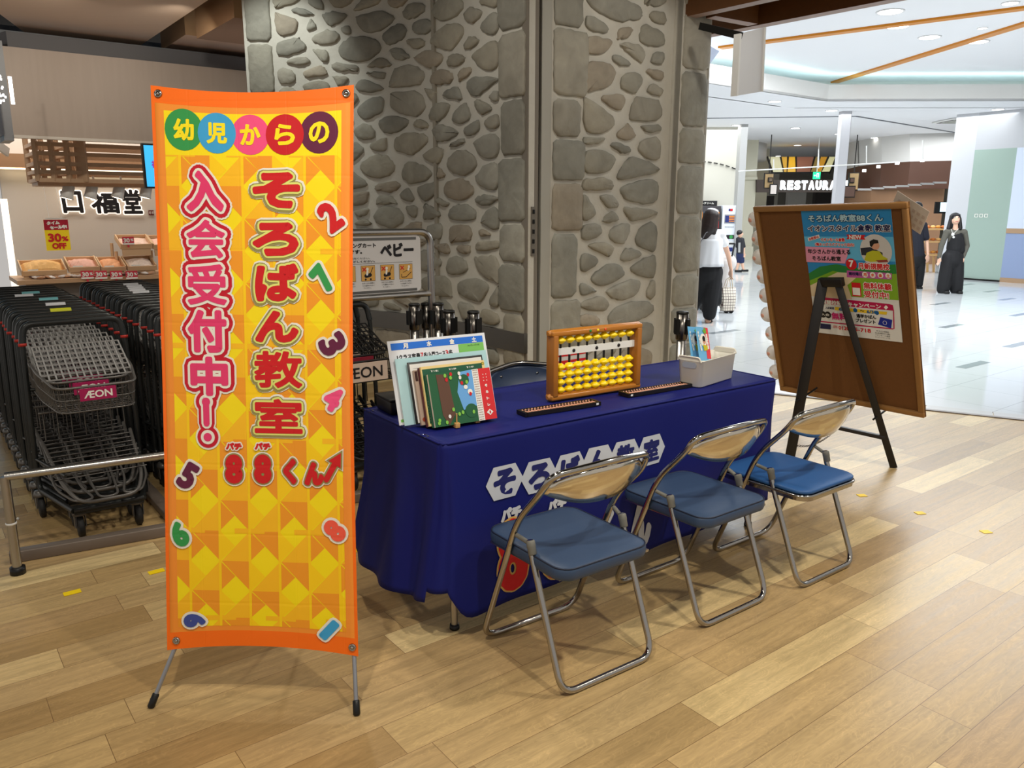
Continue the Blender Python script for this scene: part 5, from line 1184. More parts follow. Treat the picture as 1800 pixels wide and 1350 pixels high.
for px0, py0, px1, py1, ch, m in ((868, 915, 926, 1028, '8', 1), (946, 900, 1004, 1005, '8', 1), (1048, 893, 1075, 975, 'く', 0), (1095, 878, 1140, 955, 'ん', 0)):
    (X0, Y1), (X1, Y0) = CF(px0, py0), CF(px1, py1); a = ((X0 + X1) / 2, (Y0 + Y1) / 2, X1 - X0 - .04, Y1 - Y0 - .04)
    if m: pr.text(ch, *a, C_R, 9, .014); pr.text(ch, *a, C_T, 3, .021)
    else: pr.text(ch, *a, C_W, 3, .012)
pr.mb.v = [p for p in pr.mb.v]
M_ = Matrix.Translation(clo.location).inverted(); pr.mb.v = [M_ @ p for p in pr.mb.v]; pr.mb.build('cloth_lettering', pr.mats, clo)
b = MB()
for p in (tp(.004, TD - .04, TH + .004), tp(.003, .13, TH + .004)):
    q_ = M_ @ p; b.tube(fillet([q_ + TX * -.012 + TY * .02, q_ + TX * .01 + TY * .01, q_ + TX * .01 - TY * .02, q_ - TX * .012 - TY * .025], .01), .0012, 6)
b.build('zip_pull', M_CHROME, clo)

# ================================================================== CHAIRS
M_VIN = mat('blue_vinyl', (50, 69, 97), .42, bump=.08, bscale=14, var=.05, scale=3); M_VIN2 = mat('bright_blue_vinyl', (38, 82, 136), .45, bump=.06, bscale=14)
M_PIPE = mat('dark_piping', (20, 30, 52), .5); M_JNT = mat('grey_joint_sleeve', (112, 110, 102), .5)
M_BACK = mat('chromed_back', (214, 206, 190), .12, 1, bump=.05, bscale=9)
def make_chair(lab, vin=M_VIN, thin=False, pad=False):
    t = thing('folding_chair', lab, 'chair', (0, 0, 0), 0, 'folding chairs along the front of the table')
    r = .0112; hw = .212; zs = .405
    A = fillet([(.10, .432, r), (-.10, .432, r)], .01)
    pts = [(0, .432, r), (-hw, .432, r), (-hw, .225, .52), (-hw - .004, .10, .65), (-hw + .010, .062, .715), (0, .008, .742), (hw - .010, .062, .715), (hw + .004, .10, .65), (hw, .225, .52), (hw, .432, r)]
    m = MB(); m.tube(fillet(pts[1:3] and [Vector(p) for p in pts[1:]] , .07, 7), r, 12); m.tube([(-hw + .0, .432, r), (hw, .432, r)], r, 12)
    m = MB(); loop = fillet([Vector(p) for p in pts] , .075, 7, True); m.tube(loop, r, 12, closed=True); m.build('main_frame', M_CHROME, t)
    hb = .198
    m = MB(); m.tube(fillet([(-hb, .175, .47), (-hb, .165, .43), (-hb, .0, r), (hb, .0, r), (hb, .165, .43), (hb, .175, .47)], .06, 7), r, 12); m.build('rear_legs', M_CHROME, t)
    for s in (-1, 1):
        k = MB(); k.lathe([(.0125, 0), (.0138, .003), (.0138, .022), (.0148, .025), (.0148, .042), (.012, .046)], (s * hb, .158, .425), (0, .32, 1), 14); k.tube([(s * hb, .172, .458), (s * hw, .228, .472)], .0075, 8)
        k.build('joint_sleeve', M_JNT, t)
        k = MB(); k.bar((s * .182, .03, zs - .018), (s * .19, .40, zs - .022), .016, .008); k.lathe([(.007, 0), (.007, .008)], (s * hw, .258, .43), (s, 0, 0), 10); k.build('seat_rail', M_STEEL, t)
    # seat
    th = .042 if not thin else .018; cx, cy = -.012, .215; sw, sd = .382, .43
    m = MB(); prof = [(-.5, .80), (-.46, .96), (-.25, 1.0), (.25, 1.0), (.46, .97), (.5, .80)]
    def ring(k, z_):
        out = []
        for X_, Y_ in rrect(sw, sd, .055, 6): out.append(Vector((cx + X_ * k, cy + (Y_ * (1 - (1 - k) * sw / sd)), z_)))
        return out
    lv_ = [(.93, zs - th / 2 - .004), (.985, zs - th / 2 + .002), (1.0, zs - th * .2), (1.0, zs + th * .25), (.985, zs + th / 2 - .002), (.95, zs + th / 2 + .002), (.8, zs + th / 2 + .006), (.4, zs + th / 2 + .008)]
    rg = [ring(*q) for q in lv_]; nn = len(rg[0]); vs = [p for g in rg for p in g]; fs = [(i * nn + j, i * nn + (j + 1) % nn, (i + 1) * nn + (j + 1) % nn, (i + 1) * nn + j) for i in range(len(rg) - 1) for j in range(nn)]
    fs += [tuple(range(nn - 1, -1, -1)), tuple(range((len(rg) - 1) * nn, len(rg) * nn))]; m.add(vs, fs, 0, True)
    st = m.build('seat', vin, t)
    if thin:
        m = MB(); m.tube([p for p in ring(1.005, zs - th / 2 - .006)], .0065, 8, closed=True); m.slab(ring(1.0, zs - .035), Z, .022); m.build('seat_rim', M_CHROME, st)
    else:
        m = MB(); m.tube(ring(.985, zs + th / 2 - .001), .0026, 6, closed=True); m.build('piping', M_PIPE, st)
    # backrest shell curved around the sitter
    m = MB(); na, nb_ = 22, 7; vs = []
    for j in range(nb_ + 1):
        q = j / nb_
        for i in range(na + 1):
            u_ = -1 + 2 * i / na; wd = hw * (1 - .0 * q); X_ = u_ * wd * .985; ztop = .725 - .055 * abs(u_) ** 3; zbot = .600 + .052 * abs(u_) ** 2.2 ; z_ = ztop + (zbot - ztop) * q
            yb = .014 + .088 * abs(u_) ** 2.4 + (ztop - z_) * .34 - .010 * math.sin(PI * q); vs.append((X_, yb, z_))
    m.add(vs, [(j * (na + 1) + i, j * (na + 1) + i + 1, (j + 1) * (na + 1) + i + 1, (j + 1) * (na + 1) + i) for j in range(nb_) for i in range(na)], 0, True)
    bk = m.build('backrest', M_BACK if not pad else vin, t, solid=.003 if not pad else .018)
    m = MB(); m.tube([vs[nb_ * (na + 1) + i] for i in range(na + 1)], .0032, 6); m.build('back_edge', M_CHROME, bk)
    for s in (-1, 1):
        m = MB(); m.lathe([(.007, 0), (.006, .003), (0, .004)], (s * .105, .043 - .004, .68), (0, -1, 0), 10); m.build('screw', M_STEEL, bk)
    return t
rzV = math.atan2(U.y, U.x)
ch = make_chair('chromed folding chair with a blue vinyl seat, nearest the camera and the banner'); ch.location = (.32, 2.345, 0); ch.rotation_euler.z = rzV - R(1.5)
c2 = copy_tree(ch); c2['label'] = 'middle chromed folding chair with a blue vinyl seat at the table front'; c2.location = (.845, 2.765, 0); c2.rotation_euler.z = rzV - R(0)
c3 = make_chair('chromed folding chair with a thinner brighter blue seat, nearest the easel', M_VIN2, True); c3.location = (1.315, 3.08, 0); c3.rotation_euler.z = rzV + R(0)
c4 = make_chair('folding chair with a dark blue padded back behind the table', mat('navy_vinyl', (44, 58, 84), .4), False, True); c4.location = (.02, 3.98, 0); c4.rotation_euler.z = rzV + PI - R(8)

# ================================================================== ON THE TABLE
def on_table(px, py): p = lv(px, py, TH + .004) - TB; return p.dot(TX), p.dot(TY)
ZT = TH + .0055
# big demonstration abacus
x, y = on_table(1040, 694); (xa, ya), (xb, yb) = on_table(966, 706), on_table(1118, 682)
L = .47; t = thing('demonstration_abacus', 'large wooden abacus standing upright with yellow beads', 'abacus', tp((xa + xb) / 2, (ya + yb) / 2, ZT), math.atan2((tp(xb, yb) - tp(xa, ya)).y, (tp(xb, yb) - tp(xa, ya)).x))
LA = (tp(xb, yb) - tp(xa, ya)).length; HA = .292; M_HON = wood('honey_wood', (176, 112, 40), 0, .3, .15, .6)
for z_, nm in ((.015, 'bottom_rail'), (HA - .013, 'top_rail')): b = MB(); b.tube([(-LA / 2 - .012, 0, z_), (-LA / 2, 0, z_), (LA / 2, 0, z_), (LA / 2 + .012, 0, z_)], [.008, .016, .016, .008], 12); b.box((0, 0, z_), (LA + .01, .05, .022)); b.build(nm, M_HON, t, bevel=.006)
for s in (-1, 1): b = MB(); b.box((s * (LA / 2 - .012), 0, HA / 2), (.024, .055, HA - .04)); b.build('side_post', wood('honey_wood_side', (166, 104, 38), 2, .35, .15, .6), t, bevel=.004)
b = MB(); b.box((0, 0, .202), (LA - .05, .014, .028)); bm_ = b.build('beam', M_WHITE, t)
b = MB()
for x in (-.105, 0, .105): b.lathe([(.0075, 0), (.007, .002)], (x * 1.15, -.0075, .202), (0, -1, 0), 14)
b.build('beam_dot', I_K, bm_)
M_BEAD = mat('yellow_bead', (250, 214, 0), .3, coat=.3)
xs9 = [(-LA / 2 + .052) + (LA - .104) * i / 8 for i in range(9)]
for x in xs9:
    b = MB(); b.tube([(x, 0, .03), (x, 0, HA - .03)], .0048, 8); b.build('rod', M_BLACKP, t)
    for z_ in (.042, .074, .106, .138, HA - .043):
        b = MB(); b.lathe([(.006, -.0158), (.0105, -.013), (.0225, -.002), (.0225, .002), (.0105, .013), (.006, .0158)], (x, 0, z_), seg=18); b.build('bead', M_BEAD, t)
for x, c in ((-.05, (20, 140, 60)), (-.01, (250, 220, 20)), (.03, (226, 90, 40))):
    b = MB(); b.lathe([(.006, 0), (.005, .002)], (x, -.026, HA - .012), (0, -1, 0), 12); b.build('rail_sticker', mat('sticker_dot_%d' % c[0], c, .5), t)
# two hand abacuses lying flat
M_CPR = mat('copper_bead', (196, 138, 110), .35)
for (pa, pb, lab) in (((925, 733), (1053, 713), 'small black abacus with brown beads lying in front of the big abacus'), ((1105, 699), (1213, 681), 'small black abacus with brown beads lying beside the white basket')):
    xa, ya = on_table(*pa); xb, yb = on_table(*pb); A_, B2 = tp(xa, ya), tp(xb, yb); L = (B2 - A_).length; t = thing('hand_abacus', lab, 'abacus', (A_ + B2) / 2 + TY * .025 + Z * (ZT - TH), math.atan2((B2 - A_).y, (B2 - A_).x), 'small abacuses lying on the table')
    b = MB(); W_ = .058
    for s in (-1, 1): b.box((0, s * W_ / 2, .008), (L, .007, .016)); b.box((s * L / 2, 0, .008), (.012, W_ + .007, .016))
    b.box((0, .010, .009), (L, .004, .010)); b.box((0, 0, .002), (L, W_, .002)); b.build('frame', mat('abacus_black', (24, 20, 20), .35), t)
    nb2 = 23
    for i in range(nb2):
        x = -L / 2 + .014 + (L - .028) * i / (nb2 - 1)
        b = MB()
        for yy in (-.022, -.0145, -.007, .0005, .022): b.lathe([(.0015, -.0034), (.0062, 0), (.0015, .0034)], (x, yy, .010), (0, 1, 0), 8, smooth=False)
        b.tube([(x, -W_ / 2, .010), (x, W_ / 2, .010)], .0009, 4); b.build('bead_column', M_CPR, t)
    b = MB(); sx = 1 if pa[0] < 1000 else -1; b.box((sx * (L / 2 - .012), -W_ / 2 - .0038, .009), (.012, .001, .008)); b.build('sticker', M_WHITE, t)
# white basket with leaflets
p0, p1_ = on_table(1227, 684), on_table(1287, 665); A_, B2 = tp(*p0), tp(*p1_); L = .235; c = (A_ + B2) / 2 + TY * .055; ang = math.atan2((B2 - A_).y, (B2 - A_).x)
t = thing('storage_basket', 'white plastic basket with handle holes at the right end of the table', 'basket', (c.x, c.y, ZT), ang)
L = (B2 - A_).length + .005
M_BSK = mat('ivory_plastic', (222, 218, 206), .42)
def bring(w_, d_, z_, r_=.02, hol=False): return [Vector((x, y, z_)) for x, y in rrect(w_, d_, r_, 5)]
b = MB(); rgs = [bring(L * .93, .105, 0), bring(L * .95, .11, .004), bring(L, .125, .117), bring(L + .006, .131, .12), bring(L - .002, .121, .12), bring(L * .96, .11, .08), bring(L * .92, .10, .006)]
nn = len(rgs[0]); vs = [p for g in rgs for p in g]; b.add(vs, [(i * nn + j, i * nn + (j + 1) % nn, (i + 1) * nn + (j + 1) % nn, (i + 1) * nn + j) for i in range(len(rgs) - 1) for j in range(nn)] + [tuple(range(nn - 1, -1, -1)), tuple(range((len(rgs) - 1) * nn, len(rgs) * nn))], 0, True)
bs = b.build('basket_body', M_BSK, t)
# raised end grips; cut-outs are flat patches coloured as the shade inside
for s in (-1, 1):
    b = MB(); b.tube(fillet([(s * (L / 2 + .001), -.058, .115), (s * (L / 2 + .004), -.05, .136), (s * (L / 2 + .004), .05, .136), (s * (L / 2 + .001), .058, .115)], .02, 4), .0035, 8)
    b.box((s * (L / 2 - .001), 0, .126), (.004, .10, .02), mi=0); b.build('end_grip', M_BSK, bs)
    b = MB(); pts = [Vector((s * (L / 2 - .001), x, .098 + z_)) for x, z_ in rrect(.07, .026, .012, 5)]; b.slab(pts, (s, 0, 0), .0025); b.build('handle_hole', mat('hole_shade', (150, 156, 170), .5), bs)
M_LF = mat('leaflet_blue', (110, 180, 224), .3)
for k, (dx, ang2, lean, lb) in enumerate(((-.045, .10, .30, 'blue leaflet leaning at the back left of the white basket'), (-.02, .16, .36, 'blue and red leaflet with a child photo leaning in front in the white basket'))):
    t2 = thing('leaflet', lb, 'leaflet', (0, 0, 0), ang, 'leaflets in the white basket')
    base = c + Vector((math.cos(ang), math.sin(ang), 0)) * dx + TY * (.012 - .03 * k); t2.location = (base.x, base.y, ZT + .03)
    X_ = Vector((math.cos(.16), 0, -math.sin(.16))); Yv = Vector((math.sin(.16) * .9, .28, math.cos(.16))).normalized()
    n_ = X_.cross(Yv).normalized(); b = MB(); b.slab([X_ * -.055, X_ * .055, X_ * .055 + Yv * .225, X_ * -.055 + Yv * .225], n_ * -1, .0012); b.build('paper', M_LF, t2)
    pr = Print(lambda x, y, h: X_ * x + Yv * y + n_ * h + n_ * .0002, .0006)
    if n_.y > 0: pr.fn = (lambda n2, X2, Y2: (lambda x, y, h: X2 * x + Y2 * y - n2 * (h + .0014)))(n_, X_, Yv)
    pr.rect(.018, .08, .055, .225, ink('leaf_red', 224, 60, 70), 1); pr.disc(.0, .165, .03, I_W, 2); pr.disc(.006, .16, .014, ink('skin_print', 216, 160, 130), 3); pr.disc(.004, .172, .013, I_K, 4); pr.poly([(-.01, .145), (.03, .14), (.03, .12), (-.005, .115)], ink('shirt_yellow', 200, 190, 40), 4)
    pr.rect(-.055, .0, .055, .07, I_W, 1); pr.text('そろばん教室', -.035, .16, .09, .012, I_W, 3, .0012, rot=-1.4); pr.text('無料体験', .036, .16, .07, .014, I_W, 3, .0012, rot=-1.5); pr.poly([(.0, .21), (.03, .225), (.035, .2), (.015, .195)], ink('leaf_green', 110, 170, 60), 3)
    pr.build('print', t2)

# papers and workbooks on a small wooden stand
xa, ya = on_table(800, 755); SO = tp(xa, ya, ZT); BX = (tp(*on_table(868, 737)) - tp(*on_table(760, 754))); BX.z = 0; BX.normalize(); BY = Vector((-BX.y, BX.x, 0))
def leaf(name, lab, cat, corners_px, back, th, m, group=None, tilt=.30):
    """a sheet or book leaning back; bottom-left, bottom-right and top given as landmark rays on a leaning plane `back` metres behind the stand front"""
    up = (Z * math.cos(tilt) + BY * math.sin(tilt)).normalized(); n_ = BX.cross(up).normalized(); n_ = n_ if n_.y < 0 else -n_
    O_ = SO + BY * back; P = [onp(px, py, O_, n_) for px, py in corners_px]
    # square the sheet up: rectangle from the fitted corners
    lx = sum((P[i] - O_).dot(BX) for i in (0, 3)) / 2; rx = sum((P[i] - O_).dot(BX) for i in (1, 2)) / 2; by = sum((P[i] - O_).dot(up) for i in (0, 1)) / 2; ty = sum((P[i] - O_).dot(up) for i in (2, 3)) / 2; by = max(by, .002)
    c = O_ + BX * (lx + rx) / 2 + up * by; t = thing(name, lab, cat, c, 0, group); w_, h_ = rx - lx, ty - by
    fn = lambda x, y, h: c + BX * (x - w_ / 2) + up * y + n_ * h
    b = MB(); b.slab([fn(0, 0, 0), fn(w_, 0, 0), fn(w_, h_, 0), fn(0, h_, 0)], -n_, th)
    return t, b, fn, w_, h_
t, b, fn, w_, h_ = leaf('timetable_sheet', 'large laminated timetable sheet behind the books, blue header with weekdays', 'sheet', [(706, 748), (872, 722), (852, 586), (676, 599)], .115, .002, None)
bw(b, 'sheet', mat('laminate_white', (226, 230, 236), .25), t)
pr = Print(fn, .0006); pr.rect(.012, h_ - .035, w_ - .012, h_ - .010, ink('header_blue', 30, 110, 214)); 
for k, chh in enumerate('月水金土'): pr.text(chh, w_ * (.17 + .235 * k), h_ - .0225, .018, .018, I_W, 3, .001)
pr.rect(w_ * .70, .01, w_ - .012, h_ - .036, ink('cell_green', 122, 190, 92), 1); pr.rect(w_ * .02, .01, w_ * .62, .02, ink('cell_green', 122, 190, 92), 1); pr.text('16:15~17:15', w_ * .86, h_ - .044, .05, .006, I_K, 3)
kx = .03; 
for part, m, ww in (('1クラス定員', I_K, .092), ('7', I_R, .010), ('名/入門コース', I_K, .088), ('3', I_R, .010), ('名', I_K, .015)): pr.text(part, kx + ww / 2, h_ - .062, ww, .017, m, 3, .0006); kx += ww + .0025
bw(pr.mb, 'print', pr.mats, t)
t, b, fn, w_, h_ = leaf('clear_folder', 'pale aqua plastic folder standing in front of the timetable', 'folder', [(712, 750), (866, 724), (858, 614), (694, 632)], .10, .003, None)
bw(b, 'folder', mat('aqua_plastic', (176, 214, 220), .3), t)
t, b, fn, w_, h_ = leaf('clipboard', 'black-edged clipboard with white paper among the books', 'clipboard', [(728, 748), (858, 726), (852, 622), (719, 638)], .085, .004, None)
bw(b, 'board', M_BLACKP, t, bevel=.002); pr = Print(fn, .0006); pr.rect(.008, .03, w_ - .006, h_ - .008, M_WHITE); pr.line([(.02, h_ - .024), (w_ - .02, h_ - .024)], .0012, I_GY, 2); pr.rect(.008, .004, .022, .05, M_WHITE, 3); bw(pr.mb, 'paper', pr.mats, t)
t, b, fn, w_, h_ = leaf('workbook', 'tan workbook with a brown spine label, rear of the book stack', 'book', [(740, 748), (858, 730), (852, 640), (728, 648)], .068, .012, None, 'workbooks on the wooden stand')
bw(b, 'cover', mat('tan_cover', (180, 158, 140), .45), t); pr = Print(fn, .0006); pr.rect(.002, h_ - .04, .012, h_ - .004, ink('dark_brown', 60, 30, 24)); pr.disc(.014, .02, .008, ink('rust', 150, 60, 30), 2); bw(pr.mb, 'print', pr.mats, t)
t, b, fn, w_, h_ = leaf('workbook', 'maroon workbook directly behind the green ones', 'book', [(750, 752), (858, 734), (852, 636), (736, 645)], .054, .010, None, 'workbooks on the wooden stand')
bw(b, 'cover', mat('maroon_cover', (84, 36, 44), .45), t)
t, b, fn, w_, h_ = leaf('workbook', 'cream and green workbook with upside-down lettering along its top', 'book', [(752, 752), (860, 732), (856, 632), (742, 645)], .042, .010, None, 'workbooks on the wooden stand')
bw(b, 'cover', mat('cream_cover', (232, 206, 140), .45), t); pr = Print(fn, .0006); pr.rect(.004, .01, w_ - .012, h_ - .010, ink('book_green', 22, 84, 58))
for k, (chh) in enumerate(('7おくえ', '4おくえ', '1おくえ')): pr.text(chh, w_ * (.2 + .28 * k), h_ - .02, .03, .006, I_W, 3, .0003, rot=PI)
for k in range(9): pr.text('7おくえ'[k % 4], .010, .02 + k * .010, .005, .005, I_W, 3, .0003)
pr.disc(w_ - .008, h_ - .012, .006, I_K, 2); pr.disc(w_ - .008, h_ - .012, .0045, ink('badge_gold', 200, 180, 60), 3)
bw(pr.mb, 'print', pr.mats, t)
t, b, fn, w_, h_ = leaf('workbook', 'green workbook just behind the illustrated front book', 'book', [(758, 753), (864, 736), (862, 648), (750, 658)], .030, .008, None, 'workbooks on the wooden stand')
bw(b, 'cover', mat('green_cover', (22, 84, 58), .45), t)
t, b, fn, w_, h_ = leaf('workbook', 'front workbook with a red spine band and a picture of trees and sky', 'book', [(765, 752), (872, 735), (862, 647), (752, 657)], .016, .010, None, 'workbooks on the wooden stand')
bw(b, 'cover', mat('white_paper_block', (226, 220, 204), .5), t); pr = Print(fn, .0006)
G1c, G2c, BRc, SKc = ink('leaf_dark', 30, 92, 56), ink('leaf_lime', 130, 196, 74), ink('trunk', 96, 66, 50), ink('sky', 106, 168, 226)
xg = w_ * .70; pr.rect(0, 0, xg, h_, G1c, 1); pr.poly([(w_ * .48, h_ * .25), (xg, h_ * .3), (xg, h_), (w_ * .5, h_ * .98), (w_ * .42, h_ * .6)], SKc, 2); pr.poly([(w_ * .12, h_ * .98), (w_ * .3, h_ * .96), (w_ * .34, h_ * .2), (w_ * .22, .0), (w_ * .14, h_ * .2)], BRc, 3)
pr.disc(w_ * .55, h_ * .82, w_ * .08, G1c, 4); pr.disc(w_ * .6, h_ * .22, w_ * .1, G1c, 4); rs = random.Random(2)
for k in range(26):
    X_, Y_ = rs.uniform(.01, xg - .012), rs.uniform(.008, h_ - .008)
    if w_ * .3 < X_ < w_ * .62 and h_ * .3 < Y_ < h_ * .75: continue
    pr.disc(X_, Y_, .0055, (I_R, G2c, G2c, I_W)[k % 4], 6 + k % 2, .007)
pr.disc(w_ * .62, h_ * .58, .010, I_W, 5); pr.disc(w_ * .56, h_ * .68, .008, I_W, 5)
pr.rect(xg, 0, w_ * .80, h_, I_W, 2)
for k in range(22):
    yy = h_ * (k + .5) / 22
    for xx in (.718, .738, .758, .778): pr.rect(w_ * xx - .0012, yy - .0018, w_ * xx + .0012, yy + .0018, ink('abacus_brown', 120, 50, 40), 3)
pr.rect(w_ * .80, 0, w_, h_, ink('spine_red', 214, 40, 44), 2)
for k, chh in enumerate('そろトレ'): pr.text(chh, w_ * .895, h_ * (.66 - .125 * k), .010, .009, I_W, 4, .0008)
for k in range(6): pr.disc(w_ * (.87 + .05 * (k % 2)), h_ * (.76 + .06 * (k // 2)), .0018, I_W, 4)
pr.poly([(w_ * .84, h_ * .14), (w_ * .895, h_ * .08), (w_ * .95, h_ * .14), (w_ * .895, h_ * .20)], I_W, 4); pr.text('1', w_ * .895, h_ * .14, .004, .009, I_R, 6, .0006)
bw(pr.mb, 'cover_print', pr.mats, t)
t = thing('book_stand', 'small wooden book stand with two upright pegs in front of the books', 'book stand', SO)
M_PEG = wood('light_peg_wood', (206, 160, 96), 2, .5, .1)
(xq, yq), (xr_, yr_) = on_table(803, 752), on_table(838, 743)
pts2 = [tp(xq, yq, ZT), tp(xr_, yr_, ZT)]
for p in pts2:
    b = MB(); b.box(p + Z * .009, (.018, .020, .018), (BX, BY, Z)); bw(b, 'block', M_PEG, t, bevel=.001)
    b = MB(); b.tube([p + Z * .018, p + Z * .052], .0026, 8); bw(b, 'peg', M_PEG, t)
    b = MB(); b.box(p + BY * .075 + Z * .004, (.010, .14, .008), (BX, BY, Z)); bw(b, 'runner', M_PEG, t)
b = MB(); b.bar(pts2[0] - BX * .0 + BY * .01 + Z * .012, pts2[1] + BY * .01 + Z * .012, .006, .006); bw(b, 'cross_rail', wood('dark_peg', (120, 86, 50), 2, .5, .1), t)
# black case behind the papers
x, y = on_table(700, 716); t = thing('black_case', 'flat black case lying behind the papers at the left end of the table', 'case', tp(x + .05, .50, ZT), math.atan2(BX.y, BX.x))
b = MB(); b.box((0, 0, .025), (.26, .14, .05)); b.build('case_body', M_BLACKP, t, bevel=.004); b = MB(); b.box((0, 0, .055), (.27, .15, .010)); b.build('lid', M_BLACKM, t, bevel=.003)

# ================================================================== NOTICE BOARD ON ITS EASEL
K_ = 1.07
def sc(p): return CAM + (Vector(p) - CAM) * K_
bTL, bBL, bTR, bBR = sc((1.383, 4.608, 1.516)), sc((1.651, 4.813, .412)), sc((1.894, 3.867, 1.536)), sc((2.162, 4.072, .433))
nx_ = ((bTR + bBR) - (bTL + bBL)).normalized(); nu = ((bTL + bTR) - (bBL + bBR)); nu = (nu - nx_ * nu.dot(nx_)).normalized(); nn_ = nx_.cross(nu).normalized(); nn_ = nn_ if nn_.y < 0 else -nn_
WB = ((bTR - bTL).length + (bBR - bBL).length) / 2; HB = ((bTL - bBL).length + (bTR - bBR).length) / 2; bc = (bTL + bTR + bBL + bBR) / 4
def bd_(x, y, h=0): return bc + nx_ * x + nu * y + nn_ * h
t_b = thing('notice_board', 'large brown cork notice board with a wooden frame leaning on the easel', 'notice board', bd_(0, -HB / 2))
b = MB(); b.slab([bd_(-WB / 2, -HB / 2), bd_(WB / 2, -HB / 2), bd_(WB / 2, HB / 2), bd_(-WB / 2, HB / 2)], -nn_, .012); bw(b, 'cork_panel', mat('cork', (108, 68, 28), .85, var=.1, scale=60, bump=.1, bscale=200), t_b)
M_FR = wood('frame_wood', (146, 104, 56), 0, .5, .1, .5); fw = .032
for nm, a, c in (('frame_rail', (-WB / 2, HB / 2 - fw / 2), (WB / 2, HB / 2 - fw / 2)), ('frame_rail', (-WB / 2, -HB / 2 + fw / 2), (WB / 2, -HB / 2 + fw / 2)), ('frame_stile', (-WB / 2 + fw / 2, -HB / 2 + fw), (-WB / 2 + fw / 2, HB / 2 - fw)), ('frame_stile', (WB / 2 - fw / 2, -HB / 2 + fw), (WB / 2 - fw / 2, HB / 2 - fw))):
    b = MB(); b.bar(bd_(*a, 0), bd_(*c, 0), fw, .030, nn_ * 1.0) ; o = bw(b, nm, M_FR, t_b, bevel=.004)
# poster
def NB(px, py): p = onp(px, py, bd_(0, 0, .003), nn_) - bc; return p.dot(nx_), p.dot(nu)
cs = [NB(1409, 371), NB(1571, 367), NB(1582, 600), NB(1434, 585)]
t_p = thing('poster', 'colourful abacus class poster pinned to the cork board behind the easel', 'poster', bd_((cs[0][0] + cs[1][0]) / 2, (cs[2][1] + cs[3][1]) / 2, .003))
# work in poster fractions (0..1, 0..1) mapped on the board plane
X0 = (cs[0][0] + cs[3][0]) / 2; X1 = (cs[1][0] + cs[2][0]) / 2; Y1 = (cs[0][1] + cs[1][1]) / 2; Y0 = (cs[2][1] + cs[3][1]) / 2; PW, PH = X1 - X0, Y1 - Y0
fnp = lambda x, y, h: bd_(X0 + x, Y1 - y, .003 + h)
b = MB(); b.slab([fnp(0, 0, 0), fnp(PW, 0, 0), fnp(PW, PH, 0), fnp(0, PH, 0)], -nn_, .0008); bw(b, 'paper', mat('poster_white', (222, 222, 218), .3), t_p)
pr = Print(lambda x, y, h: fnp(x * PW, (1 - y) * PH, h), .0003)
# here x and y are fractions; y measured from the top via Pf
def Pf(px, py):
    u_, v_ = NB(px, py); return (u_ - X0) / PW, 1 - (Y1 - v_) / PH
S = lambda *a: [Pf(*q) for q in a]
pr.rect(0, 0.43, 1, 1, ink('poster_sky', 40, 136, 196)); pr.rect(0, .62, 1, .80, ink('poster_sky2', 96, 186, 226), 2)
hills = [(0, .33), (0, .50), (.15, .56), (.35, .585), (.55, .56), (.75, .58), (1, .60), (1, .33)]; pr.poly(hills[::-1], ink('hill', 40, 130, 56), 3); pr.poly([(0, .33), (0, .44), (.3, .53), (.6, .50), (1, .53), (1, .33)][::-1], ink('hill_light', 130, 176, 40), 4); pr.poly([(0, .28), (0, .40), (.35, .52), (.62, .52), (.45, .42), (.5, .28)][::-1], ink('path_cream', 228, 206, 168), 5)
pr.rect(0, 0, 1, .31, ink('poster_white', 226, 226, 222), 6)
asp = PW / PH
def ptx(body, px, py, wpx, hpx, m, layer=8, r=0, outl=(), rot=0):
    (a, c), (d, e) = Pf(px - wpx / 2, py), Pf(px + wpx / 2, py); (_, f1_), (_, f2_) = Pf(px, py - hpx / 2), Pf(px, py + hpx / 2); cx, cy = Pf(px, py)
    w2, h2 = (d - a), abs(f1_ - f2_)
    # lettering is laid out in true metres, then divided into fractions
    sub = Print(lambda x, y, h: fnp(x, PH - y, h), .0003); sub.mb = pr.mb; sub.mats = pr.mats; sub.rs = pr.rs
    sub.text(body, cx * PW, cy * PH, w2 * PW, h2 * PH, m, layer, r, outl=outl, rot=rot)
def pdisc(px, py, rpx, m, layer):
    cx, cy = Pf(px, py); (a, _), (d, _) = Pf(px - rpx, py), Pf(px + rpx, py); sub = Print(lambda x, y, h: fnp(x, PH - y, h), .0003); sub.mb = pr.mb; sub.mats = pr.mats; sub.disc(cx * PW, cy * PH, (d - a) / 2 * PW, m, layer)
def ppoly(pts, m, layer): 
    q = [Pf(*p) for p in pts]; A_ = sum(q[i][0] * q[(i + 1) % len(q)][1] - q[(i + 1) % len(q)][0] * q[i][1] for i in range(len(q))); pr.poly(q if A_ > 0 else q[::-1], m, layer)
I_LN = ink('letter_navy', 14, 22, 74); I_PB = ink('letter_pale', 176, 210, 220)
ptx('そろばん教室88くん', 1484, 383, 130, 12, I_PB, 12, .0014, [(.0038, I_LN)]); ptx('イオンスタイル倉敷 教室', 1490, 401, 144, 11.5, I_LN, 12, .0014, [(.004, I_W)])
ppoly([(1420, 418), (1440, 412), (1442, 418), (1422, 424)], I_W, 9); ptx('お教室は', 1431, 418, 18, 4.5, I_R, 12, .0006, rot=.28)
ptx('イオンモール倉敷', 1464, 421, 42, 5.5, I_R, 12, .001, [(.0026, I_W)]); ptx('1階キッズリパブリック店内!', 1467, 429.5, 68, 5.5, I_R, 12, .0008, [(.0024, I_W)])
ppoly([(1488, 412), (1522, 413), (1519, 417), (1522, 421), (1488, 420), (1491, 416)], I_R, 9); ptx('NEW', 1504, 416.5, 21, 7, I_W, 13, .001)
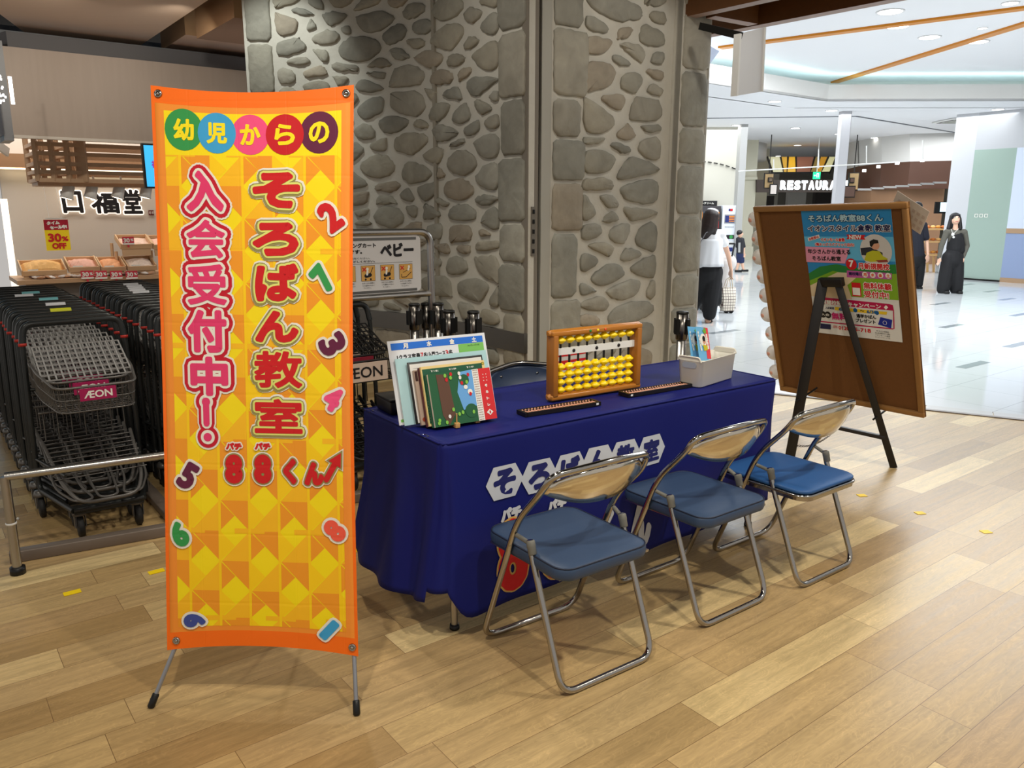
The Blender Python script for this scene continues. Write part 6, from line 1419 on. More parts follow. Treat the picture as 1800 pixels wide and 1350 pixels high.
ppoly([(1416, 433), (1494, 436), (1486, 463), (1418, 460)], ink('panel_pink', 226, 150, 176), 9); ptx('年少さんから通える', 1457, 442, 74, 8, I_K, 12, .001); ptx('そろばん教室', 1453, 454, 50, 8, I_K, 12, .001)
# round photo of a child in a yellow jumper
pdisc(1540, 440.5, 28, ink('photo_grey', 206, 204, 200), 9); ppoly([(1513, 436), (1530, 434), (1552, 444), (1552, 451), (1515, 448)], ink('photo_dark', 40, 44, 56), 10)
M_SK = ink('skin_print', 216, 160, 130); ppoly([(1520, 457), (1524, 444), (1534, 440), (1546, 441), (1553, 450), (1562, 455), (1556, 459), (1530, 460)], ink('jumper_yellow', 190, 190, 40), 11); pdisc(1539, 431, 7.5, M_SK, 12); ppoly([(1530, 432), (1529, 424), (1536, 420), (1544, 422), (1545, 427), (1537, 428), (1533, 434)], I_K, 13); ppoly([(1540, 457), (1560, 456), (1562, 460), (1545, 461)], ink('wood_print', 150, 60, 50), 13)
pdisc(1497, 464, 9.5, I_R, 12); ptx('7', 1497, 463, 7, 11, I_W, 14, .002); ptx('月新規開校', 1536, 468, 54, 10.5, I_R, 13, .0014, [(.004, I_W)])
ppoly([(1489, 475), (1568, 480), (1568, 491), (1489, 487)], ink('band_magenta', 190, 90, 160), 9); ptx('開校曜日', 1504, 481, 22, 5.5, I_LN, 12, .0006)
for k, chh in enumerate('月水金土'): pdisc(1521 + 13.6 * k, 482.5 + .6 * k, 5, I_W, 11); ptx(chh, 1521 + 13.6 * k, 482.5 + .6 * k, 5.5, 5.5, ink('orange_red', 226, 90, 40), 13, .001)
# phone with the code left out
ppoly([(1497, 496), (1513, 497), (1515, 521), (1499, 520)], I_R, 10); ppoly([(1499, 505), (1512, 506), (1513, 519), (1500, 518)], I_W, 11)
ptx('無料体験', 1543, 503, 48, 11, I_R, 14, .0014, [(.005, I_W)]); ptx('受付中!', 1541, 518, 42, 11, I_R, 14, .0014, [(.005, I_W)])
ppoly([(1436, 521), (1563, 534), (1570, 536), (1572, 546), (1436, 533)], ink('band_crimson', 186, 10, 76), 9); ptx('新規開校記念キャンペーン', 1490, 534, 112, 8, I_W, 12, .0012, rot=-.0); ppoly([(1558, 536), (1562, 540), (1558, 544), (1554, 540)], I_W, 12)
for a, c in (((1436, 545), (1572, 546)), ): pass
ppoly([(1570, 545), (1572, 545), (1573, 578), (1571, 578)], ink('band_crimson', 186, 10, 76), 9); ppoly([(1436, 563), (1571, 577), (1571, 579), (1436, 565)], ink('band_crimson', 186, 10, 76), 9)
ppoly([(1468, 539), (1560, 548), (1559, 553), (1468, 545)], ink('date_yellow', 232, 196, 40), 10); ptx('入会期間', 1459, 541, 15, 4, I_LN, 12, .0004); ptx('6/1', 1484, 543.5, 18, 5, ink('date_blue', 0, 90, 150), 13, .0012); ptx('〜', 1516, 546, 7, 2.5, I_K, 13, .0008); ptx('6/30', 1533, 548, 17, 5, ink('date_blue', 0, 90, 150), 13, .0012)
pdisc(1504, 545, 3.6, ink('date_blue', 0, 90, 150), 12); pdisc(1542, 549.5, 3.6, ink('date_blue', 0, 90, 150), 12)
pdisc(1447, 552, 5.5, I_K, 12); pdisc(1456, 553, 5.5, I_K, 12); ptx('入会', 1451.5, 552.5, 14, 4.6, I_W, 14, .0004); ptx('無料', 1476, 556, 26, 12, ink('magenta_letter', 200, 20, 110), 13, .0018)
ptx('通学かばん', 1523, 556, 34, 6.5, I_K, 12, .001); ptx('プレゼント', 1522, 564, 34, 6.5, I_K, 12, .001); ppoly([(1548, 557), (1569, 562), (1567, 577), (1544, 570)], ink('bag_blue', 20, 40, 150), 11); pdisc(1556, 567, 3.6, I_W, 12); pdisc(1556, 567, 3.0, ink('bag_blue', 20, 40, 150), 13)
ppoly([(1443, 568), (1461, 570), (1461, 579), (1442, 577)], I_LN, 11); ptx('0120', 1484, 576.5, 18, 6, I_R, 12, .001); ptx('5-718', 1517, 580, 28, 6.2, I_R, 12, .001); ptx('通話無料', 1469, 574, 8, 5, I_R, 12)
for k in range(4): ptx(('〒712-0000', '岡山県倉敷市水江1番地', 'イオンモール倉敷', 'キッズリパブリック内')[k], 1552, 582.5 + 3.6 * k, 26 - 4 * (k == 0), 2.4, I_K, 12)
bw(pr.mb, 'poster_print', pr.mats, t_p)
# easel
t_e = thing('easel', 'black A-frame wooden easel standing in front of the notice board', 'easel', lv(1480, 812))
M_EZ = mat('black_stained_wood', (20, 16, 15), .45, var=.1, scale=30)
eR, eL = lv(1571, 822), lv(1388, 806); eR.z = eL.z = 0
ezn = nn_; apex = onp(1456, 492, bd_(0, 0, .045), nn_); side_ = (eR - eL).normalized()
for px_foot, px_top, wd in ((1571, 1471, .040), (1388, 1447, .058)):
    foot = eR if px_foot > 1500 else eL; tp_ = onp(px_top, 492, bd_(0, 0, .045), nn_)
    b = MB(); b.bar(foot, tp_, wd, .026, (tp_ - foot).cross(side_)); bw(b, 'leg', M_EZ, t_e, bevel=.003)
b = MB(); b.bar(onp(1441, 496, bd_(0, 0, .05), nn_), onp(1482, 496, bd_(0, 0, .05), nn_), .05, .034, nn_); bw(b, 'head_block', M_EZ, t_e, bevel=.003)
cR = eR.lerp(onp(1471, 492, bd_(0, 0, .045), nn_), .165); cL = eL.lerp(onp(1447, 492, bd_(0, 0, .045), nn_), .235)
b = MB(); b.bar(cR, cL, .034, .022, (0, 0, 1)); bw(b, 'crossbar', M_EZ, t_e, bevel=.003)
for k, (f_, q_) in enumerate(((eR, .285), (eL, .35))):
    top = onp(1471 if k == 0 else 1447, 492, bd_(0, 0, .045), nn_); p = f_.lerp(top, q_); b = MB(); b.tube([p + nn_ * .05, p - nn_ * (.16 if k else .14)], .006, 8); bw(b, 'peg', M_BLACKP, t_e)
rear = lv(1399, 736); b = MB(); b.bar(rear, apex - nn_ * .09, .035, .022, side_); bw(b, 'rear_leg', M_EZ, t_e, bevel=.003)
b = MB(); ca, cb_ = eL.lerp(apex, .08) + side_ * .03, onp(1462, 762, (eL + eR) / 2 + Vector((.1, .15, 0)), V)
for k in range(26):
    q_ = k / 25; p = ca.lerp(cb_, q_) - Z * .06 * 4 * q_ * (1 - q_) * .5; ax_ = (Z if k % 2 else nn_)
    d = (cb_ - ca).normalized(); b.tube([p + d * .009 * math.cos(a) + ax_ * .005 * math.sin(a) for a in (2 * PI * j / 8 for j in range(8))], .0016, 5, closed=True)
bw(b, 'chain', mat('chain_metal', (90, 84, 78), .35, .9), t_e)
# pale round balloons behind the left edge and a tilted sheet behind the top right corner
M_BAL = mat('translucent_balloon', (232, 226, 220), .25, alpha=.72, var=.1, scale=12)
M_BALS = mat('balloon_dot', (224, 168, 150), .4)
names = ['topmost', 'second', 'third', 'fourth', 'fifth', 'sixth', 'seventh', 'eighth', 'lowest']
for k in range(9):
    q_ = k / 8; px = 1329 + 37 * q_ + (2 * math.sin(k * 2.3)); py = 385 + 268 * q_; p = onp(px, py, bd_(0, 0, -.07), nn_); r = .052
    t = thing('paper_balloon', '%s%s pale balloon behind the left edge of the board' % (names[k], '' if k in (0, 8) else ' from the top'), 'balloon', p - Z * r, 0, 'pale round balloons behind the board edge')
    b = MB(); b.lathe([(r * math.sin(PI * j / 10) + 1e-4, -r * .8 * math.cos(PI * j / 10)) for j in range(11)], p, nn_, 20); bw(b, 'balloon_skin', M_BAL, t)
    b = MB(); b.lathe([(.014, 0), (.012, .002)], p + nn_ * r * .77 - nx_ * .014 + nu * .005, nn_, 12); bw(b, 'dot', M_BALS, t)
b = MB(); st = [onp(1330 + 36 * q_, 375 + 290 * q_, bd_(0, 0, -.075), nn_) for q_ in (0, .5, 1)]; b.tube(st, .003, 6); o = bw(b, 'balloon_string', M_WHITE); tag(o, 'thin cord holding the column of pale balloons', 'cord')
cc_ = [onp(*q, bd_(0, 0, -.06), nn_) for q in ((1578, 335), (1634, 372), (1618, 412), (1562, 375))]
t = thing('paper_sheet', 'tilted pale patterned sheet fixed behind the top right corner of the board', 'sheet', cc_[3]); b = MB(); b.slab(cc_, nn_, .002); bw(b, 'paper', mat('sheet_beige', (206, 196, 182), .5), t)
ex1 = (cc_[1] - cc_[0]); ex2 = (cc_[3] - cc_[0]); b = MB()
for r_ in range(3):
    for k in range(6):
        c = cc_[0] + ex1 * (.12 + .15 * k) + ex2 * (.25 + .25 * r_) + nn_ * .003; b.slab([c, c + ex1 * .09, c + ex1 * .09 + ex2 * .13, c + ex2 * .13], nn_, .0006)
bw(b, 'pattern', mat('sheet_pattern', (190, 174, 160), .5), t)
# ================================================================== PEOPLE
def blob(name, caps, m, parent, voxel=.010, smooth=4, balls=()):
    """one continuous skin over tapered limbs: caps [(p0, r0, p1, r1, flat)], balls [(centre, (rx, ry, rz))]"""
    b = MB()
    for c in caps:
        p0, r0, p1, r1 = Vector(c[0]), c[1], Vector(c[2]), c[3]; fl_ = c[4] if len(c) > 4 else 1.0
        d = p1 - p0; L = d.length; d.normalize(); a = d.cross(Vector((0, 1, 0)))
        if a.length < .1: a = d.cross(Vector((1, 0, 0)))
        a.normalize(); e = d.cross(a); prof = []
        for k in range(5): t = -PI / 2 + PI / 2 * k / 4; prof.append((r0 * math.cos(t), r0 * math.sin(t)))
        for k in range(5): t = PI / 2 * k / 4; prof.append((r1 * math.cos(t), L + r1 * math.sin(t)))
        vs = [p0 + d * h + (a * math.cos(2 * PI * j / 14) + e * math.sin(2 * PI * j / 14) * fl_) * max(r, 1e-4) for r, h in prof for j in range(14)]
        fs = [(i * 14 + j, i * 14 + (j + 1) % 14, (i + 1) * 14 + (j + 1) % 14, (i + 1) * 14 + j) for i in range(9) for j in range(14)]
        b.add(vs, fs + [tuple(range(13, -1, -1)), tuple(range(9 * 14, 10 * 14))])
    for c, r in balls:
        c = Vector(c); vs = []; n1, n2 = 10, 16
        for i in range(n1 + 1):
            for j in range(n2): t, f_ = PI * i / n1, 2 * PI * j / n2; vs.append(c + Vector((r[0] * (math.sin(t) + 1e-4) * math.cos(f_), r[1] * (math.sin(t) + 1e-4) * math.sin(f_), -r[2] * math.cos(t))))
        b.add(vs, [(i * n2 + j, i * n2 + (j + 1) % n2, (i + 1) * n2 + (j + 1) % n2, (i + 1) * n2 + j) for i in range(n1) for j in range(n2)] + [tuple(range(n2 - 1, -1, -1)), tuple(range(n1 * n2, (n1 + 1) * n2))])
    o = b.build(name, m, parent)
    x = o.modifiers.new('r', 'REMESH'); x.mode = 'VOXEL'; x.voxel_size = voxel; x.use_smooth_shade = True
    x = o.modifiers.new('s', 'SMOOTH'); x.factor = .5; x.iterations = smooth
    bpy.context.view_layer.update(); dg = bpy.context.evaluated_depsgraph_get()
    me = bpy.data.meshes.new_from_object(o.evaluated_get(dg)); o.modifiers.clear(); o.data = me
    for p in me.polygons: p.use_smooth = True
    if not me.materials: me.materials.append(m)
    return o
M_SKIN = mat('skin', (222, 178, 152), .5); M_HAIRB = mat('dark_brown_hair', (38, 26, 24), .45); M_HAIRK = mat('black_hair', (22, 20, 22), .45)
M_BLACKC = mat('black_clothing', (20, 20, 23), .8); M_WHITEC = mat('white_blouse', (232, 232, 234), .75); M_SHOE = mat('black_shoe', (18, 17, 17), .5)
def hand(wrist, d, side, n_=Vector((0, 1, 0)), k=1.0):
    """palm and five curled fingers hanging along d; side = direction of the thumb"""
    w_ = Vector(wrist); d = Vector(d).normalized(); s = (Vector(side) - d * Vector(side).dot(d)).normalized(); out = []; f_ = d.cross(s).normalized()
    pc = w_ + d * .045 * k
    for q in (-.028, -.010, .010, .026): out.append((w_ + s * q * .5 * k, .014 * k, w_ + d * .075 * k + s * q * k, .0115 * k))
    for i, (q, L) in enumerate(((.028, .070), (.010, .078), (-.009, .072), (-.027, .056))):
        a = w_ + d * .078 * k + s * q * k; m_ = a + d * L * .5 * k + f_ * .006 * k; out += [(a, .0095 * k, m_, .0085 * k), (m_, .0085 * k, m_ + d * L * .42 * k + f_ * .018 * k, .007 * k)]
    a = w_ + d * .02 * k + s * .022 * k; m_ = a + d * .028 * k + s * .026 * k; out += [(a, .012 * k, m_, .0105 * k), (m_, .010 * k, m_ + d * .034 * k + s * .004 * k, .008 * k)]
    return out
# --- woman in a white blouse
Yw = 10.66; o_ = lv(1244, 568); t = thing('person', 'person in a white blouse and wide black trousers walking away with a checked tote bag', 'person', (o_.x, o_.y, 0)); B0 = Vector((o_.x, o_.y, 0))
def J(px, py, dy=0): return at(px, py, Yw + dy) - B0
hd = J(1252, 383); fd = Vector((.85, .52, 0)).normalized(); fs_ = Vector((fd.y, -fd.x, 0))
nk = J(1250, 404); shL, shR = J(1232, 411), J(1268, 412, .05); elL, elR = J(1222, 447, .02), J(1280, 448, .1); waL, waR = J(1221, 472, .1), J(1285, 474, .12)
hipL, hipR = J(1240, 478), J(1256, 478); knL, knR = J(1230, 520, .1), J(1247, 522); anL, anR = J(1217, 543, .35), J(1243, 561, 0)
caps = [(nk - Z * .04, .05, hd - Z * .05, .048), (J(1250, 418), .10, J(1249, 450), .095, .8), (J(1249, 450), .095, J(1248, 480), .12, .85), (shL, .045, J(1250, 412), .06), (shR, .045, J(1250, 412), .06),
        (shL, .042, elL, .034), (elL, .033, waL, .023), (shR, .042, elR, .034), (elR, .033, waR, .023), (hipL, .085, knL, .055), (knL, .053, anL, .034), (hipR, .085, knR, .055), (knR, .053, anR, .034),
        (anL, .034, anL + Vector((-.03, -.02, -.06)), .03), (anR, .034, anR + Vector((.02, .02, -.035)), .030), (anR + Vector((0, -.02, -.035)), .028, anR + Vector((.06, .10, -.035)), .026), (anL + Vector((-.03, -.02, -.06)), .027, anL + Vector((.02, .06, -.13)), .026)]
caps += hand(waL, (0, .1, -1), (.3, 1, 0)) + hand(waR, (.05, .1, -1), (-.3, 1, 0))
body = blob('body', caps, M_SKIN, t, .0085, 2, [(hd, (.075, .088, .105)), (hd + fd * .055 - Z * .03, (.045, .045, .055)), (hd + fd * .092 - Z * .008, (.014, .014, .018))])
for s in (-1, 1):
    b = MB(); e = hd + fd * .082 + fs_ * s * .032 + Z * .012; b.lathe([(.001, -.009), (.009, -.005), (.012, 0), (.009, .005), (.001, .009)], e, (0, 0, 1), 10); b.build('eye', I_K, t)
    b = MB(); e = hd + fs_ * s * .082 - Z * .0; b.lathe([(.001, -.012), (.016, -.006), (.018, .004), (.004, .010)], e, fs_ * s, 10); b.build('ear', M_SKIN, t)
b = MB(); e = hd + fd * .094 - Z * .052; b.tube([e - fs_ * .02, e + fd * .004, e + fs_ * .02], .005, 6); b.build('mouth', mat('lips', (190, 96, 96), .5), t)
bk = -fd
blob('hair', [(hd + bk * .03 + Z * .0, .108, hd + bk * .045 - Z * .12, .115, 1.0), (hd + bk * .05 - Z * .12, .115, J(1245, 410) + bk * .05, .085), (hd + bk * .02 + fs_ * .06 - Z * .02, .04, hd + fs_ * .075 - Z * .19 + bk * .03, .03), (hd + bk * .02 - fs_ * .06 - Z * .02, .04, hd - fs_ * .085 - Z * .19 + bk * .02, .03)], M_HAIRB, t, .009, 3, [(hd + bk * .022 + Z * .026, (.106, .108, .098))])
b = MB(); cc = hd + Z * .085 + bk * .0; b.lathe([(.075, -.012), (.080, .0), (.070, .022), (.04, .034), (.0, .038)], cc, (Z + fd * .25), 24); b.build('headband', M_WHITEC, t)
# blouse: flared shell with pleats
def cloth_tube(rings, name, m, parent, seg=40, pleat=0, np_=9, solid=.006):
    b = MB(); vs = []
    for i, (c, rx, ry) in enumerate(rings):
        q = i / (len(rings) - 1)
        for j in range(seg): a = 2 * PI * j / seg; k = 1 + pleat * q * math.sin(a * np_ + i * .1); vs.append(Vector(c) + Vector((math.cos(a) * rx * k, math.sin(a) * ry * k, 0)))
    b.add(vs, [(i * seg + j, i * seg + (j + 1) % seg, (i + 1) * seg + (j + 1) % seg, (i + 1) * seg + j) for i in range(len(rings) - 1) for j in range(seg)], 0, True)
    return b.build(name, m, parent, solid=solid)
def lerp_rings(keys, n=5):
    out = []
    for (c0, a0, b0), (c1, a1, b1) in zip(keys[:-1], keys[1:]):
        for k in range(n): q = k / n; out.append((Vector(c0).lerp(Vector(c1), q), a0 + (a1 - a0) * q, b0 + (b1 - b0) * q))
    return out + [keys[-1]]
bl = blob('blouse', [(shL + Vector((.02, 0, .005)), .058, shL + (elL - shL) * .42, .062), (shR + Vector((-.02, 0, .005)), .058, shR + (elR - shR) * .42, .062), (shL, .065, shR, .065), (J(1250, 414), .11, J(1249, 430), .125, .85), (J(1242, 428), .09, J(1237, 462), .095), (J(1258, 428), .09, J(1258, 462), .095), (J(1250, 428), .12, J(1248, 458), .14, .85), (J(1229, 463), .028, J(1267, 463), .028)], M_WHITEC, t, .011, 3)
cloth_tube(lerp_rings([(J(1250, 420), .135, .12), (J(1249, 440), .155, .135), (J(1246.5, 468), .185, .155)]), 'blouse_skirt', mat('white_blouse_sheer', (222, 224, 228), .75), bl, 60, .035, 11)
b = MB(); b.tube([J(1241, 409, -.13), J(1232, 425, -.17), J(1226, 445, -.15)], .006, 6); b.tube([J(1241, 409, -.13), J(1252, 405, -.06)], .006, 6); b.build('bag_strap', mat('grey_strap', (110, 108, 112), .6), bl)
blob('trousers', [(J(1247, 468), .14, J(1247, 482), .15, .85), (hipL, .11, J(1230, 520, .1), .10), (J(1230, 520, .1), .10, J(1219, 540, .3), .075), (hipR, .115, J(1249, 520), .12), (J(1249, 520), .12, J(1247, 552), .09), (J(1258, 500), .09, J(1262, 530), .05)], M_BLACKC, t, .012, 3)
for a in (anR, anL):
    b = MB(); lift = a is anL
    if not lift: b.slab([a + Vector((-.04, -.06, -.067)), a + Vector((.04, -.06, -.067)), a + Vector((.115, .13, -.067)), a + Vector((.03, .15, -.067))], Z, .02); b.tube([a + Vector((-.01, .06, -.04)), a + Vector((.04, .08, -.0)), a + Vector((.09, .08, -.04))], .012, 8)
    else: b.bar(a + Vector((-.03, -.06, -.07)), a + Vector((.02, .08, -.165)), .08, .02); b.tube([a + Vector((-.05, .0, -.09)), a + Vector((0, .04, -.06)), a + Vector((.04, .02, -.1))], .012, 8)
    b.build('sandal', M_SHOE, t)
# tote bag in her hand
tb = J(1278, 546, .12) + B0; t2 = thing('tote_bag', 'cream tote bag with a dark check, hanging from the hand of the person in white', 'bag', tb, 0)
wt, wb_ = .105, .085; hb_ = (J(1278, 505, .12) + B0 - tb).z; X_ = Vector((.97, .24, 0)); Yq = Vector((-.24, .97, 0))
b = MB(); vs = []
for z_, k in ((0, wb_), (.02, wb_ * 1.06), (hb_ * .5, wt * 1.03), (hb_, wt)):
    dd = .055 if z_ < hb_ else .03
    for x, y in rrect(2 * k, dd * 2, .03, 4): vs.append(X_ * x + Yq * y + Z * z_)
nn = len(vs) // 4; b.add(vs, [(i * nn + j, i * nn + (j + 1) % nn, (i + 1) * nn + (j + 1) % nn, (i + 1) * nn + j) for i in range(3) for j in range(nn)] + [tuple(range(nn - 1, -1, -1)), tuple(range(3 * nn, 4 * nn))], 0, True)
mt = mat('checked_canvas', (232, 224, 210), .8); q = N(mt); tc = q.n('ShaderNodeTexCoord'); sx = q.n('ShaderNodeSeparateXYZ'); q.l(tc.outputs['Object'], sx.inputs[0])
g1_ = q.m('LESS_THAN', q.m('FRACT', q.m('MULTIPLY', q.m('ADD', sx.outputs[0], q.m('MULTIPLY', sx.outputs[1], .5)), 26)), .16); g2_ = q.m('LESS_THAN', q.m('FRACT', q.m('MULTIPLY', sx.outputs[2], 26)), .16)
mx = q.n('ShaderNodeMixRGB'); mx.inputs[1].default_value = rgb(232, 224, 210); mx.inputs[2].default_value = rgb(96, 76, 70); q.l(q.m('MAXIMUM', g1_, g2_), mx.inputs[0]); q.l(mx.outputs[0], q.b.inputs['Base Color'])
b.build('bag_body', mt, t2)
hh_ = waR + B0 - tb + Vector((.01, .02, -.09))
for s in (-1, 1): b = MB(); b.tube([X_ * -.05 + Yq * s * .03 + Z * hb_, X_ * -.025 + Yq * s * .03 + Z * (hb_ + .1), hh_ + X_ * 0, X_ * .03 + Yq * s * .03 + Z * (hb_ + .1), X_ * .05 + Yq * s * .03 + Z * hb_], .007, 6); b.build('handle', mat('canvas_handle', (226, 214, 196), .7), t2)
# --- companion, mostly behind the stone pier
Yw = 10.95; o_ = lv(1207, 560); B0 = Vector((o_.x, o_.y, 0)); t = thing('person', 'person in a pale blue T-shirt and black skirt, half hidden behind the stone pier', 'person', B0)
hd = J(1212, 376); fd = Vector((.8, .6, 0)).normalized(); fs_ = Vector((fd.y, -fd.x, 0)); bk = -fd; nk = J(1209, 398)
shL, shR = J(1187, 408), J(1223, 409, .05); elR, waR = J(1224, 445, .1), J(1219, 474, .05); elL, waL = J(1182, 445), J(1180, 474); hipL, hipR = J(1199, 478), J(1214, 478); knL, knR = J(1199, 515), J(1214, 515); anL, anR = J(1199, 551), J(1213, 549, .15)
caps = [(nk - Z * .05, .05, hd - Z * .05, .05), (J(1206, 418), .11, J(1206, 470), .11, .8), (shL, .05, shR, .05), (shL, .045, elL, .036), (elL, .034, waL, .025), (shR, .045, elR, .036), (elR, .034, waR, .025), (hipL, .09, knL, .058), (knL, .055, anL, .035), (hipR, .09, knR, .058), (knR, .055, anR, .035), (anL - Z * .03, .035, anL + Vector((.04, .1, -.04)), .03), (anR - Z * .03, .035, anR + Vector((.05, .1, -.04)), .03)] + hand(waR, (0, .1, -1), (0, 1, 0)) + hand(waL, (0, .1, -1), (0, 1, 0))
blob('body', caps, M_SKIN, t, .009, 2, [(hd, (.078, .090, .108)), (hd + fd * .055 - Z * .03, (.047, .047, .058)), (hd + fd * .095 - Z * .008, (.014, .014, .018))])
blob('hair', [(hd + bk * .02 + Z * .02, .09, hd + bk * .045 - Z * .06, .075)], M_HAIRK, t, .009, 2, [(hd + bk * .015 + Z * .032, (.092, .1, .095))])
blob('t_shirt', [(shL, .068, shR, .068), (J(1206, 414), .13, J(1206, 455), .14, .85), (J(1206, 455), .14, J(1206, 478), .15, .85), (shR, .06, shR + (elR - shR) * .55, .062), (shL, .06, shL + (elL - shL) * .55, .062)], mat('pale_blue_shirt', (196, 208, 218), .8), t, .012, 3)
blob('skirt', [(J(1206, 476), .15, J(1206, 488), .16, .85), (J(1200, 490), .12, J(1200, 508), .13), (J(1213, 490), .12, J(1214, 508), .13)], M_BLACKC, t, .012, 3)
for a in (anL, anR): b = MB(); b.slab([a + Vector((-.04, -.05, -.075)), a + Vector((.04, -.05, -.075)), a + Vector((.09, .12, -.075)), a + Vector((.01, .14, -.075))], Z, .045); b.build('shoe', M_SHOE, t)
# stroller in front of the two of them
sb = lv(1259, 551); t = thing('stroller', 'pale stroller with black wheels pushed along beyond the person in white', 'stroller', (sb.x, sb.y, 0)); B0 = Vector((sb.x, sb.y, 0)); Yw = sb.y
M_STR = mat('stroller_fabric', (206, 200, 196), .8); wx = (lv(1278, 550) - lv(1240, 550)).length
for px, dy in ((1240, 0), (1278, 0), (1246, .42), (1284, .42)):
    p = lv(px, 550) - B0; p = Vector((p.x, dy, 0))
    for s in (-1, 1): b = MB(); b.lathe([(.04, -.012), (.075, -.010), (.082, 0), (.075, .010), (.04, .012), (.04, -.012)], p + Vector((s * .035, 0, .082)), (.95, .3, 0), 20); w2 = b.build('wheel', M_TYRE, t); b = MB(); b.lathe([(.03, -.008), (.03, .008)], p + Vector((s * .035, 0, .082)), (.95, .3, 0), 14); b.bar(p + Vector((s * .035, 0, .01)), p + Vector((s * .035, 0, .155)), .012, .01); b.bar(p + Vector((s * .035 - .07, 0, .082)), p + Vector((s * .035 + .07, 0, .082)), .012, .01); b.build('wheel_hub', M_BLACKP, w2)
b = MB(); L0, L1 = Vector(((lv(1240, 550) - B0).x, 0, .12)), Vector(((lv(1278, 550) - B0).x, 0, .12)); 
for p in (L0, L1): b.tube([p, p + Vector((0, .2, .35)), p + Vector((0, -.12, .9))], .012, 8); b.tube([p + Vector((.05, .42, 0)), p + Vector((0, .1, .5))], .012, 8)
b.tube([L0 + Vector((0, -.12, .9)), L1 + Vector((0, -.12, .9))], .014, 8); b.tube([L0, L1], .01, 8); b.build('frame', M_BLACKM, t)
mc = (L0 + L1) / 2; blob('seat', [(mc + Vector((-.06, .1, .3)), .12, mc + Vector((-.06, .35, .25)), .11), (mc + Vector((.06, .1, .3)), .12, mc + Vector((.06, .35, .25)), .11), (mc + Vector((-.05, .08, .32)), .12, mc + Vector((-.05, 0, .6)), .10), (mc + Vector((.06, .08, .32)), .12, mc + Vector((.06, 0, .6)), .10)], M_STR, t, .014, 3)
blob('canopy', [(mc + Vector((-.10, .05, .62)), .12, mc + Vector((.12, .05, .62)), .13), (mc + Vector((-.08, .2, .58)), .11, mc + Vector((.14, .2, .56)), .12)], M_STR, t, .014, 3)
# --- child walking past the kiosk
Yw = 19.4; o_ = lv(1304, 479); B0 = Vector((o_.x, o_.y, 0)); Yw = o_.y; t = thing('person', 'small child in a black and white T-shirt and dark shorts by the columns', 'person', B0)
hd = J(1301, 411); fd = Vector((.9, -.1, 0)).normalized(); fs_ = Vector((fd.y, -fd.x, 0)); bk = -fd
shL, shR = J(1297, 420), J(1305, 421); elR, waR = J(1307.5, 433), J(1308, 445, -.05); elL, waL = J(1296, 433, .1), J(1297, 444, .15); hipL, hipR = J(1299, 446), J(1303, 446); knL, knR = J(1299, 460, .05), J(1304, 460); anL, anR = J(1295, 474), J(1306.5, 473)
caps = [(J(1301, 418), .035, hd, .04), (J(1301, 424), .075, J(1301, 445), .075), (shL, .035, shR, .035), (shL, .032, elL, .026), (elL, .025, waL, .019), (shR, .032, elR, .026), (elR, .025, waR, .019), (hipL, .06, knL, .042), (knL, .04, anL, .026), (hipR, .06, knR, .042), (knR, .04, anR, .026), (anL - Z * .02, .025, anL + Vector((.06, 0, -.05)), .022), (anR - Z * .02, .025, anR + Vector((.08, 0, -.03)), .022)] + hand(waR, (.1, 0, -1), (1, 0, 0), k=.72) + hand(waL, (0, 0, -1), (1, 0, 0), k=.72)
blob('body', caps, M_SKIN, t, .008, 2, [(hd, (.066, .07, .085)), (hd + fd * .07 - Z * .01, (.012, .012, .014))])
blob('hair', [], M_HAIRK, t, .009, 2, [(hd + bk * .014 + Z * .022, (.074, .078, .074))])
blob('t_shirt', [(shL, .048, shR, .048), (J(1301, 423), .085, J(1301, 445), .09), (shR, .044, elR, .046), (shL, .044, elL, .046)], mat('charcoal_shirt', (40, 40, 46), .8), t, .012, 3)
b = MB(); p = J(1301.5, 434, -.096); b.bar(p + Vector((-.03, 0, .1)), p + Vector((-.02, 0, -.13)), .05, .01, (0, 1, 0)); b.build('shirt_panel', mat('grey_shirt_panel', (170, 170, 168), .8), t)
blob('shorts', [(J(1301, 445), .088, J(1301, 450), .09), (hipL, .07, J(1299, 459, .05), .065), (hipR, .07, J(1304, 459), .065)], mat('navy_shorts', (34, 44, 84), .8), t, .012, 3)
for a in (anL, anR): b = MB(); b.box(a + Vector((.04, 0, -.035)), (.17, .07, .055)); b.build('shoe', M_SHOE, t, bevel=.015)
# --- woman in black facing the camera
o_ = lv(1670, 516); B0 = Vector((o_.x, o_.y, 0)); Yw = o_.y; t = thing('person', 'person in black with a dark bob and white pendant, looking up', 'person', B0)
hd = J(1679, 386); fd = Vector((-.2, -.96, .30)).normalized(); fs_ = Vector((.98, -.2, 0)); bk = Vector((.15, .95, 0)); up_ = fs_.cross(fd).normalized()
if up_.z < 0: up_ = -up_
shL, shR = J(1664, 408), J(1695, 408); elL, waL = J(1655, 432), J(1651, 452, -.03); elR, waR = J(1700, 432), J(1693, 452, -.05); hipL, hipR = J(1667, 452), J(1683, 452); knL, knR = J(1662, 483), J(1682, 483); anL, anR = J(1658, 510), J(1681, 510)
caps = [(J(1679, 406), .05, hd - Z * .04, .048), (J(1679, 414), .11, J(1676, 448), .11, .8), (shL, .045, shR, .045), (shL, .042, elL, .034), (elL, .033, waL, .023), (shR, .042, elR, .034), (elR, .033, waR, .023), (hipL, .09, knL, .06), (knL, .055, anL, .035), (hipR, .09, knR, .06), (knR, .055, anR, .035)] + hand(waL, (-.05, -.1, -1), (.2, -1, 0)) + hand(waR, (-.05, -.1, -1), (-.2, -1, 0))
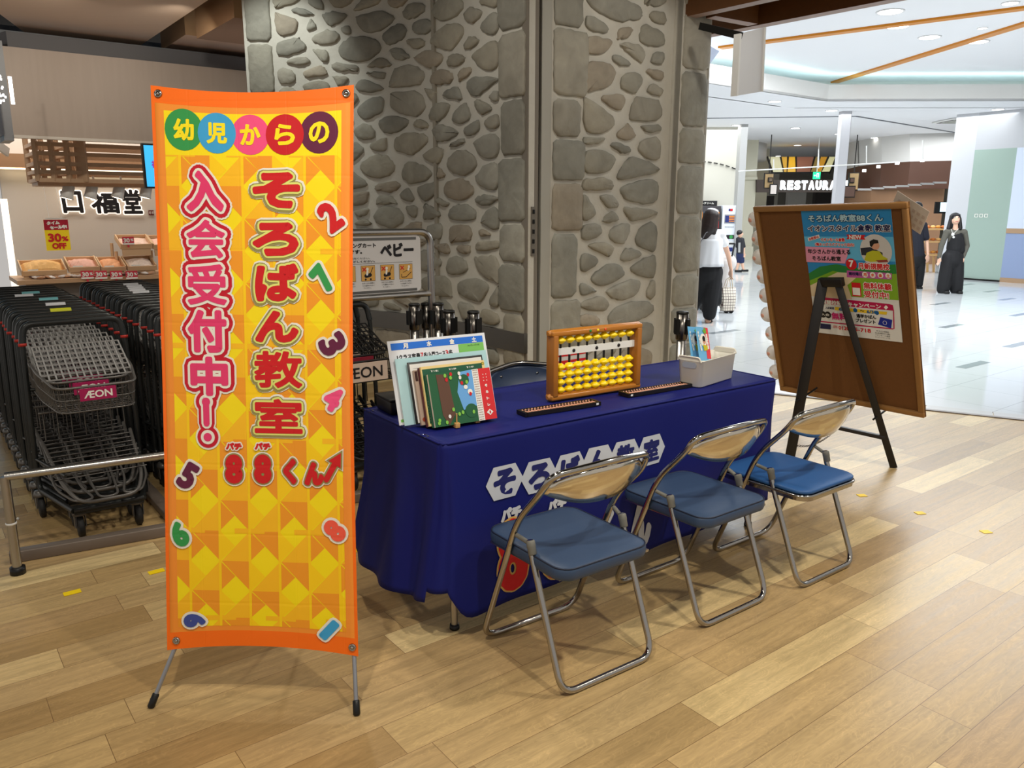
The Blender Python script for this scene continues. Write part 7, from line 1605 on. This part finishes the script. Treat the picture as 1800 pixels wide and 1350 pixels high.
blob('body', caps, M_SKIN, t, .0085, 2, [(hd, (.074, .086, .104)), (hd + fd * .045 - up_ * .035, (.05, .05, .055)), (hd + fd * .088 - up_ * .010, (.013, .016, .018))])
for s in (-1, 1):
    b = MB(); e = hd + fd * .078 + fs_ * s * .030 + up_ * .016; b.lathe([(.001, -.003), (.016, 0), (.001, .004)], e, fd, 12); ey = b.build('eye', mat('eye_white', (210, 204, 200), .4), t); b = MB(); b.lathe([(.008, 0), (.007, .003), (.001, .004)], e + fd * .003, fd, 10); b.build('iris', I_K, ey)
    b = MB(); e = hd + fd * .080 + fs_ * s * .032 + up_ * .036; b.tube([e - fs_ * .018, e + up_ * .004, e + fs_ * .018], .0035, 6); b.build('eyebrow', M_HAIRB, t)
b = MB(); e = hd + fd * .092 - up_ * .058; b.tube([e - fs_ * .02 - fd * .004, e, e + fs_ * .02 - fd * .004], .006, 8); b.build('mouth', mat('lips', (190, 96, 96), .5), t)
blob('hair', [(hd + bk * .02 + Z * .02, .088, hd + bk * .05 - Z * .12, .075), (hd + fs_ * .075 + Z * .02 - bk * .0, .028, hd + fs_ * .095 - Z * .15 - bk * .02, .036), (hd - fs_ * .075 + Z * .02, .028, hd - fs_ * .10 - Z * .16 - bk * .02, .036), (hd + fd * .068 + up_ * .062 - fs_ * .045, .022, hd + fd * .068 + up_ * .062 + fs_ * .045, .022)], M_HAIRK, t, .0085, 2, [(hd + bk * .022 + Z * .036, (.094, .094, .090))])
sw = blob('sweater', [(shL, .055, shR, .055), (shL, .053, elL, .046), (elL, .046, waL, .034), (shR, .053, elR, .046), (elR, .046, waR, .034), (J(1679, 414), .12, J(1676, 447), .125, .8)], mat('olive_grey_knit', (86, 84, 76), .85), t, .011, 2)
blob('vest', [(J(1672, 410), .045, J(1687, 410), .045), (J(1680, 418), .13, J(1678, 436), .14, .88), (J(1686, 420, -.03), .08, J(1690, 440, -.04), .06)], M_BLACKC, t, .011, 2)
blob('trousers', [(J(1676, 446), .145, J(1675, 458), .16, .85), (hipL, .11, knL, .115), (knL, .115, J(1658, 508), .11), (hipR, .11, knR, .115), (knR, .115, J(1681, 508), .11)], M_BLACKC, t, .012, 3)
for a in (anL, anR): b = MB(); b.box(a + Vector((0, -.05, -.035)), (.09, .23, .06)); b.build('shoe', M_SHOE, t, bevel=.018)
b = MB(); p = J(1675, 412, -.17); b.lathe([(.001, -.006), (.028, -.004), (.028, .004), (.001, .006)], p, (0, -1, 0), 14); b.lathe([(.001, -.006), (.02, -.004), (.02, .004), (.001, .006)], p + Vector((.02, 0, -.05)), (0, -1, 0), 12)
b.tube([J(1672, 402, -.10), p], .003, 5); b.tube([J(1685, 402, -.10), p], .003, 5); b.build('pendant', mat('pendant_white', (230, 230, 226), .3), t)
# --- person in a dark T-shirt behind the notice board
o_ = lv(1610, 508); B0 = Vector((o_.x, o_.y, 0)); Yw = o_.y; t = thing('person', 'person in a dark T-shirt mostly hidden behind the cork board, one arm showing', 'person', B0)
hd = J(1611, 366); fd = Vector((-.5, .8, 0)).normalized(); fs_ = Vector((fd.y, -fd.x, 0)); bk = -fd
shL, shR = J(1592, 396), J(1624, 396); elR, waR = J(1629, 425), J(1631, 448, -.1); elL, waL = J(1588, 425), J(1588, 448); hipL, hipR = J(1604, 452), J(1618, 452); knL, knR = J(1604, 480), J(1617, 480); anL, anR = J(1604, 503), J(1616, 503)
caps = [(J(1609, 392), .055, hd, .05), (J(1609, 405), .11, J(1610, 450), .11, .8), (shL, .05, shR, .05), (shL, .046, elL, .036), (elL, .035, waL, .025), (shR, .046, elR, .036), (elR, .035, waR, .025), (hipL, .09, knL, .06), (knL, .055, anL, .035), (hipR, .09, knR, .06), (knR, .055, anR, .035)] + hand(waR, (.0, -.2, -1), (-1, -.2, 0)) + hand(waL, (.0, -.2, -1), (1, -.2, 0))
blob('body', caps, M_SKIN, t, .009, 2, [(hd, (.078, .090, .108)), (hd + fd * .09 - Z * .008, (.014, .014, .018))])
blob('hair', [(hd + bk * .02, .09, hd + bk * .04 - Z * .08, .08)], M_HAIRK, t, .01, 2, [(hd + bk * .015 + Z * .03, (.092, .1, .095))])
blob('t_shirt', [(shL, .068, shR, .068), (J(1609, 400), .13, J(1611, 450), .15, .85), (shR, .062, shR + (elR - shR) * .75, .064), (shL, .062, shL + (elL - shL) * .75, .064)], mat('dark_navy_shirt', (26, 28, 40), .8), t, .012, 3)
blob('trousers', [(J(1611, 450), .15, J(1611, 458), .15, .85), (hipL, .10, knL, .085), (knL, .085, J(1604, 500), .065), (hipR, .10, knR, .085), (knR, .085, J(1616, 500), .065)], M_BLACKC, t, .012, 3)
for a in (anL, anR): b = MB(); b.box(a + Vector((0, .05, -.035)), (.09, .23, .06)); b.build('shoe', M_SHOE, t, bevel=.018)

# ================================================================== KIOSK MACHINES
Yk = 20.1; a_, b_ = at(1271, 361, Yk), at(1297, 361, Yk); t = thing('ticket_machine', 'tall white ticket machine with an orange picture panel beside the kiosk', 'ticket machine', ((a_.x + b_.x) / 2, Yk + .25, 0)); wm = b_.x - a_.x; hm = a_.z
b = MB(); b.box((0, 0, hm / 2), (wm, .5, hm)); b.build('cabinet', mat('machine_white', (222, 228, 236), .4), t, bevel=.01)
pr = Print(lambda x, y, h: Vector((x, -.251 - h, y)), .003)
def mz(py): return at(1284, py, Yk).z
pr.rect(-.04, mz(371), .06, mz(367), I_NV, 2); pr.rect(.0, mz(371), .06, mz(367), I_R, 3); pr.rect(-wm * .36, mz(393), wm * .36, mz(377), I_GY, 2); pr.rect(-wm * .31, mz(391), wm * .31, mz(379), I_NV, 3)
for k in range(4): pr.rect(-.02, mz(389.5 - 2.8 * k), .11, mz(388 - 2.8 * k), ink('flame_orange', 250, 150, 40), 4)
pr.rect(-wm * .38, mz(420), wm * .36, mz(413), I_K, 2); pr.disc(wm * .16, mz(416.5), .045, I_GR, 4); pr.disc(.0, mz(428), wm * .4, M_WHITE, 2, .06)
pr.rect(-wm * .1, mz(442), wm * .32, mz(435), I_NV, 2)
for k in range(8): pr.rect(-wm * .3 + k * wm * .08, mz(400), -wm * .3 + k * wm * .08 + .012, mz(398), I_K, 3)
pr.build('front_print', t)
a_, b_ = at(1205, 362, Yk), at(1268, 362, Yk); t = thing('drinks_machine', 'dark vending machine with coloured pictures behind the person in white', 'vending machine', ((a_.x + b_.x) / 2, Yk + .25, 0)); wm = b_.x - a_.x; hm = a_.z
b = MB(); b.box((0, 0, hm / 2), (wm, .5, hm)); b.build('cabinet', mat('machine_dark', (44, 40, 44), .4), t, bevel=.01)
pr = Print(lambda x, y, h: Vector((x, -.251 - h, y)), .003)
cs_ = [I_BL, I_R, I_W, I_NV, I_OR, I_GR]
for r_ in range(3):
    for k in range(6): pr.rect(-wm / 2 + .05 + k * wm * .155, hm * (.80 - .14 * r_), -wm / 2 + .05 + k * wm * .155 + wm * .12, hm * (.91 - .14 * r_), cs_[(k * 2 + r_ * 3) % 6], 2)
pr.build('picture_panel', t)
t = thing('kiosk_menu', 'black menu board with white lettering above the vending machine', 'menu board', ((a_.x + b_.x) / 2, 20.55, at(1240, 362, 20.5).z)); zt2 = at(1240, 353, 20.5).z - t.location.z
b = MB(); b.box((0, 0, zt2 / 2), (wm, .06, zt2)); b.build('board', I_K, t); pr = Print(lambda x, y, h: Vector((x, -.031 - h, y)), .003); pr.text('お飲み物 ソフトクリーム', .0, zt2 * .55, wm * .8, zt2 * .4, I_W, 2, .003); pr.build('lettering', t)
